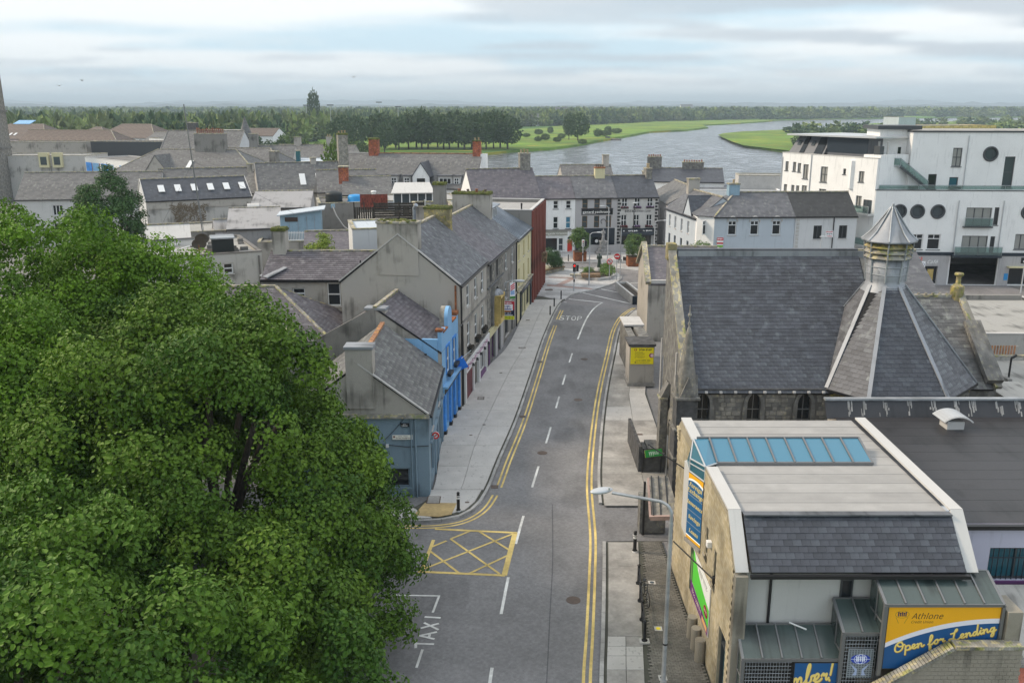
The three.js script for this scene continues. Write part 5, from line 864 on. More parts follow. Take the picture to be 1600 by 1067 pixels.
  // ridge skylight with a pointed end over the street
  { const z0 = -5.55, z1 = -7.15, x0 = 0.55, x1 = 6.65, yb = 7.44, yt = 7.92, n = 8, s = mesh('skylight', [beam([x0, yb + 0.03, z0], [x1, yb + 0.03, z0], 0.1, 0.1), beam([x0 - 0.5, yt, z1], [x1, yt, z1], 0.09, 0.09), beam([x1, yb, z0], [x1, yt, z1], 0.09, 0.09)], 'frame_alu', g);
    for (let i = 0; i < n; i++) { const a = lerp(x0, x1, i / n), b = lerp(x0, x1, (i + 1) / n); mesh('pane', [polyFace([[a + 0.03, yb + 0.05, z0], [b - 0.03, yb + 0.05, z0], [b - 0.03, yt, z1], [a + 0.03, yt, z1]], 0.02)], 'glass_sky', s); mesh('glazing_bar', [beam([a, yb + 0.07, z0 + 0.02], [a, yt + 0.03, z1], 0.06, 0.06)], 'frame_alu', s); }
    mesh('end_pane', [polyFace([[x1, yb, z1], [x1 + 0.01, yb, z0], [x1 + 0.01, yt, z1]], 0.02)], 'glass_teal', s); mesh('back_pane', [bx(x0, x1, yb - 0.1, yt - 0.02, z1 - 0.03, z1)], 'frame_alu', s);
    // glazed bay standing out of the wall
    const A = [-0.37, -6.2], B = [0.0, -5.1]; const p = (q, y) => [q[0], y, q[1]], top = [0.5, 7.9, -7.1];
    const bay = mesh('glazed_bay', [bar(p(A, 6.85), p(A, 7.4), 0.035), bar(p(B, 6.85), p(B, 7.5), 0.035), bar(p(A, 6.87), p(B, 6.87), 0.04), bar(p(A, 7.2), p(B, 7.3), 0.03), bar(p(A, 7.4), p(B, 7.5), 0.035), bar(p(A, 7.4), [-0.1, 7.9, -7.1], 0.035), bar(p(B, 7.5), [0.55, 7.47, -5.55], 0.035), bar(p(B, 7.5), [-0.1, 7.9, -7.1], 0.035)], 'lamp_grey', g);
    mesh('pane', [polyFace([p(A, 6.88), p(B, 6.88), p(B, 7.48), p(A, 7.38)], 0.02)], 'glass_teal', bay); mesh('pane', [polyFace([p(A, 7.4), p(B, 7.5), [-0.1, 7.88, -7.1]], 0.02)], 'glass_teal', bay); mesh('pane', [polyFace([p(B, 7.5), [0.55, 7.47, -5.55], [0.5, 7.9, -7.1], [-0.1, 7.88, -7.1]], 0.02)], 'glass_sky', bay); mesh('side_wall', [prism([[A[0], -A[1]], [B[0], -B[1]], [0.02, 5.2], [0.02, 7.6], [A[0], 7.3]].reverse(), 3.9, 6.86)], 'render_pale', bay); mesh('pane', [polyFace([[A[0], 6.86, A[1]], [-0.1, 7.88, -7.1], [A[0] + 0.1, 6.86, -7.3]], 0.02)], 'glass_teal', bay); }
  // vertical services sign on the bay
  { const turn = Math.atan2(-1.1, 0.37), mat = canvasMat('services_sign', 256, 640, (x, w, h) => {
      x.fillStyle = '#1f5f8f'; x.fillRect(0, 0, w, h); x.fillStyle = '#f0b21c'; x.fillRect(0, 0, w, 70); x.fillStyle = '#ffffff'; x.beginPath(); x.ellipse(w / 2, 120, 190, 84, 0, 0, 7); x.fill(); x.fillStyle = '#1f5f8f'; x.beginPath(); x.ellipse(w / 2 - 6, 140, 180, 84, 0, 0, 7); x.fill(); x.fillRect(0, 140, w, 480);
      x.fillStyle = '#f0b21c'; x.fillRect(0, 612, w, 28); x.fillStyle = '#fff'; x.fillRect(0, 602, w, 12); x.fillStyle = '#8a8f96'; for (const y of [205, 350, 480]) x.fillRect(0, y, w, 7);
      x.fillStyle = '#f2d26a'; x.textAlign = 'center'; x.font = 'italic bold 58px serif'; x.fillText('Foreign', w / 2, 122); x.fillText('Exchange', w / 2, 184); x.font = 'italic bold 54px serif'; x.fillText('Insurance', w / 2, 298); x.fillText('Savings', w / 2, 436); x.fillText('Loans', w / 2, 566); });
    const s = board('services_sign', g, mat, 1.14, 2.85, 0.06, 'frame_grey', [-0.215, 4.0, -5.65], turn); s.userData.label = 'vertical blue sign listing Foreign Exchange, Insurance, Savings and Loans'; mesh('sign_shelf', [bx(-0.6, 0.6, -0.16, -0.02, -0.25, 0.06)], 'concrete_d', s); }
  mesh('flag_bracket', [bar([0.0, 4.0, -2.7], [-1.25, 5.4, -5.4].map((v, i) => [-1.2, 4.6, -4.6][i]), 0.03), rbx(-0.06, 0.06, 3.85, 4.15, -2.8, -2.6)], 'black_paint', g);
  mesh('flag_bracket', [bar([0.0, 5.9, -8.6], [-1.5, 6.6, -9.8], 0.03), rbx(-0.06, 0.06, 5.8, 6.0, -8.7, -8.5)], 'black_paint', g);
  mesh('security_light', [rbx(-0.2, 0, 5.0, 5.25, -3.5, -3.25)], 'sign_white', g);
  // entrance front
  mesh('front_wall', [wallShape([[0.0, 0], [L, 0], [L, 5.85], [0, 5.85]], [[0.35, 3.0, 7.7, 5.82], [0.6, 0.05, 3.4, 2.8], [3.65, 0.05, 4.6, 2.8]], 0.3).translate(0, 0, -0.02)], 'brick_grey', g);
  mesh('roughcast_panel', [bx(0.3, 7.8, 2.9, 5.84, -0.5, -0.36)], 'render_pale', g);
  mesh('rain_pipe', [bar([1.35, 3.2, -0.3], [1.35, 5.8, -0.3], 0.05)], 'black_paint', g);
  { const w = mesh('narrow_window', windowGeo(0.42, 1.0, 'plain'), 'frame_grey', g); w.position.set(3.75, 4.4, -0.28); const p = mesh('pane', boxGeo(0.36, 0.94, 0.012), 'glass_dark', w); p.position.set(0.03, 0.03, -0.045); }
  mesh('brick_pier', rbx(-0.02, 0.42, 0, 5.8, -0.02, 0.28, 0.02), 'brick_grey', g);
  // stepped glass lean-tos
  const lean = (x0, x1, yt, zt, yb, zb, n, grid) => {
    const s = mesh('glass_canopy', [beam([x0, yb, zb], [x1, yb, zb], 0.1, 0.1), beam([x0, yt, zt], [x1, yt, zt], 0.08, 0.08), beam([x0, yb, zb], [x0, yt, zt], 0.09, 0.09), beam([x1, yb, zb], [x1, yt, zt], 0.09, 0.09), beam([x0, yb - 2.6, zb], [x0, yb, zb], 0.12, 0.12), beam([x1, yb - 2.6, zb], [x1, yb, zb], 0.1, 0.1)], 'frame_alu', g);
    for (let i = 0; i < n; i++) { const a = lerp(x0, x1, i / n), b = lerp(x0, x1, (i + 1) / n); mesh('roof_pane', [polyFace([[a + 0.03, yb + 0.05, zb], [b - 0.03, yb + 0.05, zb], [b - 0.03, yt + 0.03, zt], [a + 0.03, yt + 0.03, zt]], 0.02)], 'glass_grime', s); if (i) mesh('glazing_bar', [beam([a, yb + 0.07, zb], [a, yt + 0.05, zt], 0.05, 0.05)], 'frame_alu', s); }
    mesh('side_pane', [polyFace([[x0, yb - 2.6, zt], [x0, yb - 2.6, zb], [x0, yb, zb], [x0, yt, zt]], 0.02)], 'glass_grime', s); mesh('side_bar', [bar([x0 - 0.02, yb - 0.7, zb], [x0 - 0.02, yb - 0.7, zt], 0.03), bar([x0 - 0.02, yb - 1.4, zb], [x0 - 0.02, yb - 1.4, zt], 0.03), bar([x0 - 0.02, yb - 2, (zb + zt) / 2], [x0 - 0.02, (yb + yt) / 2, (zb + zt) / 2], 0.03)], 'frame_alu', s);
    if (grid) { const l = []; for (let u = x0 + 0.15; u < grid; u += 0.1) l.push(bar([u, yb - 2.6, zb - 0.02], [u, yb - 0.1, zb - 0.02], 0.012, 4)); for (let y = yb - 2.5; y < yb; y += 0.14) l.push(bar([x0 + 0.1, y, zb - 0.02], [grid, y, zb - 0.02], 0.014, 4)); stuff(mesh('security_grille', l, 'galv', s)); }
    return s;
  };
  lean(0.25, 3.55, 3.72, -0.2, 3.05, 0.85, 5, 1.9); lean(3.5, 4.75, 4.72, -0.2, 4.1, 0.95, 2, 4.65); lean(4.7, 8.55, 5.82, -0.1, 5.28, 1.15, 6, 0);
  mesh('loose_strip', [bar([2.0, 3.9, -0.05], [2.55, 3.75, 0.15], 0.03)], 'sign_white', g);
  const bigSign = canvasMat('lending_sign', 1024, 640, (x, w, h) => {
    x.fillStyle = '#11538c'; x.fillRect(0, 0, w, h);
    x.fillStyle = '#eceaf3'; x.beginPath(); x.moveTo(0, 0); x.lineTo(w, 0); x.lineTo(w, 168); x.quadraticCurveTo(480, 170, 0, 420); x.fill();
    x.fillStyle = '#f3b110'; x.beginPath(); x.moveTo(0, 0); x.lineTo(w, 0); x.lineTo(w, 118); x.quadraticCurveTo(470, 122, 0, 372); x.fill();
    x.strokeStyle = '#9a7a20'; x.lineWidth = 4; x.beginPath(); x.ellipse(126, 76, 62, 36, 0, 0, 7); x.stroke(); x.beginPath(); x.moveTo(70, 104); x.quadraticCurveTo(84, 130, 100, 168); x.moveTo(182, 104); x.quadraticCurveTo(168, 130, 152, 168); x.stroke();
    x.fillStyle = '#1a1a4a'; for (let i = 0; i < 5; i++) { x.beginPath(); x.arc(92 + i * 17, 58 + (i % 2) * 6, 8, 0, 7); x.fill(); x.fillRect(86 + i * 17, 66, 11, 30); }
    x.fillStyle = '#26201a'; x.font = 'italic 82px sans-serif'; x.fillText('Athlone', 214, 122); x.font = 'italic 36px sans-serif'; x.fillText('Credit Union', 212, 166);
    x.save(); x.translate(84, 476); x.rotate(-0.245); script(x, 'Open for Lending', 10, 0, 1.0, 15); x.restore();
  });
  { const s = board('lending_sign', g, bigSign, 3.72, 2.32, 0.08, 'frame_grey', [6.66, 2.9, 1.13]); s.userData.label = 'large yellow and blue sign reading Athlone Credit Union, Open for Lending'; }
  { const m = canvasMat('member_sign', 512, 320, (x, w, h) => { x.fillStyle = '#15578f'; x.fillRect(0, 0, w, h); x.save(); x.translate(-40, 225); x.rotate(-0.14); script(x, 'mber!', 20, 0, 1.75, 14); x.restore(); }); const s = board('member_sign', g, m, 1.5, 1.3, 0.06, 'frame_grey', [2.75, 1.65, 0.88]); s.userData.label = 'blue sign with the yellow word ending mber!'; }
  { const m = canvasMat('emblem', 256, 320, (x, w, h) => { x.fillStyle = '#8f979c'; x.fillRect(0, 0, w, h); x.fillStyle = '#4e565c'; for (let j = 0; j < 14; j++) for (let i = 0; i < 9; i++) x.fillRect(8 + i * 28, 6 + j * 23, 20, 15); x.fillStyle = '#1b3fae'; x.beginPath(); x.ellipse(128, 108, 100, 54, 0, 0, 7); x.fill(); x.strokeStyle = '#eef2ff'; x.lineWidth = 5; for (const k of [30, 64]) { x.beginPath(); x.ellipse(128, 108, k, 52, 0, 0, 7); x.stroke(); } x.beginPath(); x.moveTo(28, 108); x.lineTo(228, 108); x.stroke(); x.fillStyle = '#eef2ff'; for (let i = 0; i < 5; i++) { x.beginPath(); x.arc(88 + i * 20, 84, 9, 0, 7); x.fill(); x.fillRect(82 + i * 20, 94, 12, 40); } x.fillStyle = '#a9b8d8'; x.beginPath(); x.moveTo(30, 160); x.lineTo(104, 220); x.lineTo(104, 290); x.lineTo(60, 290); x.lineTo(84, 240); x.fill(); x.beginPath(); x.moveTo(226, 160); x.lineTo(152, 220); x.lineTo(152, 290); x.lineTo(196, 290); x.lineTo(172, 240); x.fill(); }); const s = board('emblem_panel', g, m, 0.85, 1.1, 0.03, 'galv', [4.13, 2.45, 1.0]); s.userData.label = 'blue globe emblem held by two pale hands on a grille'; }
  // brick parapet that rises beneath the sign
  { const p = [[4.4, 0], [9.1, 0], [9.1, 3.95], [6.85, 3.95], [4.4, 2.3]]; mesh('parapet_wall', [wallShape(p, [], 0.3).translate(0, 0, 1.62)], 'brick_grey', g); { const q = []; let r = 0; for (let y = 0.3; y < 3.85; y += 0.15, r++) for (let u = 4.42 + (r % 2) * 0.11; u < 9; u += 0.225) { if (y + 0.14 > (u < 6.85 ? 2.25 + (u - 4.4) * 0.67 : 3.86)) continue; const b = new THREE.PlaneGeometry(0.213, 0.136); b.translate(u + 0.1, y + 0.07, 1.633 + rnd() * 0.003); q.push(b); } stuff(mesh('brick_field', q, 'brick_grey', g)); }
    mesh('soldier_coping', [...Array.from({ length: 26 }, (_, i) => { const t = (i + 0.5) / 26; const b = new THREE.BoxGeometry(0.098, 0.12, 0.42); b.rotateZ(0.593); b.translate(4.4 + t * 2.45, 2.36 + t * 1.65, 1.48); return b; }), ...Array.from({ length: 21 }, (_, i) => bx(6.9 + i * 0.105, 6.998 + i * 0.105, 3.96, 4.08, 1.26, 1.68))], 'coping', g);
    mesh('end_pier', rbx(8.65, 9.15, 0, 5.1, 0.2, 1.3, 0.02), 'brick_grey', g); }
  // banner along the street wall
  { const m = canvasMat('street_banner', 768, 420, (x, w, h) => { x.fillStyle = '#e9ecea'; x.fillRect(0, 0, w, h); x.fillStyle = '#2c3a2a'; x.fillRect(0, 0, 120, h); x.fillStyle = '#5f8a4a'; x.fillRect(40, 60, 60, 260); x.fillStyle = '#58cf3e'; x.beginPath(); x.moveTo(120, 0); x.lineTo(170, 0); x.quadraticCurveTo(360, 150, 768, 190); x.lineTo(768, 350); x.lineTo(120, 300); x.fill(); x.fillStyle = '#6a2a78'; x.beginPath(); x.moveTo(60, 300); x.lineTo(768, 345); x.lineTo(768, 420); x.lineTo(60, 420); x.fill(); x.fillStyle = '#e6dcc9'; strokes(x, 130, 350, 380, 40, 7); x.fillStyle = '#f0b878'; x.fillRect(540, 362, 190, 46); x.fillStyle = '#8c1f2b'; x.beginPath(); x.ellipse(660, 262, 74, 46, 0, 0, 7); x.fill(); x.fillStyle = '#f1e6e2'; strokes(x, 610, 246, 100, 30, 5); x.fillStyle = '#5a5f5e'; strokes(x, 300, 40, 400, 46, 6); });
    const s = board('street_banner', g, m, 3.7, 2.05, 0.03, 'sign_white', [-0.06, 1.45, -4.75], -Math.PI / 2); s.userData.label = 'green, white and purple banner along the brick street wall'; }
  for (const z of [-5.0, -4.2, -3.4]) mesh('brick_bollard', [cyl(-0.2, 0.1, 1.05, z, 0.2, 0.2, 12)], 'brick_grey', g);
}
{ // lean-to porch beside the far end of the credit union
  const g = thing('porch_canopy', 'small pinkish-brown sloping canopy at the far corner of the tan brick building', 'canopy', [6.75, 39.0], 0);
  mesh('canopy_roof', [polyFace([[-0.15, 2.35, 0.35], [1.1, 2.5, 0.55], [1.0, 3.25, -2.2], [0.05, 3.25, -2.2]], 0.06)], 'stone', g); mesh('rafter', [0.0, 0.35, 0.7].map(u => beam([u - 0.1, 2.42, 0.38], [u + 0.15, 3.3, -2.2], 0.06, 0.05)), 'black_paint', g);
  mesh('beam', [beam([-0.25, 2.3, 0.4], [0.9, 2.42, 0.6], 0.16, 0.2), beam([-0.25, 2.3, 0.4], [0.0, 3.15, -2.2], 0.1, 0.14)], 'granite_pink', g); mesh('wall', bx(-0.3, 1.0, 0.1, 2.0, -3.2, -2.4), 'stone_b', g); mesh('post', [bar([-0.15, 0.1, -2.2], [-0.15, 3.0, -2.2], 0.06)], 'black_paint', g);
}
// ---------------------------------------------------------------- the black-roofed building behind the credit union and its lilac wall
{
  const g = thing('felt_roof_building', 'low building with black felt roof and lilac wall right of the tan office', 'building', [16.0, 30.6], 0), L = 19, W = 12;
  mesh('wall', [wallShape([[0, 0], [L, 0], [L, 5.85], [0, 5.85]], [[2.0, 3.6, 5.2, 4.95]], 0.3)], 'render_lilac', g);
  mesh('side_wall', [bx(0, 0.3, 0, 5.8, -W, -0.31), bx(L - 0.3, L, 0, 5.8, -W, -0.31), bx(0, L, 0, 5.8, -W - 0.3, -W)], 'render_grey', g);
  { const n = 12; for (let i = 0; i < n; i++) { const a = -0.2 + i * (W - 0.1) / n * -1, b = -0.2 + (i + 1) * (W - 0.1) / n * -1; mesh('felt_strip', [polyFace([[0.1, 5.86 + i * 0.012 + 0.004, a], [L - 0.1, 5.86 + i * 0.012 + 0.004, a], [L - 0.1, 5.86 + (i + 1) * 0.012, b - 0.05], [0.1, 5.86 + (i + 1) * 0.012, b - 0.05]], 0.03)], shadeSet('felt_black')[[2, 2, 2, 3, 3, 3, 2, 2, 1, 1, 1, 1][i]], g); } }
  mesh('eaves_trim', [beam([0, 5.84, 0.08], [L, 5.84, 0.08], 0.22, 0.16)], 'black_paint', g);
  const up = mesh('upstand', [polyFace([[-0.3, 5.95, -W + 0.4], [L, 5.95, -W + 0.4], [L, 6.75, -W - 0.1], [-0.3, 6.75, -W - 0.1]], 0.1)], 'felt_black', g); mesh('upstand_trim', [beam([-0.3, 6.8, -W - 0.15], [L, 6.8, -W - 0.15], 0.3, 0.1)], 'galv', up);
  { const l = []; for (const [u, w] of [[0.9, 0.35], [1.6, 0.25], [2.6, 0.5], [3.9, 0.3], [5.1, 0.55], [6.3, 0.3], [7.0, 0.5], [8.4, 0.4], [9.3, 0.3]]) for (let k = 0; k < 9; k++) { const a = u + rr(-w, w) * 0.5, y = rr(6.0, 6.55), h = rr(0.1, 0.5), q = 0.012 + rnd() * 0.03, t0 = (y - 5.95) / 0.8, t1 = Math.min(1, (y + h - 5.95) / 0.8); l.push(polyFace([[a - q, lerp(5.95, 6.75, t0) + 0.012, lerp(-W + 0.4, -W - 0.1, t0) + 0.012], [a + q, lerp(5.95, 6.75, t0) + 0.012, lerp(-W + 0.4, -W - 0.1, t0) + 0.012], [a + q * 1.3, lerp(5.95, 6.75, t1) + 0.012, lerp(-W + 0.4, -W - 0.1, t1) + 0.012], [a - q * 0.6, lerp(5.95, 6.75, t1) + 0.012, lerp(-W + 0.4, -W - 0.1, t1) + 0.012]], 0.004)); } stuff(mesh('peeled_paint', l, 'membrane', up)); }
  { const w = mesh('barred_window', windowGeo(3.2, 1.35, 'three'), 'frame_grey', g); w.position.set(2.0, 3.6, -0.13); const p = mesh('pane', boxGeo(3.14, 1.29, 0.012), 'glass_teal', w); p.position.set(0.03, 0.03, -0.045); mesh('bar', Array.from({ length: 15 }, (_, i) => bar([0.2 + i * 0.2, 0, 0.05], [0.2 + i * 0.2, 1.35, 0.05], 0.018)).concat([bar([0, 0.9, 0.05], [3.2, 0.9, 0.05], 0.02)]), 'navy_paint', w); mesh('sill', bx(-0.2, 3.4, -0.16, -0.01, -0.1, 0.25), 'purple', w); }
  mesh('air_grille', rbx(2.6, 3.0, 1.9, 2.2, 0.0, 0.06), 'sign_white', g);
  { const v = thing('roof_cowl', 'white curved ventilation cowl on the black felt roof', 'roof vent', [21.3, 40.9, 5.97], 0); mesh('curb', rbx(-0.42, 0.42, 0, 0.42, -0.4, 0.4), 'fascia_white', v); const c = new THREE.CylinderGeometry(1.0, 1.0, 1.2, 20, 1, false, -0.75, 1.5).rotateX(Math.PI / 2).rotateZ(0); const hood = polyFaceArc(); mesh('hood', hood, 'lamp_grey', v); mesh('rim', [tube(arcPts(0.62, 1.0), 0.035, 6)], 'fascia_white', v); }
  { const v = thing('flue', 'shiny steel flue pipe rising at the corner of the black roof', 'flue', [15.95, 30.3, 5.3], 0); mesh('pipe', cyl(0, 0, 1.25, 0, 0.15, 0.15, 16), 'steel', v); mesh('cap', [lathe([[0.001, 1.5], [0.24, 1.45], [0.26, 1.36], [0.24, 1.27], [0.001, 1.25]], 18)], 'steel', v); }
}
function arcPts(z, r) { const l = []; for (let i = 0; i <= 10; i++) { const a = -0.75 + i * 0.15; l.push([Math.sin(a) * r, Math.cos(a) * r - 0.28, z]); } return l; }
function polyFaceArc() { const l = []; const A = arcPts(0.62, 1.0), B = arcPts(-0.62, 1.0); for (let i = 0; i < A.length - 1; i++) l.push(polyFace([A[i], A[i + 1], B[i + 1], B[i]], -0.05)); return l; }
{
  const g = thing('salmon_house', 'salmon-pink wall with a small lean-to roof at the lower right edge', 'house', [16.3, 26.6], 0);
  mesh('wall', bx(0.6, 7, 0, 2.6, -3.6, 0), 'render_salmon', g); mesh('coping', rbx(0.5, 7.1, 2.6, 2.74, -0.3, 0.08), 'concrete_d', g); mesh('lean_roof', [polyFace([[0.7, 2.75, -0.3], [7, 2.75, -0.3], [7, 3.7, -3.5], [0.7, 3.7, -3.5]], 0.08)], 'render_light', g); mesh('bargeboard', [beam([0.62, 3.0, 0.1], [0.62, 4.1, -3.5], 0.12, 0.3)], 'black_paint', g);
}
// yards behind the church, right edge
{
  const g = building('flat_roof_store', 'flat-roofed store with a pale stained roof behind the chancel', [25.5, 66], [46, 65.6], 14, { eave: 4.3, roof: 'flat', wall: 'render_light', roofMat: 'membrane_grey', parapet: 0.12, copingMat: 'concrete' });
  mesh('roof_patch', [bx(6, 11, 4.195, 4.2, -5.2, -3.2)], 'felt_grey', g); mesh('rear_kerb', bx(0, 20, 4.2, 4.6, -13.5, -13.1), 'render_dark', g);
  const y = building('yard_block', 'stained concrete yard building with low roof ledges right of the church', [26.2, 54], [44, 53.6], 7, { eave: 4.0, roof: 'flat', wall: 'render_light', roofMat: 'membrane_grey', parapet: 0.25 });
  mesh('roof_kerb', [rbx(1.0, 5.6, 4.0, 4.25, -2.6, -2.3), rbx(5.3, 5.6, 4.0, 4.25, -2.3, -0.5)], 'concrete_d', y); mesh('vent_pipe', [bar([5.6, 3.9, -1.0], [5.6, 5.5, -1.0], 0.06), bar([5.6, 5.5, -1.0], [5.9, 5.7, -1.0], 0.09)], 'black_paint', y);
  const u = thing('outdoor_unit', 'white air-conditioning unit beside the red railing behind the chancel', 'air conditioner', [29.2, 60.2, 3.76], 0); mesh('support', bx(-0.4, 0.4, -0.01, 0.1, -0.3, 0), 'frame_grey', u); mesh('case', rbx(-0.5, 0.5, 0.1, 0.8, -0.35, 0, 0.03), 'sign_white', u); mesh('fan_grille', [new THREE.TorusGeometry(0.25, 0.03, 6, 20).translate(-0.12, 0.45, 0.01), bar([-0.37, 0.45, 0.01], [0.13, 0.45, 0.01], 0.012), bar([-0.12, 0.2, 0.01], [-0.12, 0.7, 0.01], 0.012)], 'frame_grey', u);
  const r = thing('roof_railing', 'rusty red slatted railing along the yard roof behind the chancel', 'railing', [26.8, 60.9, 3.76], 0); for (let i = 0; i < 44; i++) mesh('slat', bx(i * 0.2, i * 0.2 + 0.11, 0, 0.95, -0.04, 0), i > 21 && i < 27 ? 'maroon' : 'ridge_red', r); mesh('rail', [bx(-0.1, 8.9, 0.85, 0.93, -0.09, -0.045), bx(-0.1, 8.9, 0.1, 0.18, -0.09, -0.045)], 'render_light', r);
  const b = building('tank_room', 'cream rendered tank housing at the right edge behind the black roof', [27.3, 47.0], [33, 46.8], 4, { eave: 3.9, roof: 'flat', wall: 'render_pale', roofMat: 'felt_grey', parapet: 0.3 });
  mesh('upper_tank', [bx(0.2, 3.2, 3.9, 5.3, -3.6, -0.3)], 'render_light', b); mesh('pipe', [tube([[1.2, 5.2, -0.2], [1.2, 6.3, -0.2], [1.25, 7.4, -0.25], [1.5, 8.2, -0.3]], 0.09)], 'frame_grey', b);
  const t = thing('terracotta_pots', 'heap of orange terracotta pots against the yard wall', 'pots', [26.1, 47.6], 0); mesh('trough', bx(-1.2, 1.0, 0, 2.2, -1.2, -0.2), 'concrete_d', t); for (let i = 0; i < 9; i++) { const p = mesh('pot', cached('bigpot', () => uvBox(lathe([[0.001, 0], [0.16, 0], [0.22, 0.3], [0.25, 0.36], [0.2, 0.36], [0.15, 0.05]], 12))), 'terracotta', t); p.position.set(-1.0 + i * 0.22, 2.2, -0.5 - (i % 2) * 0.3); p.rotation.set(rr(-0.6, 0.6), 0, rr(-0.6, 0.6)); }
}

// ---------------------------------------------------------------- the white apartment block
seed(51);
const circle = (u, y, r, n = 24) => Array.from({ length: n }, (_, i) => [u + Math.cos(i / n * 2 * Math.PI) * r, y + Math.sin(i / n * 2 * Math.PI) * r]);
function roundWindow(g, m, u, y, r) { const w = mesh('round_window', [new THREE.TorusGeometry(r, 0.13, 8, 28).translate(u, y, 0.02)].map(q => q.applyMatrix4(m)), 'frame_grey', g); mesh('pane', [new THREE.CircleGeometry(r, 28).translate(u, y, -0.1)].map(q => q.applyMatrix4(m)), 'glass_mid', w); mesh('mullion', [bx(u + r * 0.35, u + r * 0.42, y - r * 0.9, y + r * 0.9, -0.09, -0.05)].map(q => q.applyMatrix4(m)), 'frame_grey', w); }
function glassRail(g, pts, h = 1.05, name = 'glass_balustrade') { for (let i = 0; i < pts.length - 1; i++) { const a = pts[i], b = pts[i + 1], r = mesh(name, [bar([a[0], a[1] + h, a[2]], [b[0], b[1] + h, b[2]], 0.03), bar(a, [a[0], a[1] + h, a[2]], 0.025), bar(b, [b[0], b[1] + h, b[2]], 0.025)], 'galv', g); mesh('pane', [polyFace([[a[0], a[1] + 0.08, a[2]], [b[0], b[1] + 0.08, b[2]], [b[0], b[1] + h - 0.05, b[2]], [a[0], a[1] + h - 0.05, a[2]]], 0.012)], 'glass_rail', r); } }
{
  const gw = { frame: 'frame_grey', sill: 'frame_grey' }, c = { ...gw, style: 'case', glass: 'glass_blind' }, L = 31.66;
  const g = building('apartment_block', 'white five-storey apartment block with round windows, glass balconies and ground-floor shops', [43.4, 107.7], [75, 105.7], 16, {
    eave: 11.3, roof: 'flat', wall: 'render_white', roofMat: 'membrane_grey', parapet: 0.15, copingMat: 'frame_grey', win: gw, group: undefined,
    wins: { front: [...[2.98, 5.08, 7.45, 17.9].map(u => [u - 0.75, 8.1, 1.5, 1.5, { skip: true, poly: circle(u, 8.85, 0.75) }]), [4.6, 4.3, 1.5, 1.85, { style: 'top', frame: 'upvc' }], [6.62, 4.3, 1.5, 1.85, { style: 'top', frame: 'upvc' }], [10.75, 7.2, 2.95, 2.15, { style: 'three', glass: 'glass_blind' }], [14.0, 7.3, 0.55, 2.1, { style: 'plain', glass: 'slate_black' }], [10.65, 3.85, 3.0, 2.15, { style: 'three', glass: 'glass_blind' }], [13.95, 3.85, 0.55, 2.1, { style: 'plain', glass: 'slate_black' }], [16.8, 4.4, 1.4, 1.85, c], [20.5, 4.4, 1.4, 1.85, c],
      [3.6, 0.15, 4.6, 2.15, { style: 'three', glass: 'glass_dark', sill: null, name: 'shop_window' }], [9.6, 0.05, 5.6, 3.4, { skip: true }], [16.6, 0.15, 5.0, 2.2, { style: 'three', glass: 'glass_dark', sill: null, name: 'shop_window' }], [24, 0.15, 5.0, 2.4, { style: 'three', glass: 'glass_dark', sill: null, name: 'shop_window' }]] },
  });
  for (const u of [2.98, 5.08, 7.45, 17.9]) roundWindow(g, ID, u, 8.85, 0.75);
  for (const q of [[2.6, 3.58, 0, 3.6], [8.22, 9.4, 0, 3.6], [3.58, 8.22, 2.32, 3.6], [15.3, 16.58, 0, 3.6], [16.58, 24, 2.4, 3.6]]) mesh('shop_cladding', bx(...q, 0.003, 0.1), 'render_palegrey', g);
  mesh('fascia_band', bx(0, L, 3.62, 4.0, 0.003, 0.16), 'navy_paint', g);
  mesh('rain_pipe', [bar([9.75, 3.9, 0.08], [9.75, 10.2, 0.08], 0.06), bar([14.95, 3.9, 0.08], [14.95, 10.2, 0.08], 0.06)], 'lamp_grey', g);
  mesh('balcony', [bx(9.5, 15.1, 3.5, 3.75, 0.17, 1.0)], 'navy_paint', g); glassRail(g, [[9.55, 3.75, 0.95], [12.3, 3.75, 0.95], [15.05, 3.75, 0.95]]); mesh('balcony_ledge', bx(10.5, 13.9, 7.0, 7.15, 0.003, 0.4), 'frame_grey', g); glassRail(g, [[10.6, 7.15, 0.35], [13.8, 7.15, 0.35]], 1.0);
  glassRail(g, [[0.4, 11.38, -0.3], [5, 11.38, -0.3], [10, 11.38, -0.3], [15, 11.38, -0.3], [20, 11.38, -0.3], [25, 11.38, -0.3]], 0.55, 'terrace_balustrade');
  const letter = (s, x0, y, size, mat, it) => { const t = new THREE.ShapeGeometry(font.generateShapes(s, size), 4); if (it) t.applyMatrix4(new THREE.Matrix4().makeShear(0, 0, 0.3, 0, 0, 0)); t.translate(x0, y, 0.115); return mesh('lettering', t, mat, g); };
  letter('APACHE', 4.1, 2.98, 0.42, 'red_door').userData.label = 'red shop lettering APACHE'; letter('APACHE', 4.14, 3.0, 0.42, 'sign_white').position.z = -0.006; letter('Café', 6.8, 2.62, 0.42, 'sign_white', true).userData.label = 'white script lettering Café';
  mesh('shop_sign', bx(17.8, 23, 2.75, 3.45, 0.101, 0.16), 'black_paint', g); { const m = mesh('sign_symbol', new THREE.ShapeGeometry(font.generateShapes('B', 0.55), 4).translate(20.1, 2.85, 0.17), 'sign_white', g); mesh('sign_leaf', [...[0, 1, 2, 3].map(i => new THREE.CircleGeometry(0.16, 8).translate(18.2 + i * 0.2, 3.0 + (i % 2) * 0.2, 0.168))], 'sign_white', g); }
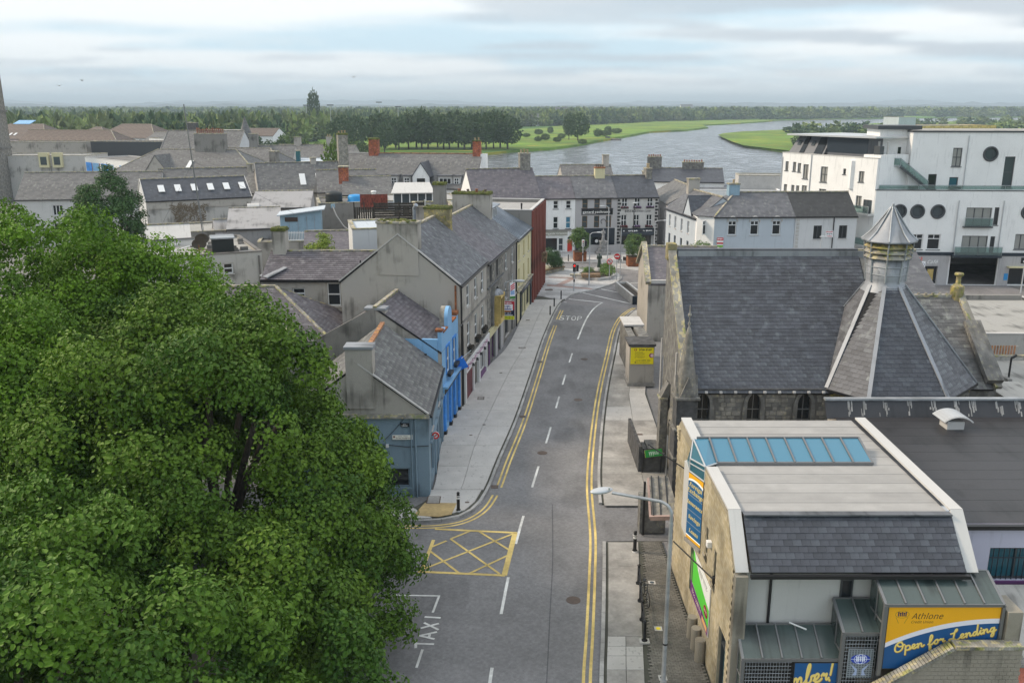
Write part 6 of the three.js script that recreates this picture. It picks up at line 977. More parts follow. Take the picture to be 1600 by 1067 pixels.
  mesh('shop_awning', [beam([16.2, 2.35, 0.5], [24, 2.35, 0.5], 0.7, 0.14)], 'render_cream', g); mesh('blue_panel', bx(16.05, 16.5, 0.7, 1.5, 0.101, 0.15), 'tank_blue', g); mesh('shop_display', [bx(3.9, 4.6, 0.7, 1.5, -0.12, -0.1), bx(7.1, 7.8, 0.5, 1.9, -0.12, -0.1)], 'yellow_wood', g); mesh('shop_display', [bx(5.7, 6.1, 1.6, 1.95, -0.12, -0.1)], 'red_sign', g);
  // upper storeys, set back
  const up = (name, a, b, W, y0, y1, wins, extra) => { const t = wallShape([[0, y0], [b - a, y0], [b - a, y1], [0, y1]], wins.map(w => w.poly || [w[0], w[1], w[0] + w[2], w[1] + w[3]]), 0.25); return t; };
  const U = new THREE.Matrix4().makeTranslation(4.4, 0, -2.2);
  const ub = mesh('upper_storey', [wallShape([[0, 11.2], [27, 11.2], [27, 18], [0, 18]], [[4.85, 14.0, 5.95, 16.2], [4.8, 11.5, 5.85, 12.75], [2.3, 11.35, 3.3, 13.1], circle(9.25, 15.5, 0.78), [11.0, 11.5, 12.2, 15.2], [14.4, 13.9, 15.6, 16.1]], 0.25).applyMatrix4(U), bx(4.4, 4.65, 11.2, 18, -13.8, -2.46), bx(31.1, 31.4, 11.2, 18, -13.8, -2.2), bx(4.4, 31.4, 11.2, 18, -14.05, -13.8)], 'render_white', g);
  mesh('roof', bx(4.3, 31.5, 18.0, 18.18, -14.1, -2.1), 'frame_grey', ub); mesh('roof_top', bx(4.5, 31.3, 18.18, 18.2, -13.9, -2.3), 'membrane_grey', ub);
  for (const [u, y, w, h, s, gl] of [[4.85, 14.0, 1.1, 2.2, 'four', 'glass_blind'], [4.8, 11.5, 1.05, 1.25, 'plain', 'glass_teal'], [2.3, 11.35, 1.0, 1.75, 'plain', 'glass_dark'], [11.0, 11.5, 1.2, 3.7, 'sash', 'glass_mid'], [14.4, 13.9, 1.2, 2.2, 'four', 'glass_blind']]) putWindow(ub, U, u, y, w, h, { style: s, frame: 'frame_grey', glass: gl, sill: 'frame_grey' });
  roundWindow(ub, U, 9.25, 15.5, 0.78);

  mesh('rain_pipe', bar([10.9, 11.4, -2.12], [10.9, 17.6, -2.12], 0.06), 'lamp_grey', ub);
  mesh('stair_tower', [bx(1.1, 4.39, 11.2, 18.3, -9, -4.0)], 'render_white', g); mesh('tower_cap', bx(0.6, 5.8, 18.3, 18.75, -9.2, -3.4), 'frame_grey', g);
  mesh('tower_slot', bx(3.4, 3.75, 14.2, 16.2, -3.99, -3.94), 'glass_dark', g);
  mesh('stair_wing', [bx(-2.2, 1.09, 11.2, 14.6, -9, -3.2), bx(1.1, 6.4, 11.2, 14.2, -3.99, -2.6)], 'render_white', g); mesh('wing_coping', [bx(1.0, 6.5, 14.2, 14.36, -4.0, -2.5)], 'frame_grey', g);
  const sl = mesh('sliding_door', windowGeo(2.1, 1.6, 'case'), 'frame_grey', g); sl.position.set(2.0, 11.4, -2.52); const sp = mesh('pane', boxGeo(2.04, 1.54, 0.012), 'glass_blind', sl); sp.position.set(0.03, 0.03, -0.045);
  const st = mesh('outside_stair', Array.from({ length: 12 }, (_, i) => bx(3.0 + i * 0.29, 3.3 + i * 0.29, 14.1 - i * 0.22, 14.18 - i * 0.22, -2.4, -1.5)), 'frame_grey', g); glassRail(st, [[3.0, 14.1, -1.5], [4.7, 12.8, -1.5], [6.5, 11.45, -1.5]], 0.9, 'stair_balustrade'); mesh('stringer', [beam([3.0, 14.0, -1.5], [6.5, 11.4, -1.5], 0.06, 0.25)], 'frame_grey', st); mesh('landing', bx(0.6, 3.0, 14.0, 14.12, -2.4, -1.4), 'galv', st); glassRail(st, [[0.6, 14.12, -1.4], [3.0, 14.12, -1.4]], 0.9, 'landing_rail');
  mesh('roof_plant', rbx(0.2, 2.2, 13.2, 14.3, -3.15, -2.2), 'galv', g);
  mesh('planter', [rbx(4.4, 5.4, 11.4, 11.7, -2.0, -1.5), rbx(9.2, 10.4, 11.4, 11.7, -2.0, -1.5)], 'soil', g);
  // left wing
  const M0 = new THREE.Matrix4().copy(g.matrixWorld); g.updateMatrixWorld(true);
  const w = building('apartment_wing', 'white rear wing of the apartment block with a leaning glazed grey penthouse', [36.3, 122.4], [43.35, 107.9], 13, {
    eave: 15, roof: 'flat', wall: 'render_white', roofMat: 'membrane', parapet: 0.1, copingMat: 'fascia_white', win: { ...gw },
    wins: { front: [[0.65, 12.7, 0.6, 1.2, c], [2.05, 12.7, 0.6, 1.2, c], [2.95, 12.65, 0.6, 1.15, c], [4.0, 11.85, 0.95, 1.85, c], [7.1, 11.65, 1.2, 1.95, { ...c, style: 'four' }], [10.85, 12.85, 0.45, 0.7, gw], [13.4, 12.1, 0.85, 1.3, c], [0.65, 9.6, 0.6, 1.3, c], [2.05, 9.6, 0.6, 1.3, c], [2.95, 9.6, 0.6, 1.3, c], [4.0, 9.4, 0.95, 1.6, c], [7.1, 9.2, 1.2, 1.6, c], [13.3, 9.1, 0.9, 1.35, c]] },
  });
  mesh('rain_pipe', [bar([5.4, 0, 0.08], [5.4, 15, 0.08], 0.06), bar([0.1, 0, 0.08], [0.1, 14.5, 0.08], 0.06)], 'lamp_grey', w);
  const ph = mesh('penthouse', [polyFace([[0.6, 15.02, -0.4], [6.9, 15.02, -0.4], [6.9, 17.3, -1.6], [1.3, 17.3, -1.6]], 0.2), polyFace([[0.6, 15.02, -9], [0.6, 15.02, -0.4], [1.3, 17.3, -1.6], [1.3, 17.3, -9]], 0.2), bx(6.9, 13.6, 15.02, 17.2, -9, -0.9)], 'lead_dark', w);
  mesh('penthouse_roof', [bx(0.4, 15.4, 17.3, 17.5, -10, -0.1)], 'lamp_grey', ph); mesh('navy_panel', bx(7.0, 13.6, 15.4, 17.25, -0.89, -0.84), 'navy_paint', ph);
  for (const [a, b] of [[2.6, 3.4], [5.2, 6.6]]) mesh('dark_glazing', [polyFace([[a, 15.1, -0.36], [b, 15.1, -0.36], [b + 0.1, 17.2, -1.46], [a + 0.1, 17.2, -1.46]], 0.05)], 'glass_dark', ph); for (const a of [1.6, 4.1]) mesh('rooflight', [polyFace([[a, 16.1, -0.86], [a + 0.6, 16.1, -0.86], [a + 0.65, 16.7, -1.18], [a + 0.1, 16.7, -1.18]], 0.06)], 'glass_mid', ph);
  mesh('corner_block', bx(13.6, 16.2, 11.5, 15.4, -5, -0.31), 'render_white', w); mesh('flue_pipe', [bar([14.2, 15.4, -2], [14.2, 16.9, -2], 0.13), bar([15.6, 15.4, -2], [15.6, 16.9, -2], 0.13)], 'fascia_white', w); mesh('roof_unit', rbx(14.6, 15.5, 15.4, 16.4, -1.5, -0.8), 'frame_grey', w);
  glassRail(w, [[12.9, 8.5, 0.9], [14.8, 8.5, 0.9], [16.2, 8.5, 0.9]], 0.9, 'balcony_rail'); mesh('balcony_slab', bx(12.8, 16.3, 8.3, 8.48, 0.003, 0.95), 'fascia_white', w); glassRail(w, [[12.9, 4.7, 0.9], [16.2, 4.7, 0.9]], 0.9, 'balcony_rail'); mesh('balcony_slab', bx(12.8, 16.3, 4.5, 4.68, 0.003, 0.95), 'fascia_white', w);
  { const d = mesh('balcony_door', windowGeo(1.2, 1.6, 'case'), 'frame_grey', w); d.position.set(14.6, 8.5, 0.09); const p = mesh('pane', boxGeo(1.14, 1.54, 0.012), 'glass_mid', d); p.position.set(0.03, 0.03, -0.045); }
}
// ---------------------------------------------------------------- white corner house and its black-roofed neighbour, behind the church
{
  const hood = { frame: 'upvc', style: 'top', sill: 'concrete_c' }, g = building('white_corner_house', 'white house with slate hipped roof, round-headed window surrounds and blue chimney behind the church ridge', [23.65, 104.6], [33.2, 105.1], 6.8, {
    eave: 8.58, ridge: 11.05, hipL: 3.2, wall: 'render_white_stained', walls: { front: 'render_skyblue', left: 'render_white' }, roofMat: 'slate', category: 'house',
    wins: { front: [[1.64, 6.4, 1.0, 1.65, hood], [4.28, 6.4, 1.0, 1.65, hood], [6.9, 6.4, 1.0, 1.65, hood]], left: [[1.8, 6.4, 0.65, 1.7, hood], [2.9, 6.4, 0.65, 1.7, hood], [4.6, 6.4, 1.0, 1.65, hood]] },
  });
  for (const u of [2.14, 4.78, 7.4]) mesh('window_hood', [new THREE.TorusGeometry(0.6, 0.08, 6, 16, Math.PI).translate(u, 7.95, 0.03)], 'concrete_c', g);
  chimney(g, 3.0, -3.4, 10.4, 12.1, 1.3, 1.0, { mat: 'shed_blue', cap: 'coping', pots: 1 }); mesh('corner_chamfer', [prism([[-1.7, 1.4], [-0.02, -0.02], [-0.02, 6.2], [-1.7, 5.3]], 0, 8.55)], 'render_white', g);
  mesh('corner_roof', [polyFace([[-1.9, 8.58, -1.15], [-0.02, 8.58, 0.2], [3.2, 11.1, -3.4]], 0.08), polyFace([[-1.9, 8.58, -6.8], [-1.9, 8.58, -1.15], [3.2, 11.1, -3.4]], 0.08)], 'slate', g);
  { const o = mesh('window', windowGeo(0.9, 1.65, 'top'), 'upvc', g); o.position.set(-1.3, 6.4, -0.30); o.rotation.y = 0.70; const p = mesh('pane', boxGeo(0.84, 1.59, 0.012), 'glass_dark', o); p.position.set(0.03, 0.03, -0.045); }
  const n = building('white_house', 'plain white house with a matt black roof next to the apartment block', [33.25, 105.1], [40.6, 105.5], 6.5, { eave: 8.58, ridge: 11.05, wall: 'render_white_stained', roofMat: 'slate_black', category: 'house', wins: { front: [[2.25, 5.85, 1.0, 1.6, { frame: 'frame_grey', style: 'case', sill: 'concrete_c' }], [5.3, 5.9, 1.0, 1.55, { frame: 'frame_grey', style: 'case', sill: 'concrete_c' }]] } });
  mesh('rain_pipe', bar([4.6, 0, 0.08], [4.6, 8.4, 0.08], 0.06), 'black_paint', n); mesh('quoin_strip', Array.from({ length: 9 }, (_, i) => bx(0.15, 0.5, 4.4 + i * 0.44, 4.75 + i * 0.44, 0.003, 0.03)), 'concrete_c', n);
  const s = thing('painted_wall_sign', 'small red and black lettered sign on the white wall beside the apartment block', 'sign', [37.4, 105.28, 6.05], -0.06); board('sign_plate', s, canvasMat('red_notice', 128, 112, (x, w, h) => { x.fillStyle = '#e8e8ea'; x.fillRect(0, 0, w, h); x.fillStyle = '#c23b3b'; strokes(x, 10, 8, 110, 24, 6); strokes(x, 10, 80, 110, 22, 5); x.fillStyle = '#222'; strokes(x, 16, 44, 100, 22, 6); }), 0.9, 0.8, 0.02, 'sign_white', [0, 0, 0.05]);
  const q = thing('estate_board', 'red, white and green upright board on the white corner house', 'sign', [24.4, 104.5, 5.0], -0.06); board('sign_plate', q, canvasMat('let_board', 128, 192, (x, w, h) => { x.fillStyle = '#f0f0ee'; x.fillRect(0, 0, w, h); x.fillStyle = '#c8343a'; x.fillRect(0, 0, w, 60); x.fillRect(0, 96, w, 34); x.fillStyle = '#7cb342'; x.fillRect(0, 150, w, 42); x.fillStyle = '#f5f5f5'; strokes(x, 12, 16, 104, 26, 6); }), 0.75, 1.15, 0.04, 'sign_white', [0, 0, 0.05]);
  const b = building('pale_blue_house', 'pale blue house with a pointed gablet and narrow windows facing the side street', [20.2, 117.5], [21.9, 106.2], 6.2, { eave: 8.2, ridge: 10.6, wall: 'render_skyblue', roofMat: 'slate', category: 'house', wins: { front: [1.2, 3.4, 5.8, 8.2].flatMap(u => [[u, 6.0, 0.65, 1.5, { frame: 'upvc', style: 'sash' }], [u, 3.3, 0.75, 1.8, { frame: 'frame_grey', style: 'plain' }]]) } });
  mesh('gablet', [wallShape([[6.6, 8.1], [9.8, 8.1], [8.2, 10.5]], [], 0.25).translate(0, 0, 0.02)], 'render_skyblue', b); mesh('gablet_roof', [polyFace([[8.2, 10.58, 0.1], [8.2, 10.58, -3.0], [6.45, 8.1, -0.5], [6.45, 8.0, 0.1]], 0.06), polyFace([[8.2, 10.58, -3.0], [8.2, 10.58, 0.1], [9.95, 8.0, 0.1], [9.95, 8.1, -0.5]], 0.06)], 'slate_dark', b); chimney(b, 1, -3.1, 10, 12.0, 0.8, 1.5, { mat: 'render_grey' });
  building('side_street_house', 'grey-brown rendered house in the side street right of the bistro', [22.6, 148], [22.9, 132.2], 8, { eave: 7.2, ridge: 9.4, wall: 'render_palegrey', roofMat: 'slate_warm', category: 'house', wins: { front: [2, 6, 10, 13].flatMap(u => [[u, 4.4, 0.8, 1.6], [u, 1.2, 0.8, 1.8]]) } });
}
// ---------------------------------------------------------------- shops across the square
const SQA = [4.5, 131.7], sqp = u => [SQA[0] + u * 0.9911, SQA[1] + u * 0.1333];
{
  const o = { eave: 8.0, ridge: 10.85, category: 'shop' };
  const a = building('white_shop', 'white three-storey shop with Organic Grocers fascia and red door', sqp(-0.6), sqp(4.84), 9, { ...o, wall: 'render_white', roofMat: 'slate_purple', win: { sill: 'black_paint' }, wins: { front: [[0.2, 6.45, 0.7, 1.2], [2.17, 6.45, 0.75, 1.2], [4.05, 6.45, 0.75, 1.2], [0.2, 3.55, 0.7, 1.75], [2.17, 3.55, 0.75, 1.75], [4.05, 3.55, 0.75, 1.75, { glass: 'glass_sky' }], [1.0, 0.2, 1.9, 2.0, { style: 'plain', frame: 'sign_white', sill: null, name: 'shop_window' }], [3.0, 0.15, 0.75, 2.0, { style: 'sash', frame: 'sign_white', sill: null, name: 'shop_door', glass: 'glass_mid' }], [4.35, 0.1, 0.75, 1.8, { style: 'plain', frame: 'red_door', glass: 'red_door', sill: null, name: 'door' }]] } });
  mesh('fanlight', [new THREE.CircleGeometry(0.38, 16, 0, Math.PI).translate(4.72, 2.0, 0.02)], 'glass_dark', a); mesh('cornice', bx(0.6, 5.4, 3.28, 3.42, 0.003, 0.25), 'render_dark', a);
  board('fascia_sign', a, canvasMat('grocer_sign', 512, 96, (x, w, h) => { x.fillStyle = '#8f8f85'; x.fillRect(0, 0, w, h); x.strokeStyle = '#c9c7bd'; x.lineWidth = 6; x.strokeRect(6, 6, w - 12, h - 12); x.fillStyle = '#eceae2'; x.font = 'bold 62px serif'; x.textAlign = 'center'; x.fillText('Organic Grocers', w / 2, 68); }), 3.5, 0.62, 0.1, 'concrete', [2.6, 2.55, 0.11]).userData.label = 'grey fascia reading Organic Grocers';
  const b = building('pale_grey_shop', 'pale grey shop with olive sash windows above a dark navy shopfront', sqp(4.86), sqp(11.2), 9, { ...o, wall: 'render_palegrey', roofMat: 'slate', win: { frame: 'timber', glass: 'glass_mid', sill: null }, wins: { front: [[1.05, 6.45, 0.8, 1.35], [2.85, 6.45, 0.8, 1.35], [4.65, 6.45, 0.8, 1.35], [1.05, 3.6, 0.8, 1.75], [2.85, 3.6, 0.8, 1.75], [4.65, 3.6, 0.8, 1.75], [0.6, 0.5, 1.7, 1.6, { frame: 'navy_paint', style: 'plain', glass: 'glass_mid' }], [2.6, 0.1, 2.2, 2.1, { frame: 'navy_paint', style: 'case', glass: 'glass_dark' }]] } });
  mesh('eaves_band', bx(0.9, 5.7, 7.82, 7.98, 0.003, 0.2), 'black_paint', b); mesh('sill_band', bx(0.9, 5.7, 6.33, 6.45, 0.003, 0.14), 'black_paint', b);
  board('name_sign', b, canvasMat('name_sign', 512, 96, (x, w, h) => { x.fillStyle = '#14161a'; x.fillRect(0, 0, w, h); x.fillStyle = '#eceae6'; x.font = 'bold 58px sans-serif'; x.fillText('gerard cochrane', 14, 66); x.fillRect(14, 78, 220, 5); }), 4.7, 0.8, 0.06, 'black_paint', [3.3, 5.5, 0.07]).userData.label = 'black sign reading gerard cochrane in white';
  mesh('shopfront', [bx(0.1, 6.25, 2.2, 3.5, 0.003, 0.15), bx(0.1, 0.58, 0, 2.2, 0.003, 0.12), bx(2.32, 2.58, 0, 2.2, 0.003, 0.12), bx(4.82, 6.25, 0, 2.2, 0.003, 0.12)], 'navy_paint', b); mesh('shop_roundel', [new THREE.CircleGeometry(0.25, 14).translate(3.3, 1.6, 0.06)], 'sign_white', b); mesh('white_bracket', rbx(1.2, 1.6, 2.95, 3.15, 0.16, 0.25), 'sign_white', b); mesh('hanging_mark', [new THREE.TorusGeometry(0.35, 0.04, 5, 18, 4.2).translate(4.25, 4.5, 0.05)], 'black_paint', b);
  chimney(b, 4.5, -4.3, 9.9, 12.1, 1.5, 0.9, { mat: 'render_cream', cap: 'terracotta', pots: 4, potMat: 'tile_brown', potH: 0.35 });
  const c = building('bistro', 'pale bistro with black quoins, window boxes and a navy awning', sqp(11.22), sqp(17.45), 9, { ...o, wall: 'render_pale', roofMat: 'slate_dark', win: { style: 'four', frame: 'upvc', sill: null }, wins: { front: [[0.62, 6.6, 0.9, 1.25], [2.55, 6.6, 0.9, 1.25], [4.5, 6.6, 0.9, 1.25], [0.58, 3.75, 0.9, 1.7], [2.5, 3.75, 0.9, 1.7], [4.45, 3.75, 0.9, 1.7], [0.7, 0.2, 4.6, 2.2, { style: 'three', frame: 'navy_paint', glass: 'glass_dark', name: 'shop_window' }]] } });
  for (const u of [0.02, 5.75]) for (let i = 0; i < 16; i++) mesh('quoin', bx(u, u + (i % 2 ? 0.34 : 0.5), 0.2 + i * 0.48, 0.5 + i * 0.48, 0.003, 0.04), 'black_paint', c);
  for (const [u, y] of [[0.62, 6.6], [2.55, 6.6], [4.5, 6.6], [0.58, 3.75], [2.5, 3.75], [4.45, 3.75]]) { const fb = mesh('window_box', rbx(u - 0.15, u + 1.05, y - 0.25, y - 0.05, 0.02, 0.22), 'black_paint', c); const l = []; for (let i = 0; i < 22; i++) { const k = new THREE.IcosahedronGeometry(rr(0.05, 0.12), 0); k.translate(u + rr(-0.1, 1), y - 0.02 + rr(-0.06, 0.1), rr(0.05, 0.24)); l.push(k); } stuff(mesh('flowers', l, rnd() < 0.5 ? 'purple' : 'maroon', fb)); }
  { const t = new THREE.ShapeGeometry(font.generateShapes('BISTRO', 0.36), 3).translate(1.1, 5.78, 0.02); mesh('lettering', t, 'black_paint', c).userData.label = 'black wall lettering BISTRO'; const t2 = new THREE.ShapeGeometry(fontR.generateShapes('Kitten Lane', 0.34), 3); t2.applyMatrix4(new THREE.Matrix4().makeShear(0, 0, 0.3, 0, 0, 0)); t2.scale(0.92, 1, 1).translate(2.85, 5.78, 0.02); mesh('lettering', t2, 'black_paint', c); }
  mesh('awning', [polyFace([[0.5, 2.7, 0.9], [5.7, 2.7, 0.9], [5.7, 3.4, 0.02], [0.5, 3.4, 0.02]], 0.06), bx(0.5, 5.7, 2.4, 2.7, 0.86, 0.9)], 'navy_paint', c); board('awning_text', c, canvasMat('awning_text', 512, 64, (x, w, h) => { x.fillStyle = '#10161c'; x.fillRect(0, 0, w, h); x.fillStyle = '#f0f0ee'; x.font = 'bold 46px serif'; x.fillText('B   BEATIE   BOUQUET'.slice(0, 1), 20, 48); strokes(x, 110, 14, 150, 38, 9); strokes(x, 310, 14, 190, 38, 9); }), 5.0, 0.42, 0.02, 'navy_paint', [3.1, 2.95, 0.62], 0, -0.9);
  chimney(c, 5.7, -4.4, 9.2, 11.9, 0.9, 1.6, { mat: 'stone', cap: 'coping', pots: 2, potMat: 'pot_cream', potH: 0.6 }); chimney(c, 6.1, -7.0, 8.0, 11.3, 0.8, 1.2, { mat: 'render_dark' }); mesh('shop_divider', bx(-0.35, -0.02, 0.2, 3.6, 0.02, 0.16), 'render_pale', c);
  const pr = building('purple_roof_house', 'white house with a tall purple slate roof behind the red-finned building', [-5.5, 128.5], [4.2, 131.2], 9, { eave: 8.2, ridge: 12.1, wall: 'render_white', roofMat: 'slate_purple', category: 'house' }); chimney(pr, 8.9, -4.6, 11, 14.3, 1.6, 0.9, { mat: 'stone', cap: 'coping', pots: 3 });
}
// ---------------------------------------------------------------- things in the square and along the street
const post = (g, h, r = 0.05, m = 'galv', name = 'post') => mesh(name, cyl(0, 0.1, h, 0, r, r, 10), m, g);
function cortenPlanter(x, d, label, big) {
  const t = thing('corten_planter', label, 'planter', [x, d], 0.04, 'rusted steel planters in the square'); mesh('box', [rbx(-0.85, 0.85, 0.1, 1.35, -0.85, 0.85, 0.03)], 'corten', t); mesh('lip', [bx(-0.89, 0.89, 1.30, 1.38, 0.80, 0.89), bx(-0.89, 0.89, 1.30, 1.38, -0.89, -0.80), bx(-0.89, -0.80, 1.301, 1.379, -0.80, 0.80), bx(0.80, 0.89, 1.301, 1.379, -0.80, 0.80)], 'corten', t); mesh('soil', bx(-0.79, 0.79, 1.351, 1.36, -0.79, 0.79), 'soil', t); return t;
}
cortenPlanter(9.5, 124.4, 'rusted steel planter box in front of the pale grey shop'); cortenPlanter(16.45, 120.1, 'rusted steel planter box in front of the bistro');
function statue(name, label, x, d, h, mat, plinth, build) {
  const t = thing(name, label, 'statue', [x, d], 0.1); mesh('plinth', plinth(), mat === 'bronze' ? 'granite' : 'statue_stone', t); const y = build.y; 
  const g = []; const sp = (px, py, pz, rx, ry, rz) => { const s = new THREE.SphereGeometry(1, 14, 10); s.scale(rx, ry, rz); s.translate(px, py, pz); g.push(s); };
  const k = h; g.push(lathe([[0.001, y], [k * 0.15, y], [k * 0.16, y + k * 0.05], [k * 0.115, y + k * 0.3], [k * 0.10, y + k * 0.52], [k * 0.125, y + k * 0.64], [k * 0.14, y + k * 0.76], [k * 0.12, y + k * 0.81], [k * 0.045, y + k * 0.84], [k * 0.04, y + k * 0.87]], 14)); sp(0, y + k * 0.925, 0.01, k * 0.055, k * 0.07, k * 0.062); sp(0, y + k * 0.925, k * 0.06, k * 0.012, k * 0.018, k * 0.016);
  for (const s of [-1, 1]) { g.push(bar([s * k * 0.13, y + k * 0.79, 0], [s * k * 0.165, y + k * 0.62, k * 0.03], k * 0.04, 8), bar([s * k * 0.165, y + k * 0.62, k * 0.03], [s * k * 0.06, y + k * (s > 0 ? 0.66 : 0.54), k * 0.14], k * 0.033, 8)); sp(s * k * 0.06, y + k * (s > 0 ? 0.66 : 0.54), k * 0.15, k * 0.035, k * 0.035, k * 0.04); sp(s * k * 0.05, y + k * 0.02, k * 0.1, k * 0.04, k * 0.025, k * 0.08); sp(s * k * 0.13, y + k * 0.79, 0, k * 0.05, k * 0.05, k * 0.05); }
  mesh('figure', g, mat, t); return t;
}
statue('stone_statue', 'grey stone figure on a tall stepped pedestal in front of the shops', 13.3, 130.0, 1.75, 'statue_stone', () => [rbx(-1.0, 1.0, 0.1, 0.5, -1, 1), rbx(-0.7, 0.7, 0.5, 0.9, -0.7, 0.7), rbx(-0.45, 0.45, 0.9, 1.9, -0.45, 0.45), rbx(-0.55, 0.55, 1.9, 2.05, -0.55, 0.55)], { y: 2.05 });
statue('bronze_statue', 'dark green bronze figure standing in the raised flower bed', 11.3, 114.6, 1.85, 'bronze', () => [cyl(0, 0.3, 0.75, 0, 0.75, 0.62, 16), cyl(0, 0.75, 0.85, 0, 0.5, 0.5, 16)], { y: 0.85 });
{
  const bed = [[7.6, 110.9], [10.6, 109.1], [12.3, 109.9], [13.2, 112.2], [13.0, 115.0], [11.6, 116.6], [9.4, 115.4]];
  const t = thing('flower_bed', 'raised oval flower bed with timber seats and pale kerb in the square', 'flower bed', [0, 0], 0);
  mesh('kerb', [prism(bed.slice().reverse(), 0.08, 0.42)], 'granite', t); const inn = bed.map(p => [lerp(p[0], 10.9, 0.14), lerp(p[1], 113, 0.14)]); mesh('soil', [prism(inn.slice().reverse(), 0.40, 0.46)], 'soil', t);
  mesh('seat', [rbx(8.7, 11.0, 0.42, 0.85, -110.6, -109.5)], 'timber', t).rotation.y = 0; mesh('seat', [rbx(7.3, 8.7, 0.42, 0.6, -111.5, -110.7)], 'coping', t);
  const l2 = thing('low_bed_wall', 'low stone-edged bed with shrubs beside the red-finned building', 'flower bed', [0, 0], 0); mesh('wall', [prism([[3.95, 113.2], [6.9, 116.6], [6.3, 117.6], [3.8, 118.2]].reverse(), 0.08, 0.55)], 'coping', l2); mesh('timber_top', [prism([[3.97, 113.0], [7.0, 116.4], [6.75, 116.8], [3.9, 113.6]].reverse(), 0.55, 0.68)], 'timber', l2);
}
function bollard(x, d, label, kind = 0, group) { const t = thing('bollard', label, 'bollard', [x, d], 0, group); mesh('post', kind === 1 ? [lathe([[0.13, 0.1], [0.13, 0.22], [0.085, 0.26], [0.085, 0.95], [0.11, 0.98], [0.11, 1.03], [0.06, 1.08], [0.09, 1.14], [0.07, 1.22], [0.001, 1.25]], 14)] : [lathe([[0.07, 0.1], [0.07, 1.02], [0.055, 1.06], [0.001, 1.07]], 12)], 'black_paint', t); if (kind === 1) mesh('white_band', [cyl(0, 0.84, 0.95, 0, 0.088, 0.088, 14), cyl(0, 1.0, 1.04, 0, 0.113, 0.113, 14), cyl(0, 0.12, 0.2, 0, 0.133, 0.133, 14)], 'sign_white', t); return t; }
bollard(-2.86, 43.9, 'black bollard with white bands at the pavement corner', 1);
bollard(3.95, 90.4, 'black bollard nearest of three by the STOP marking', 0, 'black bollards along the left kerb'); bollard(4.55, 94.4, 'black bollard, middle of three by the STOP marking', 0, 'black bollards along the left kerb'); bollard(5.5, 98.3, 'black bollard farthest of three, where the kerb turns', 0, 'black bollards along the left kerb');
bollard(8.0, 41.0, 'black bollard against the tan brick wall below the blue sign'); bollard(7.55, 45.2, 'black bollard beside the pinkish-brown canopy');
bollard(5.95, 39.4, 'black bollard at the far end of the bicycle rail', 1);
for (const [x, d, s] of [[6.4, 123.9, 'left'], [7.85, 123.6, 'right']]) bollard(x, d, `slim dark post on the far paving, ${s} of the pair near the white shop`);
{ // cycle rail
  const t = thing('cycle_rail', 'black hooped bicycle rail on the block paving', 'railing', [0, 0], 0); const a = [5.72, 36.4], b = [5.35, 31.9];
  for (const k of [0, 0.33, 0.66, 1]) { const x = lerp(a[0], b[0], k), d = lerp(a[1], b[1], k); mesh('upright', [lathe([[0.12, 0.1], [0.12, 0.2], [0.06, 0.24], [0.06, 1.0], [0.09, 1.05], [0.001, 1.12]], 10).translate(x, 0, -d)], 'black_paint', t); }
  for (const y of [0.95, 0.55]) mesh('rail', bar([a[0], y, -a[1]], [b[0], y, -b[1]], 0.035), 'black_paint', t); mesh('foot', [bx(5.15, 5.55, 0.1, 0.16, -32.05, -31.7)], 'concrete', t);
  const k = thing('bicycle', 'dark grey bicycle locked against the black rail', 'bicycle', [5.82, 35.0], -1.5); const wheel = x => { const w = mesh('wheel', [new THREE.TorusGeometry(0.33, 0.02, 6, 24).translate(x, 0.46, 0)], 'black_paint', k); mesh('spoke', Array.from({ length: 8 }, (_, i) => bar([x, 0.46, 0], [x + Math.cos(i * 0.785) * 0.32, 0.46 + Math.sin(i * 0.785) * 0.32, 0], 0.005, 4)), 'galv', w); }; wheel(-0.52); wheel(0.52);
  mesh('frame', [bar([-0.52, 0.46, 0], [-0.1, 0.44, 0], 0.015), bar([-0.1, 0.44, 0], [-0.2, 0.95, 0], 0.016), bar([-0.52, 0.46, 0], [-0.18, 0.88, 0], 0.013), bar([-0.1, 0.44, 0], [0.36, 0.92, 0], 0.018), bar([-0.18, 0.9, 0], [0.35, 0.98, 0], 0.016), bar([0.52, 0.46, 0], [0.34, 1.05, 0], 0.016)], 'frame_grey', k); mesh('handlebar', [bar([0.33, 1.08, -0.26], [0.33, 1.08, 0.26], 0.014), bar([0.34, 1.0, 0], [0.33, 1.08, 0], 0.014)], 'black_paint', k); mesh('saddle', [rbx(-0.33, -0.08, 0.97, 1.02, -0.06, 0.06, 0.02)], 'black_paint', k);
}
{ // the tall street lamp in front
  const t = thing('street_lamp', 'tall grey street lamp with a curved arm reaching over the road', 'street lamp', [5.3, 27.3], 0);
  mesh('pole', [cyl(0, 0.12, 1.6, 0, 0.11, 0.11, 14), cyl(0, 1.6, 7.6, 0, 0.08, 0.065, 14)], 'galv', t); mesh('arm', tube([[0, 7.55, 0], [0, 7.95, -0.02], [-0.1, 8.15, -0.1], [-0.35, 8.25, -0.25], [-1.9, 8.32, -0.8]], 0.055, 10, 30), 'galv', t);
  const h = mesh('lamp_head', [new THREE.SphereGeometry(1, 24, 12).scale(0.42, 0.10, 0.19).rotateY(0.35).translate(-2.25, 8.34, -0.92)], 'lamp_grey', t); mesh('lens', [new THREE.SphereGeometry(1, 20, 8, 0, Math.PI * 2, Math.PI / 2, Math.PI / 2).scale(0.3, 0.08, 0.14).rotateY(0.35).translate(-2.25, 8.32, -0.92)], 'glass_mid', h); mesh('photocell', cyl(-2.0, 8.4, 8.5, -0.83, 0.04), 'lamp_grey', h); mesh('band', [cyl(0, 3.0, 3.06, 0, 0.09, 0.09)], 'black_paint', t);
}
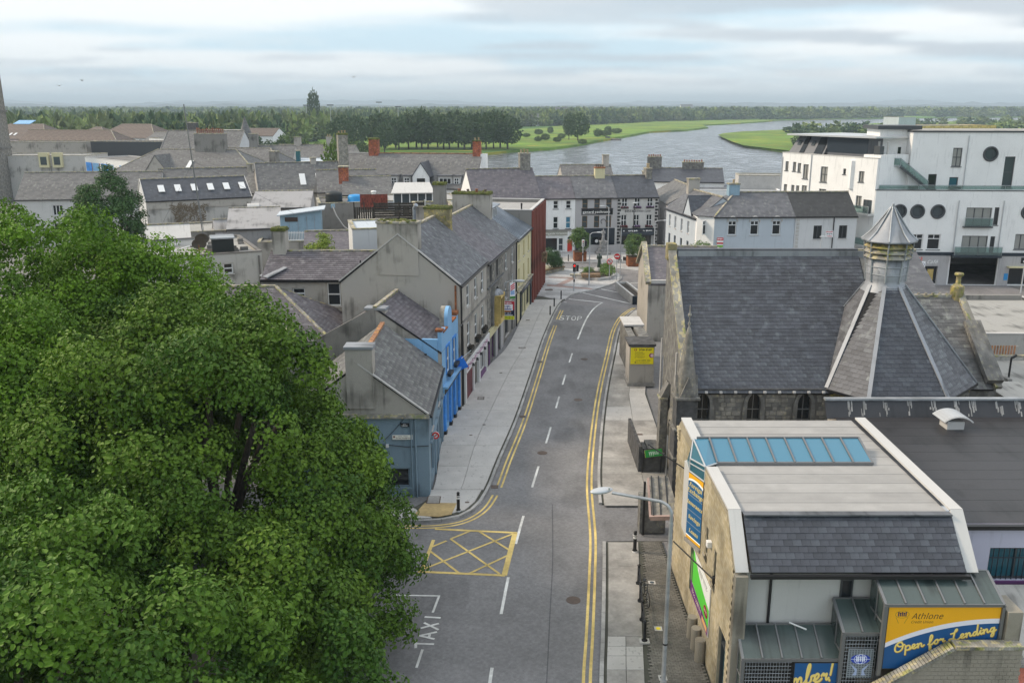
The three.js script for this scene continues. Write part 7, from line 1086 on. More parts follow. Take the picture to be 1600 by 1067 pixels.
function lampPost(x, d, h, label, arm = [-1.2, 0.3], m = 'lamp_grey') { const t = thing('lamp_post', label, 'street lamp', [x, d], 0); mesh('pole', cyl(0, 0.1, h, 0, 0.08, 0.055, 10), m, t); mesh('arm', tube([[0, h - 0.1, 0], [arm[0] * 0.3, h + 0.15, arm[1] * 0.3], [arm[0], h + 0.22, arm[1]]], 0.04), m, t); mesh('lamp_head', [new THREE.SphereGeometry(1, 14, 8).scale(0.4, 0.08, 0.16).translate(arm[0] * 1.2, h + 0.22, arm[1] * 1.2)], 'lamp_grey', t); return t; }
lampPost(9.3, 106.4, 6.3, 'slim grey lamp post rising from the pale island paving', [0.9, 0.2]); lampPost(13.5, 125.3, 7.4, 'tall grey lamp post in front of the pale grey shop', [-0.8, 0.2]); lampPost(16.5, 121.5, 8.2, 'tall dark lamp post in front of the bistro divider', [0.1, 0.1], 'black_paint'); lampPost(20.3, 127, 5.2, 'short lamp post by the bistro awning with an arm to the right', [1.2, 0.2]);
lampPost(58.8, 101.5, 6.3, 'grey lamp post before the apartment shopfronts at right', [0.9, 0.2]); lampPost(34.9, 100.5, 6.6, 'thin lamp post against the white house behind the church', [0.1, 0.05]);
function signPost(x, d, label, h, make, group) { const t = thing('road_sign', label, 'road sign', [x, d], 0, group); post(t, h); make(t, h); return t; }
const disc = (t, y, r, m) => mesh('sign_disc', [new THREE.CylinderGeometry(r, r, 0.03, 24).rotateX(Math.PI / 2).translate(0, y, 0.07)], m, t);
signPost(13.0, 109.8, 'round red no-entry sign on a pole beside the square', 3.4, (t, h) => { const d = disc(t, 3.05, 0.36, 'red_sign'); mesh('bar', bx(-0.26, 0.26, 2.98, 3.12, 0.086, 0.095), 'sign_white', d); });
signPost(12.05, 109.3, 'round white no-left-turn sign with red ring by the flower bed', 2.8, (t, h) => { const d = disc(t, 2.5, 0.36, 'sign_white'); mesh('ring', [new THREE.TorusGeometry(0.31, 0.05, 6, 24).translate(0, 2.5, 0.09), beam([-0.22, 2.72, 0.1], [0.22, 2.28, 0.1], 0.03, 0.06)], 'red_sign', d); mesh('arrow', [bx(0.02, 0.07, 2.34, 2.6, 0.088, 0.096), bx(-0.12, 0.07, 2.56, 2.62, 0.088, 0.096), new THREE.CircleGeometry(0.08, 3).rotateZ(Math.PI).translate(-0.14, 2.59, 0.093)], 'black_paint', d); });
signPost(13.45, 109.9, 'plain grey pole standing just right of the no-entry sign', 6.6, () => {});
function trafficLight(x, d, label, flip, red) { const t = thing('traffic_light', label, 'traffic light', [x, d], 0); post(t, 3.3, 0.06, 'lamp_grey'); const h = mesh('signal_head', [rbx(-0.17, 0.17, 2.4, 3.35, 0.05, 0.28, 0.03)], flip ? 'sign_white' : 'black_paint', t); mesh('hood', [rbx(0.22, 0.5, 2.45, 3.2, -0.05, 0.2, 0.03)], 'black_paint', h); [['red_sign', 3.12], ['frame_brown', 2.85], ['frame_grey', 2.58]].forEach(([m, y], i) => { const l = mesh('lens', [new THREE.CircleGeometry(0.1, 16).translate(0, y, 0.285)], i === 0 && red ? new THREE.MeshStandardMaterial({ color: 0xff2a1a, emissive: 0xff2010, emissiveIntensity: 1.2 }) : m, h); }); mesh('box', rbx(-0.1, 0.1, 1.2, 1.5, 0.05, 0.16), 'frame_grey', t); return t; }
trafficLight(7.25, 102.9, 'traffic light with its red lamp lit at the kerb of the square', false, true); trafficLight(9.75, 122.2, 'white-backed traffic signal in front of the left steel planter', true, false);
{ const t = thing('utility_cabinet', 'grey utility cabinet beside the right steel planter', 'cabinet', [18.5, 122.4], 0); mesh('body', [rbx(-0.4, 0.4, 0.1, 1.55, -0.25, 0.25, 0.03)], 'render_skyblue', t); mesh('door_line', bx(-0.01, 0.01, 0.2, 1.45, 0.251, 0.256), 'frame_grey', t); mesh('roof', rbx(-0.44, 0.44, 1.55, 1.62, -0.29, 0.29, 0.02), 'galv', t); }
{ const t = thing('parklet_planter', 'long grey planter box with a navy end at the right kerb', 'planter', [13.9, 95.9], 0.12); mesh('end_panel', rbx(-0.7, 0.7, 0.0, 0.95, -0.1, 0, 0.02), 'navy_paint', t); mesh('rim', [bx(-0.75, -0.5, 0, 1.0, -8, -0.11), bx(0.5, 0.75, 0, 1.0, -8, -0.11), bx(-0.75, 0.75, 0, 1.0, -8.2, -8.0)], 'concrete_c', t); mesh('soil', bx(-0.49, 0.49, 0.3, 0.8, -7.9, -0.12), 'soil', t); }
for (const [x, d, l] of [[14.9, 122.4, 'left'], [15.6, 121.9, 'right']]) { const t = thing('cafe_chair', `black cafe chair beside the right steel planter, ${l} of two`, 'chair', [x, d], rr(0, 3)); mesh('seat', rbx(-0.25, 0.25, 0.5, 0.58, -0.25, 0.25, 0.03), 'black_paint', t); mesh('backrest', rbx(-0.25, 0.25, 0.6, 1.05, -0.27, -0.2, 0.03), 'black_paint', t); for (const [a, b] of [[-1, -1], [1, -1], [-1, 1], [1, 1]]) mesh('leg', bar([a * 0.22, 0.1, b * 0.22], [a * 0.2, 0.5, b * 0.2], 0.02), 'black_paint', t); }
{ const f = (x, d, w, turn, label) => { const t = thing('street_barrier', label, 'barrier', [x, d], turn); for (let i = 0; i <= 8; i++) mesh('bar', bar([i * w / 8, 0.1, 0], [i * w / 8, 1.05, 0], 0.018), 'galv', t); mesh('rail', [bar([0, 1.05, 0], [w, 1.05, 0], 0.03), bar([0, 0.3, 0], [w, 0.3, 0], 0.02)], 'galv', t); }; f(5.2, 127.5, 2.4, 0.1, 'grey metal barrier in front of the Organic Grocers shopfront'); f(8.3, 127.3, 1.6, -0.2, 'grey metal barrier left of the stone statue');
  const w = thing('terrace_wall', 'curved low grey wall around the bistro terrace', 'wall', [0, 0], 0); mesh('wall', [prism([...smooth([[10.5, 131.6], [13.2, 130.9], [16.5, 131.4], [18.4, 130.2], [19.6, 127.6]]), ...smooth([[19.6, 127.6], [18.4, 130.2], [16.5, 131.4], [13.2, 130.9], [10.5, 131.6]]).map(p => [p[0] + 0.12, p[1] + 0.25])].reverse(), 0.1, 1.25)], 'render_palegrey', w); }
{ const t = thing('parking_sign', 'white parking sign with red heading on a pole outside the red-lettered cafe', 'sign', [47.6, 103.2], 0.12); post(t, 3.6); board('plate', t, canvasMat('parking_plate', 128, 128, (x, w, h) => { x.fillStyle = '#eeeef0'; x.fillRect(0, 0, w, h); x.fillStyle = '#b8283c'; x.fillRect(0, 0, 66, 22); x.fillRect(6, 94, 70, 16); x.strokeStyle = '#39406a'; x.lineWidth = 6; x.beginPath(); x.arc(92, 46, 24, 0, 7); x.stroke(); x.fillStyle = '#555'; strokes(x, 8, 40, 60, 18, 4); }), 1.15, 1.05, 0.03, 'sign_white', [0, 2.5, 0.1]); }
for (const [x, y, d, l] of [[-60, 24.5, 130, 'second from the left'], [-73, 24.2, 150, 'farthest left'], [-28, 26, 165, 'nearest the middle']]) { const t = thing('bird', 'tiny dark bird in flight against the sky, ' + l, 'bird', [x, d, y], rr(0, 3), 'birds in the sky'); mesh('body', [new THREE.SphereGeometry(1, 8, 6).scale(0.2, 0.06, 0.06), polyFace([[-0.06, 0, 0], [0.06, 0, 0], [0.0, 0.14, 0.42]], 0.02), polyFace([[0.06, 0, 0], [-0.06, 0, 0], [0.0, 0.14, -0.42]], 0.02)], 'bird_black', t); }

// ---------------------------------------------------------------- backs and roofs of the town on the left
seed(61);
{
  const wg = { frame: 'upvc', sill: 'concrete' };
  const wing = building('rear_wing', 'grey rear wing with slate roof and two white windows left of the great gable', [-18.6, 65.4], [-10.2, 65.2], 6.4, { eave: 8.6, ridge: 10.2, wall: 'render_grey', roofMat: 'slate_purple', slate: { gauge: 0.25, width: 0.33, singles: 260, lift: 0.03 }, category: 'house', wins: { front: [[2.25, 7.1, 0.95, 0.85, wg], [4.85, 6.6, 1.0, 1.75, wg]] } });
  chimney(wing, 0.7, -3.2, 8.2, 11.9, 1.0, 1.0, { mat: 'render_grey', cap: 'moss', moss: 3 }); mesh('vent_pipe', bar([7.4, 8.4, -0.2], [7.4, 10, -0.2], 0.06), 'black_paint', wing); mesh('roof_ledge', [rbx(6.4, 7.8, 6.0, 6.2, 0.2, 0.8), rbx(6.9, 7.8, 6.5, 7.4, 0.1, 0.5)], 'concrete_d', wing); mesh('roof_flashing', [beam([0.1, 8.75, -0.2], [1.3, 9.3, -1.4], 1.2, 0.06)], 'lead', wing);
  building('hipped_outbuilding', 'low outbuilding with a purple hipped slate roof, half hidden by the large trees', [-24.0, 57.4], [-11.6, 57.6], 9.0, { eave: 5.5, ridge: 8.7, hipR: 5.0, wall: 'render_grey', roofMat: 'slate_purple', slate: { gauge: 0.28, width: 0.36, singles: 140, hipSingles: 120 }, category: 'outbuilding' });
  building('valley_roof_shed', 'narrow slate lean-to filling the gap between blue shop and rear wing', [-13.4, 56.2], [-12.9, 62], 3.5, { eave: 5.0, ridge: 6.6, wall: 'render_dark', roofMat: 'slate_warm', category: 'outbuilding' });
  // flat-roofed house beside the trees
  const fl = building('flat_roof_house', 'grey flat-roofed house with a cluttered stained roof beside the tree crowns', [-31, 72.0], [-21.6, 76.6], 11, { eave: 8.9, roof: 'flat', wall: 'render_light', roofMat: 'membrane_grey', parapet: 0.15, copingMat: 'felt_grey', wins: { front: [[2.4, 6.2, 1.0, 1.4, wg], [7.2, 7.2, 0.8, 0.9, wg], [5.2, 6.8, 1.4, 1.2, { ...wg, glass: 'glass_blind' }]] } });
  mesh('roof_patch', bx(0.5, 5.5, 8.755, 8.76, -4, -0.6), 'membrane', fl); mesh('rain_pipe', bar([10.2, 0, 0.1], [10.2, 8.6, 0.1], 0.08), 'felt_grey', fl); mesh('roof_pipe', [bar([3, 8.8, -3], [5.2, 9.05, -5], 0.05), bar([1.4, 8.8, -5.4], [4.4, 9.0, -7], 0.05)], 'sign_white', fl); mesh('roof_debris', Array.from({ length: 16 }, () => { const x = rr(5, 10), z = rr(-8, -1.5); return rbx(x, x + rr(0.2, 0.9), 8.76, 8.76 + rr(0.1, 0.35), z, z + rr(0.15, 0.5), 0.03); }), 'felt_grey', fl);
  const tk = thing('roof_tank', 'dark square roof tank housing on the flat-roofed house', 'tank', [-25.1, 77.2, 8.76], 0.35); mesh('box', rbx(-0.9, 0.9, 0, 1.25, -0.9, 0.9, 0.04), 'tank_black', tk); mesh('lid', rbx(-1.0, 1.0, 1.25, 1.4, -1, 1, 0.03), 'galv', tk); mesh('base', rbx(-1.3, 1.3, -0.02, 0.18, -1.2, 1.2, 0.03), 'timber_dark', tk);
  for (const [x, d, label] of [[-27.3, 78.4, 'round mesh dish leaning beside the roof tank, left'], [-26.5, 75.3, 'rusty dish on a short stand in front of the roof tank']]) { const t = thing('satellite_dish', label, 'satellite dish', [x, d, 8.76], 0.3); mesh('dish', [new THREE.SphereGeometry(0.85, 16, 6, 0, Math.PI * 2, 0, 0.8).rotateX(-1.0).translate(0, 0.55, -0.3)], new THREE.MeshStandardMaterial({ color: lin(0.1, 0.085, 0.07), roughness: 0.8, side: THREE.DoubleSide }), t); mesh('stand', [bar([0, 0, 0], [0, 0.9, 0], 0.05), bar([-0.5, 0, 0], [0.5, 0, 0], 0.05)], 'corten', t); }
  const mast = thing('radio_mast', 'very tall thin lattice radio mast among the left roofs', 'mast', [-29.6, 86.0, 0], 0); mesh('mast_pole', [bar([0, 6, 0], [-0.9, 21.2, 0], 0.05), bar([0.2, 6, 0.1], [-0.85, 20.6, 0.05], 0.025)], 'frame_alu', mast); mesh('base', bar([0, 0, 0], [0, 6.2, 0], 0.12), 'frame_grey', mast); mesh('aerial', [bar([-0.85, 20.2, -0.5], [-0.85, 20.2, 0.5], 0.02), bar([-1.2, 19.6, 0], [-0.4, 19.6, 0], 0.02)], 'frame_alu', mast); mesh('guy_wire', [bar([-0.5, 16, 0], [7.6, 9.5, -9], 0.012, 4), bar([-0.5, 16, 0], [-9, 8, -12], 0.012, 4)], 'frame_grey', mast);
  // white hall with six rooflights
  const rl = building('white_hall', 'long white hall with a dark slate roof and six small rooflights', [-49.6, 122], [-37.2, 128.8], 8, { eave: 8.6, ridge: 11.2, wall: 'render_light', walls: { left: 'render_white_stained' }, roofMat: 'slate_dark', bargeMat: 'fascia_white', category: 'hall' });
  const Lr = rl.userData.L; for (let i = 0; i < 6; i++) { const u = Lr * (0.14 + i * 0.155); const w = mesh('rooflight', [polyFace([[u, 9.55, -1.2], [u + 0.8, 9.55, -1.2], [u + 0.8, 10.35, -2.4], [u, 10.35, -2.4]], 0.1)], 'upvc', rl); w.position.y = 0.12; }
  mesh('wall_band', bx(0, Lr, 7.4, 8.5, 0.003, 0.12), 'render_grey', rl); mesh('rain_pipe', [bar([0.2, 0, 0.1], [0.2, 8, 0.1], 0.07), bar([-0.1, 0, -7.5], [-0.1, 8.2, -7.5], 0.07)], 'render_light', rl);
  { const l = []; for (let i = 0; i < 420; i++) { const x = 3.8 + rr(0, 1) * 3.2, y = 1.8 + 6.2 * Math.pow(rnd(), 0.7), s = (y / 8), a = rr(0, 3.1), k = new THREE.PlaneGeometry(rr(0.04, 0.1), rr(0.3, 0.9)); k.rotateZ(a); k.translate(5.2 + (x - 5.2) * (0.5 + s), y, 0.15 + rr(0, 0.12)); l.push(k); } const c = thing('wall_creeper', 'dry brown creeper climbing the white hall wall', 'plant', [-49.6, 122], Math.atan2(6.8, 12.4)); stuff(mesh('stems', l, 'dry_creeper', c)); }
  for (const [x, d, s] of [[-31.2, 108.5, 'nearer the hall'], [-27.6, 111.5, 'nearer the sheds']]) { const t = thing('vent_duct', `pale blue vent duct with hooded white top, ${s}`, 'vent', [x, d, 0], 0.3); mesh('shaft', rbx(-0.6, 0.6, 3, 8.6, -0.6, 0.6, 0.03), 'shed_blue', t); const h = mesh('hood', [new THREE.CylinderGeometry(0.8, 0.8, 1.4, 16, 1, false, 0, Math.PI).rotateZ(Math.PI / 2).rotateX(-0.4).translate(0, 8.9, 0)], 'fascia_white', t); mesh('louvre', bx(-0.45, 0.45, 8.6, 9.1, 0.6, 0.74), 'black_paint', h); }
  const sh = building('sloping_lean_to', 'white metal lean-to roof in front of the vent ducts', [-34, 103], [-29.5, 105], 7, { eave: 5.4, ridge: 8.0, wall: 'corrugated', roofMat: 'corrugated', gutter: null, category: 'shed' });
  const low = building('low_yard_roof', 'long low flat grey roof in front of the white hall', [-46, 100], [-28.5, 107], 9, { eave: 6.9, roof: 'flat', wall: 'render_dark', roofMat: 'membrane_grey', parapet: 0.1 });
  building('white_lean_roof', 'white sheet-metal roof just above the big tree crown', [-37.6, 88], [-32.4, 90], 7, { eave: 7.6, ridge: 9.2, wall: 'render_light', roofMat: 'fascia_white', category: 'shed', gutter: null });
  building('corrugated_shed', 'corrugated grey metal shed beside the pale blue shed', [-30, 94], [-24.6, 95.4], 9, { eave: 8.5, ridge: 9.8, at: 0.92, wall: 'corrugated', roofMat: 'corrugated', category: 'shed' });
  building('corrugated_store', 'pale corrugated store with a sagging roof behind the sheds', [-31.5, 108], [-24.5, 109], 8, { eave: 9.2, ridge: 10.6, at: 0.8, wall: 'corrugated', roofMat: 'corrugated', category: 'shed' });
  // roof platform with the blue shed, tanks and timber terrace
  const pf = building('rear_extension', 'flat-roofed grey extension carrying the pale blue shed behind a white picket rail', [-26.2, 91.6], [-14.6, 93.6], 15, { eave: 7.45, roof: 'flat', wall: 'render_grey', roofMat: 'felt_grey', parapet: 0.06 });
  const bs = thing('blue_shed', 'pale blue sheet-clad shed with a lean-to roof on a flat roof', 'shed', [-24.3, 93.9, 7.4], 0.16); mesh('wall', [wallShape([[0, 0], [4.2, 0], [4.2, 3.05], [0, 2.55]], [], 3)], 'shed_blue', bs); mesh('lean_roof', [polyFace([[-0.3, 2.62, 0.4], [4.6, 3.2, 0.4], [4.6, 3.2, -3.4], [-0.3, 2.62, -3.4]], 0.1)], 'render_skyblue', bs); mesh('louvre', bx(0.5, 1.8, 1.9, 2.35, 0.01, 0.06), 'frame_brown', bs); mesh('panel_joint', [0.9, 1.8, 2.7, 3.5].map(u => bx(u, u + 0.04, 0.05, 2.5, 0.003, 0.03)), 'lead', bs);
  const pk = thing('picket_rail', 'white picket rail along the flat roof edge below the blue shed', 'railing', [-24.4, 92.15, 7.54], 0.16); for (let i = 0; i < 34; i++) mesh('picket', cached('picket', () => { const q = uvBox(bx(-0.035, 0.035, 0.1, 0.95, -0.02, 0.02)); q.userData.ready = true; return q; }), 'sign_white', pk).position.set(i * 0.16, 0, 0); mesh('rail', [bx(-0.1, 5.5, 0.75, 0.82, -0.06, -0.021), bx(-0.1, 5.5, 0.0, 0.1, -0.08, 0.06)], 'sign_white', pk);
  building('tank_house', 'dark grey block with two water tanks on top', [-21.4, 99.5], [-14.2, 101.3], 6.5, { eave: 10.6, roof: 'flat', wall: 'render_dark', roofMat: 'felt_grey', parapet: 0.05 });
  { const t = thing('water_tank', 'round black ribbed water tank on the dark block', 'water tank', [-20.1, 101.8, 10.56], 0); mesh('tank', [lathe([[0.001, 0], [0.95, 0], [0.95, 0.25], [0.9, 0.3], [0.95, 0.35], [0.95, 0.6], [0.9, 0.65], [0.95, 0.7], [0.95, 0.95], [0.8, 1.1], [0.25, 1.25], [0.001, 1.25]], 24)], 'tank_black', t); const b = thing('water_tank', 'squat bright blue water tank on the dark block', 'water tank', [-17.7, 102.2, 10.56], 0); mesh('tank', [lathe([[0.001, 0], [1.0, 0], [1.0, 0.1], [0.9, 0.18], [0.9, 0.55], [0.75, 0.75], [0.3, 0.82], [0.001, 0.82]], 24)], 'tank_blue', b); const v = thing('roof_ventilator', 'white cone-shaped ventilator between blue tank and timber terrace', 'roof vent', [-15.6, 101.8, 10.5], 0); mesh('cone', [lathe([[0.45, 0], [0.42, 0.3], [0.22, 0.9], [0.22, 1.1], [0.3, 1.12], [0.3, 1.3], [0.001, 1.35]], 16)], 'sign_white', v); }
  { const t = thing('flexible_hose', 'pale hose curling down the dark block beside the blue shed', 'hose', [-19.4, 98.9, 0], 0); mesh('hose', tube([[-0.3, 10.4, 0.1], [0.1, 9.4, 0.2], [0.9, 8.2, 0.3], [1.9, 7.6, 0.5]], 0.07), 'concrete_c', t); mesh('clamp', rbx(-0.5, -0.1, 10.2, 10.6, -0.3, 0.1), 'shed_blue', t); }
  building('small_slate_shed', 'dark slate-roofed shed below the tank block', [-19.5, 83], [-13.0, 84.2], 7, { eave: 7.0, ridge: 9.0, at: 0.8, wall: 'render_dark', roofMat: 'slate_purple', category: 'shed' });
  building('white_stair_box', 'small white rooftop box behind the great chimney', [-12.6, 70.5], [-9.6, 71.2], 6, { eave: 11.6, roof: 'flat', wall: 'render_white_stained', roofMat: 'render_skyblue', parapet: 0.05, category: 'outbuilding' });
  const tb = thing('timber_terrace', 'roof terrace fenced with dark horizontal boards', 'terrace', [-15.9, 90.5, 0], 0.1); mesh('deck', bx(0, 7.0, 9.4, 9.65, -9, 0), 'render_light', tb); mesh('wall', bx(0.2, 6.8, 0, 9.4, -9, -0.2), 'render_grey', tb);
  for (let i = 0; i < 8; i++) mesh('board', bx(2.0, 7.05, 9.66 + i * 0.245, 9.88 + i * 0.245, 0.0, 0.05), shadeSet('timber_dark')[i % 5], tb); for (let i = 0; i < 9; i++) mesh('slat', bx(0.0 + i * 0.22, 0.18 + i * 0.22, 9.66, 11.2, -0.02 + (i === 8 ? 0.0 : 0), 0.03), shadeSet('timber_dark')[(i * 3) % 5], tb); mesh('fence_post', [0.0, 1.0, 2.0, 4.5, 7.0].map(u => bx(u - 0.06, u + 0.06, 9.5, 11.7, -0.1, -0.021)), 'timber_dark', tb); mesh('inner_fence', [bx(0.3, 3.2, 10.4, 12.0, -5, -4.9)], 'timber_red', tb); mesh('end_post', bx(7.06, 7.2, 8.2, 11.9, -0.05, 0.1), 'fascia_white', tb);
  const cs = thing('conservatory', 'white glazed conservatory with a shallow white roof on the timber terrace', 'conservatory', [-12.6, 95.6, 9.66], 0.12); mesh('roof', [polyFace([[-0.2, 2.5, 0.3], [4.4, 2.5, 0.3], [4.0, 3.3, -3.4], [0.2, 3.3, -3.4]], 0.1)], 'fascia_white', cs); mesh('frame', [0, 0.85, 1.7, 2.55, 3.4, 4.1].map(u => bx(u, u + 0.1, 0, 2.45, -0.1, 0)).concat([bx(0, 4.2, 1.1, 1.2, -0.09, -0.01), bx(0, 0.1, 0, 2.45, -3.2, -0.1)]), 'upvc', cs); mesh('glazing', [bx(0.1, 4.1, 0.05, 2.4, -0.06, -0.04)], 'glass_mid', cs);
  for (const [x, d, h, s] of [[-9.4, 86.4, 12.5, 'left'], [-8.2, 86.9, 12.4, 'right']]) { const t = thing('roof_vent', `slim metal roof vent behind the lichen-covered stone chimney, ${s} of two`, 'roof vent', [x, d, 0], 0, 'slim vents behind the stone chimney'); mesh('pipe', [bar([0, 9, 0], [0, h - 1, 0], 0.18), bar([0, h - 1, 0], [0.25, h - 0.6, 0.3], 0.2)], 'zinc', t); }
  building('back_yard_store', 'low grey store with parapet between terrace and dormer house', [-14.8, 106], [-6.2, 107.6], 8, { eave: 10.2, roof: 'flat', wall: 'render_white_stained', roofMat: 'membrane', parapet: 0.05, category: 'outbuilding', wins: { front: [[1.5, 7.8, 0.8, 1.4], [5.6, 7.8, 0.8, 1.4]] } });
  building('weathered_box', 'stained cement stair box left of the mossy broad chimney', [-9.5, 88.5], [-5.6, 89.2], 5, { eave: 11.4, roof: 'flat', wall: 'render_grey', roofMat: 'felt_grey', parapet: 0.3, category: 'outbuilding' });
  // dormer house with red brick stacks
  const dh = building('dormer_house', 'long grey-roofed house with white dormers, pointed gablet and red brick chimneys', [-25.6, 150], [-6.0, 147.6], 15, { eave: 8.0, ridge: 13.2, wall: 'render_white', roofMat: 'slate_warm', ridgeMat: 'ridge_red', category: 'house', wins: { front: [2, 6.2, 10.2].map(u => [u, 5.2, 1.0, 1.6, { style: 'four' }]) } });
  chimney(dh, 1.0, -7.5, 11, 15.6, 1.6, 1.3, { mat: 'brick_red', cap: 'moss', moss: 2.5 }); chimney(dh, 18.9, -7.5, 11.4, 15.4, 1.3, 1.3, { mat: 'brick_red', cap: 'moss', pots: 2 });
  for (const [u, w] of [[0.9, 1.2], [3.1, 1.2], [5.3, 1.3], [7.5, 1.3], [13.4, 2.4], [15.9, 1.2]]) { const d = mesh('dormer', [bx(u, u + w, 8.4, 9.9, -3.6, -1.0)], 'fascia_white', dh); mesh('dormer_roof', [bx(u - 0.2, u + w + 0.2, 9.9, 10.05, -4.6, -0.7)], 'slate', d); const q = mesh('dormer_window', windowGeo(+(w - 0.4).toFixed(2), 1.0, w > 2 ? 'three' : 'four'), 'upvc', d); q.position.set(u + 0.2, 8.6, -0.93); const p = mesh('pane', boxGeo(+(w - 0.46).toFixed(3), 0.94, 0.012), 'glass_dark', q); p.position.set(0.03, 0.03, -0.045); }
  const gb = mesh('gablet', [wallShape([[9.4, 8.1], [12.2, 8.1], [12.2, 10.0], [10.8, 12.0], [9.4, 10.0]], [[10.1, 8.5, 11.5, 9.6]], 0.25).translate(0, 0, 0.3)], 'render_white', dh); mesh('gablet_roof', [polyFace([[10.8, 12.15, 0.4], [10.8, 12.15, -6], [9.2, 9.8, -2.6], [9.2, 9.8, 0.4]], 0.1), polyFace([[10.8, 12.15, -6], [10.8, 12.15, 0.4], [12.4, 9.8, 0.4], [12.4, 9.8, -2.6]], 0.1)], 'slate_dark', gb); mesh('gablet_pane', bx(10.1, 11.5, 8.5, 9.6, 0.1, 0.14), 'glass_dark', gb);
  mesh('end_pier', bx(19.6, 20.6, 0, 13.2, -8.3, -6.8), 'render_white', dh);
}
// ordinary roofs, ridge lines as in the photograph; each its own house
{
  const H = (name, label, a, b, W, eave, ridge, roofMat, o = {}, ch = []) => { const g = building(name, label, a, b, W, { eave, ridge, roofMat, wall: 'render_grey', category: 'house', ...o }); for (const [k, y, w, d, c] of ch) chimney(g, g.userData.L * k, -W * 0.5, ridge - 1, y, w, d, c || {}); return g; };
  const wn = { style: 'plain', frame: 'frame_grey', sill: null };
  H('cement_roof_house', 'long house with a weathered cement-grey roof at the left, behind the large trees', [-75.5, 137], [-55, 139.5], 10, 7.3, 11.0, 'slate_warm', { wall: 'render_pale', wins: { front: [[5.2, 4.8, 1.5, 1.6, { style: 'three' }], [9.4, 4.8, 1.5, 1.6, { style: 'three' }], [5.2, 2.0, 1.6, 1.6, wn]] } });
  H('cement_roof_wing', 'grey cement-roofed wing directly behind the dark round tree', [-55.5, 142], [-40, 147], 8, 8.2, 11.3, 'slate_warm');
  const hp = H('hipped_hall', 'hipped slate hall with a huge chimney stack carrying a row of red pots', [-76, 170], [-46.5, 166.5], 14, 8.8, 13.0, 'slate_warm', { hipL: 7, hipR: 7, wall: 'render_white_stained', wins: { front: [[4, 6.2, 1.1, 1.3, wn], [7, 6.2, 1.1, 1.3, wn], [14.5, 5.8, 1.1, 1.5, wn], [18, 5.8, 1.1, 1.5, wn]] } }, [[0.6, 16.0, 6.0, 1.4, { mat: 'render_dark', pots: 14, potMat: ['terracotta', 'ridge_red', 'brick_red'], potH: 0.9 }]]);
  mesh('front_gable', [wallShape([[7.5, 8.6], [12.5, 8.6], [10, 12.2]], [], 0.3).translate(0, 0, 0.1)], 'render_grey', hp); mesh('front_gable_roof', [polyFace([[10, 12.3, 0.2], [10, 12.3, -6], [7.2, 8.5, -0.3], [7.2, 8.5, 0.2]], 0.1), polyFace([[10, 12.3, -6], [10, 12.3, 0.2], [12.8, 8.5, 0.2], [12.8, 8.5, -0.3]], 0.1)], 'slate_warm', hp); mesh('rooflight', [polyFace([[15, 9.8, -1.5], [15.8, 9.8, -1.5], [15.8, 11.0, -3.4], [15, 11.0, -3.4]], 0.1)], 'upvc', hp).position.set(0, 0.15, 0);
  H('hipped_house', 'hipped slate house right of the huge chimney stack', [-61.5, 180], [-44.5, 177], 11, 9.2, 12.9, 'slate_warm', { hipR: 5 });
  H('parish_barn', 'tall pale slate-roofed barn-like hall above the hipped roofs', [-80, 206.5], [-62, 205], 12, 10.4, 15.6, 'slate_warm', { wall: 'render_white_stained', bargeMat: 'concrete_d', wins: { front: [[4, 6.5, 1.5, 2, wn]] } });
  H('gabled_house', 'gabled grey house with a dark end wall right of the hipped slate house', [-57.6, 196], [-47.5, 196], 10, 8.6, 12.7, 'slate_warm', {}, [[0.1, 15.2, 1.8, 1.2, { mat: 'render_dark' }]]);
  H('gabled_house', 'gabled house with two small stacks beyond the pale steel roof', [-59, 224], [-45, 222], 10, 8.6, 11.8, 'slate_warm', {}, [[0.35, 13.6, 1.6, 1, {}], [0.95, 13.4, 1.5, 1, {}]]); H('gabled_house', 'small gabled house, right one of the pair beyond the pale steel roof', [-46.5, 221], [-39, 220], 10, 8.6, 11.8, 'slate_warm', {}, [[0.1, 13.8, 1.2, 1, { pots: 2 }]]);
  building('steel_roof_store', 'wide low store with pale bluish metal roof behind gabled houses', [-50, 194], [-33, 192], 14, { eave: 9.6, roof: 'flat', wall: 'render_palegrey', roofMat: 'render_skyblue', parapet: 0.05, copingMat: 'render_skyblue' });
  H('slate_cottage', 'front gabled cottage with dark end wall and light ridge, left of the skylit roof', [-50.5, 146], [-38, 144], 9, 7.6, 10.7, 'slate_warm', { ridgeMat: 'concrete_c' }, [[0.55, 11.9, 0.9, 0.8, {}]]);
  H('slate_cottage', 'gabled cottage behind the front cottage, with turquoise chimney liner', [-44.5, 160], [-33, 157], 9, 7.4, 11.0, 'slate_warm', {}, [[0.05, 13.2, 1.3, 1.3, { mat: 'render_dark' }], [0.45, 13.4, 0.6, 0.6, { mat: 'glass_teal' }]]);
  const sk = H('skylit_house', 'steep slate roof with two white rooflights and a tall weathered stack', [-39.5, 141], [-25.5, 146], 10, 7.8, 12.2, 'slate_warm', { bargeMat: 'concrete_d' }, [[0.95, 16.6, 1.6, 1.6, { mat: 'stone_c', cap: 'moss', pots: 3, moss: 1.5 }], [0.62, 12.9, 0.9, 0.9, { mat: 'render_grey' }]]); for (const u of [6.6, 9.2]) mesh('rooflight', [polyFace([[u, 8.8, -1.1], [u + 0.9, 8.8, -1.1], [u + 0.9, 10.4, -2.9], [u, 10.4, -2.9]], 0.1)], 'upvc', sk).position.set(0, 0.15, 0);
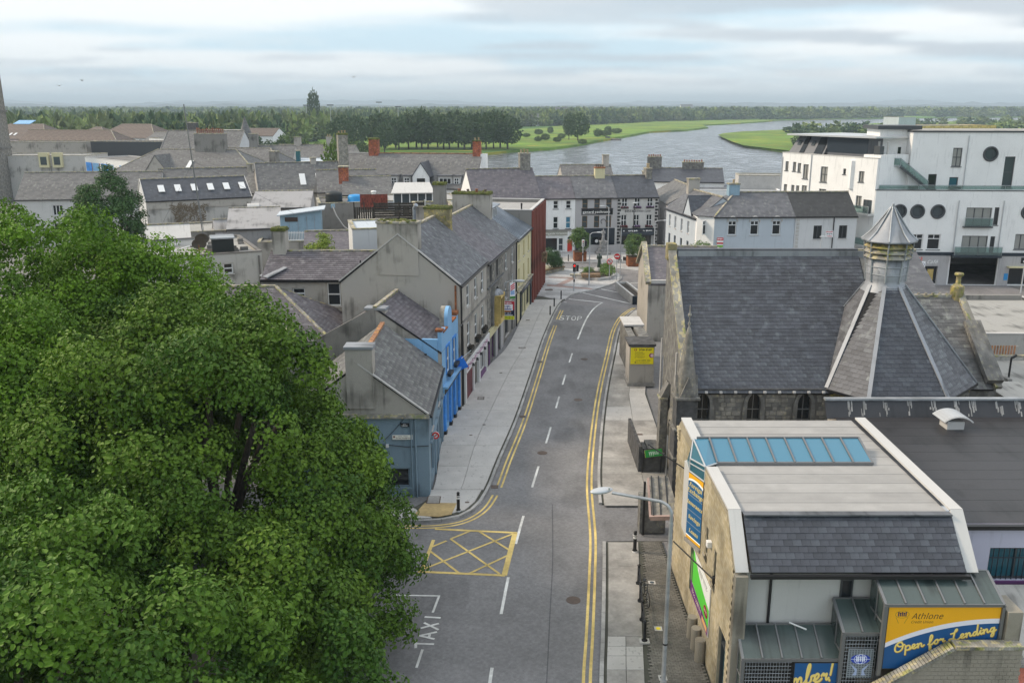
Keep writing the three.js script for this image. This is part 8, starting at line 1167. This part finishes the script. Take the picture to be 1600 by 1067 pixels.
  H('slate_house', 'plain slate house right of the skylit roof with mossy verge', [-29.5, 137], [-20.5, 139], 9, 8.4, 11.4, 'slate_warm', {}, []); H('small_gable_house', 'small grey gabled roof before the dormer house with brick stack', [-24.6, 131], [-17.6, 132], 8, 8.6, 10.9, 'slate_warm', {}, [[0.02, 12.4, 1.4, 2.2, { mat: 'brick_red' }]]);
  H('cement_gable_house', 'rear roof with pale ridge left of the dormer house', [-31, 158], [-24.4, 157], 9, 9.2, 13.0, 'slate_warm', { ridgeMat: 'concrete_c' });
  // flat-roofed and long buildings at the left edge
  const bw = building('beige_block', 'long stained beige block with two cream dormer windows at the left edge', [-118, 206], [-96.5, 206.5], 12, { eave: 10.2, roof: 'flat', wall: 'render_light', roofMat: 'membrane_grey', parapet: 0.2 }); for (const u of [11.2, 14.2]) { const d = mesh('dormer', [rbx(u, u + 2.2, 7.6, 10.9, -0.3, 0.7)], 'render_cream', bw); mesh('pane', bx(u + 0.4, u + 1.8, 8.2, 10.0, 0.7, 0.74), 'glass_mid', d); }
  const mu = building('mural_building', 'low white-roofed building painted with a blue mural', [-96, 205], [-79.5, 189], 10, { eave: 9.9, roof: 'flat', wall: 'sign_white', roofMat: 'felt_grey', parapet: 0.1, copingMat: 'fascia_white' }); const Lm = mu.userData.L; [['bright_blue', 0.3, 3.4], ['light_blue', 3.9, 7.4], ['bright_blue', 8.6, 12.2], ['shed_blue', 12.9, 15.2], ['tank_blue', 18.2, 19.4], ['bright_blue', 20.2, 22.0]].forEach(([m, a, b]) => mesh('mural_panel', bx(a, b, 6.2 + rr(0, 0.6), 8.9, 0.003, 0.04), m, mu)); mesh('mural_line', [bx(3.5, 3.7, 6.2, 8.9, 0.003, 0.05), bx(7.6, 7.9, 6.2, 8.9, 0.003, 0.05)], 'maroon', mu);
  building('dark_shed', 'dark ribbed box building with a pale blue door on its end', [-104, 226], [-84, 224], 8, { eave: 12.6, roof: 'flat', wall: 'frame_grey', roofMat: 'felt_grey', parapet: 0.05 }); building('grey_shed', 'weathered grey box shed left of the dark ribbed building', [-128, 230], [-106, 228], 9, { eave: 12.3, roof: 'flat', wall: 'render_grey', roofMat: 'felt_grey', parapet: 0.1 });
  building('white_terrace', 'long white house block behind the mural building', [-99, 250], [-74, 232], 12, { eave: 12.6, roof: 'flat', wall: 'render_white', roofMat: 'felt_grey', parapet: 0.4, wins: { front: [[6, 8.6, 1.0, 1.6]] } });
  H('old_slate_house', 'old brown-grey slate roof beside the church tower', [-142, 262], [-110, 256], 12, 10.6, 14.4, 'tile_brown', { hipR: 6 }); H('brown_roof_house', 'slate house with a brown stack between the grey sheds', [-108, 268], [-90, 262], 12, 11.2, 13.6, 'slate_warm', {}, [[0.7, 16.4, 3, 1.4, { mat: 'stone_dark' }]]);
  const pk = H('pink_hotel', 'pink-walled hotel with a brown hipped roof and glass ridge', [-213, 364], [-181, 356], 20, 8.6, 14.2, 'tile_brown', { hipL: 8, hipR: 9, wall: 'pink_wall', wins: { front: [6, 9, 12, 15, 18, 26, 29].map(u => [u, 5.2, 1.2, 2.0, wn]) } }); mesh('glass_ridge', [polyFace([[10, 14.2, -9.5], [18, 14.2, -9.5], [19, 15.6, -12], [11, 15.6, -12]], 0.2)], 'light_blue', pk); for (let i = 0; i < 6; i++) mesh('rooflight', [polyFace([[5 + i * 2.2, 9.8, -2.2], [5.9 + i * 2.2, 9.8, -2.2], [5.9 + i * 2.2, 10.6, -3.8], [5 + i * 2.2, 10.6, -3.8]], 0.1)], 'upvc', pk).position.set(0, 0.25, 0);
  H('apartment_house', 'brown hipped apartment house with white walls, in front of the woods', [-161, 352], [-134, 344], 18, 9.4, 14.4, 'tile_brown', { hipL: 7, hipR: 8, wall: 'render_white', wins: { front: [18, 21, 24].map(u => [u, 6.6, 1.6, 2.2, wn]) } }); H('apartment_house', 'brown hipped roof left of the white-walled apartment house', [-178, 366], [-160, 361], 16, 9, 13, 'tile_brown', { hipL: 8, hipR: 8, wall: 'render_pale' });
  building('warehouse', 'white low warehouse with pale roof before the woods', [-132, 392], [-114, 392], 14, { eave: 9.6, ridge: 11.2, roof: 'gable', wall: 'render_white', roofMat: 'render_pale' }); building('warehouse', 'tan warehouse with a white roof strip right of the small spire', [-113.5, 386], [-100, 384], 14, { eave: 9, ridge: 12, wall: 'render_white', roofMat: 'tile_brown' }); building('warehouse', 'brick-red striped low store left of the barn-like hall', [-104, 268], [-84, 262], 14, { eave: 11, roof: 'flat', wall: 'brick_red', roofMat: 'membrane', parapet: 0.1 });
  { const s = thing('small_spire', 'small grey stone spire with paired openings', 'spire', [-72.5, 250], 0.2); mesh('turret', [bx(-1.4, 1.4, 0, 13.4, -1.4, 1.4)], 'stone', s); for (const u of [-0.6, 0.6]) mesh('opening', bx(u - 0.3, u + 0.3, 11.2, 13, 1.4, 1.43), 'slate_dark', s); mesh('cone', [lathe([[0.001, 18.4], [1.75, 13.4], [1.7, 13.3], [0.001, 13.3]], 8)], 'slate_warm', s); mesh('hall', bx(-9, 3, 0, 10.2, -6, -1.5), 'stone_lichen', s); }
  { const t = thing('stone_tower', 'tall grey stone church tower cut off by the left edge', 'tower', [-117.2, 205], 0.0); mesh('shaft', [new THREE.CylinderGeometry(4.3, 4.7, 28, 4, 1).rotateY(Math.PI / 4).translate(0, 14, 0)], 'stone', t); mesh('string_course', [12, 20].map(y => new THREE.CylinderGeometry(4.75, 4.75, 0.4, 4).rotateY(Math.PI / 4).translate(0, y, 0)), 'stone_b', t); mesh('belfry_louvre', [bx(-0.6, 0.6, 15, 18, 2.9, 3.4)], 'slate_dark', t); }
  building('river_hotel', 'tan and glass riverside building far behind the apartment roof', [190, 440], [238, 452], 26, { eave: 12, roof: 'flat', wall: 'yellow_wood', roofMat: 'membrane_grey', parapet: 0.2, wins: { front: [[4, 6, 5, 3, wn], [12, 6, 5, 3, wn], [30, 6, 5, 3, wn]] } }); building('glass_stair_tower', 'pale glass stair tower left of the tan riverside building', [183, 436], [192, 438], 12, { eave: 16, roof: 'flat', wall: 'render_skyblue', roofMat: 'membrane_grey', parapet: 0.1 });
  building('quay_office', 'low white flat-roofed block between the corner house and apartment wing', [27.5, 150], [44, 148], 14, { eave: 7.6, roof: 'flat', wall: 'render_white', roofMat: 'lead_dark', parapet: 0.3, copingMat: 'render_white' }); const qh = H('quay_house', 'slate quay house with a white gable and long pot-lined chimneys', [23.4, 160], [37, 158], 11, 8.2, 10.2, 'slate_dark', { wall: 'render_white' }, [[0.12, 12.2, 2.6, 1, { mat: 'stone_b', pots: 6, potMat: 'terracotta', potH: 0.35 }], [0.62, 11.3, 3.8, 1, { mat: 'stone_b', pots: 8, potMat: 'terracotta', potH: 0.35 }]]);
  building('plant_room', 'small grey roof plant room on the quay block', [38, 152], [46, 151], 5, { eave: 9.8, roof: 'flat', wall: 'concrete', roofMat: 'membrane_grey', parapet: 0.05, category: 'outbuilding' });
  H('riverside_cottage', 'small slate cottage roof with rooflights behind the shop row', [9.5, 166], [19, 167], 9, 7.4, 10.4, 'slate_warm', {}, [[0.9, 12.2, 1.1, 1, {}]]);
  for (const [p, l] of [[[[60, 222], [86, 268], [84.6, 269], [58.6, 223]], 'narrow timber jetty reaching into the river'], [[[88, 206], [76, 236], [78, 237], [90, 207]], 'second timber jetty closer to the apartment block']]) { const t = thing('jetty', l, 'jetty', [0, 0], 0); mesh('deck', [prism(p, -0.7, -0.4)], 'timber', t); mesh('pile', p.map(q => cyl(q[0], -1.6, 0.1, -q[1], 0.2)), 'timber_dark', t); }
  { const t = thing('stone_pier', 'weathered stone pier along the near river bank', 'pier', [0, 0], 0); mesh('wall', [prism([[78, 214], [112, 196], [114, 204], [80, 222]].map(p => p), -1.6, 1.4)], 'stone_lichen', t); mesh('parapet', [prism([[84, 206], [112, 191], [112.6, 192.4], [84.6, 207.4]], -1.4, 2.2)], 'stone_c', t); }
  { const t = thing('moored_barge', 'long flat grey barge by the far bank bend', 'boat', [66, 628, -1.25], -0.5); mesh('hull', [rbx(-9, 9, -0.1, 0.9, -1.6, 1.6, 0.4)], 'stone_b', t); mesh('cabin', [rbx(-2, 1, 0.9, 2.4, -1, 1, 0.1)], 'frame_grey', t); }
  for (const [x, d, h, l] of [[-138, 620, 22, 'leftmost tall floodlight mast over the woods'], [-110, 560, 22, 'second floodlight mast from the left over the woods'], [-92, 640, 24, 'third floodlight mast from the left, before the dark poplar'], [-74, 600, 21, 'rightmost floodlight mast over the light green bushes']]) { const t = thing('floodlight_mast', l, 'floodlight', [x, d], 0); mesh('pole', cyl(0, 0, h, 0, 0.2, 0.12, 8), 'lamp_grey', t); mesh('lamp_bank', bx(-2, 2, h - 0.6, h, -0.3, 0.3), 'frame_grey', t); }
}

// ---------------------------------------------------------------- trees and plants
seed(71);
function leafInto(q, o, dir, up, size) {                        // one folded leaf: 4 triangles
  const s = V().crossVectors(dir, up).normalize(), n = V().crossVectors(s, dir).normalize();
  const p = ([x, y]) => o.clone().addScaledVector(dir, y * size).addScaledVector(s, x * size).addScaledVector(n, (Math.abs(x) * 0.35 - y * y * 0.25) * size);
  const a = [[0, 0], [0.36, 0.3], [0.3, 0.7], [0, 1.05], [-0.3, 0.7], [-0.36, 0.3]].map(p);
  for (const [i, j, k] of [[0, 1, 3], [1, 2, 3], [0, 3, 5], [3, 4, 5]]) q.push(...a[i].toArray(), ...a[j].toArray(), ...a[k].toArray());
}
const rdir = () => { const z = rr(-1, 1), a = rr(0, 6.283), r = Math.sqrt(1 - z * z); return V(r * Math.cos(a), z, r * Math.sin(a)); };
function geoFrom(q) { const g = new THREE.BufferGeometry(); g.setAttribute('position', new THREE.Float32BufferAttribute(q, 3)); g.computeVertexNormals(); g.userData.ready = true; return g; }
function sprig(n, spread, size) { const q = []; for (let i = 0; i < n; i++) { const o = V(rr(-spread, spread), rr(-0.3, 0.35) * spread, rr(-spread, spread)), d = V(o.x, -0.35 * spread + rr(-0.25, 0.25) * spread, o.z).addScaledVector(rdir(), 0.45 * spread).normalize(); leafInto(q, o, d, V(rr(-0.4, 0.4), 1, rr(-0.4, 0.4)).normalize(), size * rr(0.7, 1.2)); } return geoFrom(q); }
// leaf clumps over main lobes [x, y, D, rx, ry, rz]; every clump is a small dome of sprigs, so the crown has gaps and shades itself
function crown(parent, lobes, { clumpR = 1.1, per = 80, cover = 1.0, sprigs, mat, tones, scale = 1, name = 'leaves', low = -0.75, keep, inner = 0.24 }) {
  const items = [], inside = (p, k) => lobes.some((l, i) => i !== k && ((p.x - l[0]) / l[3]) ** 2 + ((p.y - l[1]) / l[4]) ** 2 + ((p.z + l[2]) / l[5]) ** 2 < 0.7);
  lobes.forEach((l, k) => {
    const area = 4 * Math.PI * Math.pow((Math.pow(l[3] * l[4], 1.6) + Math.pow(l[3] * l[5], 1.6) + Math.pow(l[4] * l[5], 1.6)) / 3, 1 / 1.6), n = Math.round(area / (clumpR * clumpR * 1.7) * cover);
    for (let i = 0; i < n; i++) {
      const d = rdir(); if (d.y < low) continue; const f = rnd() < inner ? rr(0.35, 0.75) : rr(0.74, 1.10), c = V(l[0] + d.x * l[3] * f, l[1] + d.y * l[4] * f, -l[2] + d.z * l[5] * f); if (c.y < 0.8 || inside(c, k)) continue; if (keep && !keep(c)) continue;
      const r = clumpR * rr(0.6, 1.35), out = V(d.x / l[3], d.y / l[4], d.z / l[5]).normalize(), tone = rnd(), m = Math.round(per * (r / clumpR) ** 2);
      for (let j = 0; j < m; j++) { const e = rdir(); if (e.dot(out) < -0.35) continue; const g = Math.pow(rnd(), 0.35), p = c.clone().addScaledVector(V(e.x, e.y * 0.75, e.z), r * g); p.y -= 0.12 * r * (e.x * e.x + e.z * e.z); items.push([p, V().copy(e).lerp(out, 0.4).add(V(0, 0.35, 0)).normalize(), tone * 0.65 + rnd() * 0.35]); }
    }
  });
  const nv = sprigs.length, parts = sprigs.map(() => []); items.forEach((it, i) => parts[i % nv].push(it));
  const Q = new THREE.Quaternion(), Q2 = new THREE.Quaternion(), m4 = new THREE.Matrix4(), col = new THREE.Color();
  parts.forEach((l, v) => { if (!l.length) return; const im = new THREE.InstancedMesh(sprigs[v], mats[mat], l.length); im.name = name; im.castShadow = im.receiveShadow = true; stuff(im); l.forEach(([p, n, t], i) => { Q.setFromUnitVectors(V(0, 1, 0), n); Q2.setFromAxisAngle(V(0, 1, 0), rnd() * 6.283); const s = scale * rr(0.75, 1.25); m4.compose(p, Q.multiply(Q2), V(s, s, s)); im.setMatrixAt(i, m4); const [a, b] = tones; col.setRGB(lerp(a[0], b[0], t), lerp(a[1], b[1], t), lerp(a[2], b[2], t)); im.setColorAt(i, col); }); parent.add(im); });
  return items.length;
}
function limbs(parent, x, d, h, r, top, n, spread) {
  const l = [tube([[x, -0.1, -d], [x + 0.1, h * 0.5, -d], [x, h, -d - 0.1]], r, 9)]; mesh('trunk', l, 'bark', parent);
  const b = []; for (let i = 0; i < n; i++) { const a = i / n * 6.283 + rr(-0.3, 0.3), s = spread * rr(0.6, 1); b.push(tube([[x, h * rr(0.75, 1), -d], [x + Math.cos(a) * s * 0.45, h + (top - h) * 0.4, -d + Math.sin(a) * s * 0.45], [x + Math.cos(a) * s, h + (top - h) * rr(0.65, 0.95), -d + Math.sin(a) * s]], r * 0.32, 6)); } mesh('limb', b, 'bark', parent);
}
const limeSprigs = [0, 1, 2, 3].map(() => sprig(14, 0.37, 0.155)), smallSprigs = [0, 1].map(() => sprig(9, 0.22, 0.12)), bigSprigs = [0, 1].map(() => sprig(10, 0.5, 0.3));
const inView = c => { const D = -c.z; return c.x > -0.66 * D - 3 && D > 9; };
for (const [label, x, d, lobes, tones] of [
  ['largest leafy lime tree, its crown reaching over the taxi bay', -12, 33.5, [[-12.9, 4.6, 33.4, 6.9, 9.0, 7.0], [-8.1, 3.5, 32.3, 3.5, 4.4, 4.2], [-14.6, 7.6, 37.5, 4.4, 5.8, 4.6], [-10.0, 4.6, 36.2, 3.0, 5.0, 3.4], [-10.2, 2.2, 29.4, 4.2, 5.4, 3.8], [-9.9, 4.0, 27.4, 3.0, 3.4, 3.0]], [[0.4, 0.55, 0.5], [1.75, 1.4, 1.3]]],
  ['nearest lime tree with large leaves filling the lower left corner', -14, 21.5, [[-13.2, 2.6, 22.2, 6.6, 7.2, 5.6], [-9.2, 1.2, 21.0, 4.2, 4.6, 3.6], [-7.6, 1.0, 26.0, 3.2, 4.6, 3.4]], [[0.4, 0.58, 0.7], [1.55, 1.35, 1.3]]],
  ['yellow-green lime tree at the left edge behind the others', -24.5, 40, [[-24.5, 7.0, 40.5, 9.4, 9.0, 7.6], [-18.5, 7.5, 42.5, 4.6, 7.2, 4.6], [-21.5, 6.0, 32.5, 6.5, 7.4, 6.0]], [[0.75, 0.8, 0.5], [2.0, 1.75, 1.0]]],
]) { const t = thing('lime_tree', label, 'tree', [0, 0], 0, 'tall lime trees on the left'); limbs(t, x, d, 3.5, 0.42, label[0] === 'n' ? 4.6 : 10, 9, label[0] === 'n' ? 2.6 : 3.6); crown(t, lobes, { sprigs: limeSprigs, mat: 'leaf_lime', tones, per: 92, clumpR: 1.3, cover: 0.98, inner: 0.14, keep: inView, low: -0.6 }); }
{ const t = thing('round_tree', 'round dark green tree in front of the white hall', 'tree', [0, 0], 0); limbs(t, -37.2, 83, 6, 0.3, 12, 6, 2.4); crown(t, [[-37.4, 10.8, 83, 2.5, 4.4, 2.6], [-36.2, 9.6, 82.6, 1.7, 2.6, 1.8], [-38.7, 9.4, 83, 1.7, 2.8, 1.8]], { sprigs: limeSprigs, mat: 'leaf_dark', tones: [[0.9, 1.0, 0.8], [2.0, 1.8, 1.2]], per: 40, clumpR: 0.9 }); }
for (const [x, d, y, r, label, h] of [[9.5, 124.4, 1.36, 1.25, 'bushy young tree in the left steel planter', 1.9], [16.45, 120.1, 1.36, 1.3, 'bushy young tree in the right steel planter', 1.7]]) { const t = thing('planter_tree', label, 'tree', [0, 0], 0, 'young trees in steel planters'); mesh('trunk', tube([[x, y, -d], [x, y + h, -d]], 0.05, 6), 'bark', t); crown(t, [[x, y + h * 0.95, d, r, r * 1.15, r]], { sprigs: smallSprigs, mat: 'leaf_shrub', tones: [[0.5, 0.7, 0.7], [1.3, 1.25, 1]], per: 12, clumpR: 0.42, cover: 1.0, low: -0.9 }); }
function bush(name, label, lobes, mat, tones, group, o = {}) { const t = thing(name, label, 'shrub', [0, 0], 0, group); crown(t, lobes, { sprigs: smallSprigs, mat, tones, per: 14, clumpR: 0.4, low: -0.3, ...o }); return t; }
bush('shrub', 'tall dark shrub beside the red-finned building', [[5.0, 1.8, 114.6, 1.0, 2.0, 1.2], [5.9, 1.0, 116.2, 0.8, 1.1, 0.8]], 'leaf_dark', [[0.9, 1, 1], [2, 1.8, 1.6]]);
bush('flower_bed_plant', 'low green planting in the raised bed around the bronze figure', [[9.6, 0.5, 112.8, 1.1, 0.55, 1.2], [11.9, 0.5, 111.2, 1.1, 0.6, 1.0], [12.3, 0.6, 113.6, 0.8, 0.9, 1.2]], 'leaf_shrub', [[0.8, 1, 0.6], [1.6, 1.6, 1]]);
bush('golden_bush', 'small yellow-green bush poking above the rear wing ridge', [[-15.6, 9.6, 72.5, 1.0, 1.2, 1.0]], 'leaf_shrub', [[1.6, 1.5, 0.6], [2.6, 2.0, 0.8]], null, { low: -0.9 });
mesh('stem', tube([[-15.6, 0, -72.5], [-15.6, 9.3, -72.5]], 0.08, 6), 'bark', scene.children[scene.children.length - 1]);
bush('street_bush', 'leafy green bush in front of the pale blue house', [[21.9, 3.0, 103.0, 1.2, 3.2, 1.2]], 'leaf_shrub', [[0.8, 0.9, 0.8], [1.4, 1.4, 1]]);
// trees seen whole from afar: three crowns of leaf clumps, shared by the copies
function farCrown(n, rx, ry, card) { const q = []; for (let i = 0; i < n; i++) { const d = rdir(), lump = 0.78 + 0.3 * vn(d.x * 2.3 + 9, d.y * 2.3 + d.z * 2.1 + 5, 0, 0, n), f = Math.pow(rnd(), 0.22) * lump, o = V(d.x * rx * f, ry * (1 + d.y * f * (d.y < 0 ? 0.85 : 1)), d.z * rx * f); leafInto(q, o, V().copy(d).lerp(rdir(), 0.6).normalize(), rdir(), card * rr(0.6, 1.3)); } return geoFrom(q); }
const farCrowns = [farCrown(900, 1, 1, 0.17), farCrown(900, 0.85, 1.15, 0.17), farCrown(900, 1.15, 0.9, 0.17)], tinyCrowns = [farCrown(110, 1, 1, 0.5), farCrown(110, 1.2, 0.85, 0.5)];
const ord = i => ['first', 'second', 'third', 'fourth', 'fifth', 'sixth', 'seventh', 'eighth', 'ninth', 'tenth', 'eleventh', 'twelfth', 'thirteenth', 'fourteenth', 'fifteenth', 'sixteenth', 'seventeenth', 'eighteenth', 'nineteenth', 'twentieth', 'twenty-first', 'twenty-second', 'twenty-third'][i];
const farTone = {}; const toneMat = (k) => farTone[k] || (farTone[k] = (() => { const m = mats.leaf_far.clone(); m.color.setRGB(...{ dark: [0.052, 0.094, 0.032], mid: [0.055, 0.095, 0.032], light: [0.13, 0.20, 0.045], olive: [0.08, 0.095, 0.035], grey: [0.05, 0.075, 0.04] }[k]); return m; })());
function farTree(name, label, x, d, h, w, tone, group, trunk = 0.22) { const t = thing(name, label, 'tree', [x, d], rr(0, 6), group); const c = new THREE.Mesh(farCrowns[Math.floor(rnd() * 3)], toneMat(tone)); c.name = 'crown'; c.castShadow = c.receiveShadow = true; const ch = h * (1 - trunk); c.scale.set(w / 2, ch / 2, w / 2); c.position.y = h * trunk; t.add(c); if (trunk > 0.05) { const k = mesh('trunk', cached('fartrunk', () => uvBox(cyl(0, 0, 1, 0, 0.5, 0.35, 6))), 'bark', t); k.scale.set(w * 0.07, h * (trunk + 0.2), w * 0.07); } return t; }
for (let i = 0; i < 19; i++) farTree('park_tree', `${ord(i)} tree from the left in the dense dark park row by the river`, -68 + i * 3.65 + rr(-0.8, 0.8), 462 + (i % 3) * 9 + rr(-4, 4), rr(15.5, 18.5), rr(12.5, 16), i % 3 === 1 ? 'mid' : 'dark', 'row of dark park trees', 0.07);
for (let i = 0; i < 4; i++) farTree('park_tree', ['broad dark tree at the left end of the park row', 'tall dark tree second from the left of the park row', 'dark round tree above the light green bushes', 'dark tree behind the brick chimney of the dormer house'][i], [-82, -76, -92, -60][i], [440, 452, 470, 430][i], [17, 18, 12, 15][i], [12, 11, 9, 9][i], 'dark', null, 0.08);
for (let i = 0; i < 22; i++) farTree('young_tree', `${ord(i)} small light green tree from the left behind the gabled houses`, -118 + i * 2.9 + rr(-1, 1), 330 + (i % 4) * 16, rr(6, 9.5), rr(4.5, 7), i % 3 ? 'light' : 'mid', 'light green planting behind the roofs', 0.05);
farTree('lone_tree', 'large lone tree standing on the meadow by the river', 42, 585, 19, 13.5, 'dark', null, 0.06); farTree('lone_tree', 'narrow second tree close behind the lone meadow tree', 37, 596, 17, 8, 'dark', null, 0.06); farTree('poplar', 'dark narrow poplar rising out of the woods', -148, 690, 29, 12, 'dark', null, 0.06);
for (const [x, d, h, w, bi] of [[16, 560, 3.4, 5], [21, 575, 4, 7], [27, 548, 3, 6], [40, 520, 3.4, 5], [33, 610, 4, 5], [60, 640, 6, 7], [66, 655, 5, 9], [72, 690, 6, 7], [82, 720, 5, 8], [10, 640, 3, 6], [20, 690, 4, 8], [-2, 700, 5, 8], [30, 720, 5, 6], [150, 470, 8, 12], [158, 478, 7, 12], [168, 470, 8, 13], [146, 455, 5, 8], [178, 462, 9, 12], [250, 560, 6, 14], [300, 640, 7, 16], [340, 700, 7, 18], [380, 760, 7, 20], [330, 620, 6, 14]].sort((a, b) => a[0] / a[1] - b[0] / b[1]).map((q, i) => [...q, i])) farTree('meadow_bush', `${ord(bi)} rounded bush from the left on the river meadows`, x, d, h, w, rnd() < 0.6 ? 'dark' : 'mid', 'bushes on the meadows', 0.02);
farTree('town_tree', 'yellow-green tree beside the dormer house chimney', -33.5, 172, 13.5, 6, 'light', null, 0.1); farTree('town_tree', 'leafy green tree left of the dormer house', -29, 170, 12.6, 8, 'mid', null, 0.1); farTree('town_tree', 'dark tree right of the small spire', -58, 250, 13, 8, 'dark', null, 0.1);
{ // woods beyond the town and along the horizon: one mass
  const inRiver = (x, d) => { let c = false; for (let i = 0, j = RIVER.length - 1; i < RIVER.length; j = i++) { const a = RIVER[i], b = RIVER[j]; if ((a[1] > d) !== (b[1] > d) && x < (b[0] - a[0]) * (d - a[1]) / (b[1] - a[1]) + a[0]) c = !c; } return c; };
  const spots = []; const half = d => d * 0.64;
  const add = (x, d, h, w, k) => { if (!inRiver(x, d) && !inRiver(x + 25, d) && !inRiver(x - 25, d)) spots.push([x, d, h, w, k]); };
  for (let i = 0; i < 4200; i++) { const d = 400 + 1500 * Math.pow(rnd(), 1.3), x = rr(-half(d) - 40, -60 - (d - 400) * 0.02); if (d < 660 && x > -115 - (660 - d) * 0.1) continue; if (fbm(x * 0.006 + 40, d * 0.004, 3, 0, 0, 55) < 0.45) continue; add(x, d, rr(7, 17), rr(8, 16), rnd()); }
  for (let i = 0; i < 2600; i++) { const d = rr(820, 1500), x = rr(-200, 60 + (d - 820) * 0.42); if (d < 880 + 120 * fbm(x * 0.01, 3, 2) + Math.max(0, x) * 1.6) continue; add(x, d, rr(10, 17), rr(10, 16), rnd()); }
  for (let i = 0; i < 15000; i++) { const d = 1500 + 4200 * Math.pow(rnd(), 1.2), x = rr(-half(d), half(d)); if (x > 0.25 * d && d < 2300 && x < 1900) { if (fbm(x * 0.004 + 4, d * 0.006, 3, 0, 0, 56) < 0.52) continue; } else if (fbm(x * 0.0025 + 14, d * 0.006, 3, 0, 0, 57) < 0.44) continue; add(x, d, rr(11, 19), rr(16, 30), rnd()); }
  for (let i = 0; i < 420; i++) { const d = rr(560, 1500), x = rr(0.30 * d, half(d)); if (fbm(x * 0.008, d * 0.012, 3, 0, 0, 59) < 0.56) continue; add(x, d, rr(4, 9), rr(8, 16), rnd()); }
  const w = thing('woodland', 'wooded country beyond the town and river up to the horizon', 'woodland', [0, 0], 0); stuff(w); const m4 = new THREE.Matrix4(), col = new THREE.Color(), q = new THREE.Quaternion();
  [[0, 2], [1, 2]].forEach(([v]) => { const l = spots.filter((_, i) => i % 2 === v), im = new THREE.InstancedMesh(tinyCrowns[v], mats.leaf_far, l.length); im.name = 'wood_crowns'; stuff(im); im.castShadow = im.receiveShadow = true; l.forEach(([x, d, h, ww, k], i) => { q.setFromAxisAngle(V(0, 1, 0), rnd() * 6.28); m4.compose(V(x, -0.5, -d), q, V(ww / 2, h / 2, ww / 2)); im.setMatrixAt(i, m4); const t = k < 0.3 ? [0.42, 0.62, 0.55] : k < 0.7 ? [0.8 + k * 0.3, 0.95, 0.8] : [1.0 + k * 0.6, 1.5, 0.8 + k * 0.3]; col.setRGB(...t); im.setColorAt(i, col); }); w.add(im); });
  for (const [x, d, ww, l] of [[18, 1010, 14, 'white farmhouse among the far trees, nearest the river'], [-28, 700, 10, 'white house showing through trees above the park row'], [70, 1500, 22, 'small white house on the wooded horizon, centre'], [420, 2300, 30, 'small white house on the wooded horizon, right']]) { const h = building('far_house', l, [x, d], [x + ww, d], ww * 0.6, { eave: ww * 0.5 + 3, ridge: ww * 0.75 + 3, wall: 'render_white', roofMat: 'slate', category: 'house', gutter: null }); }
}
renderer.render(scene, camera);
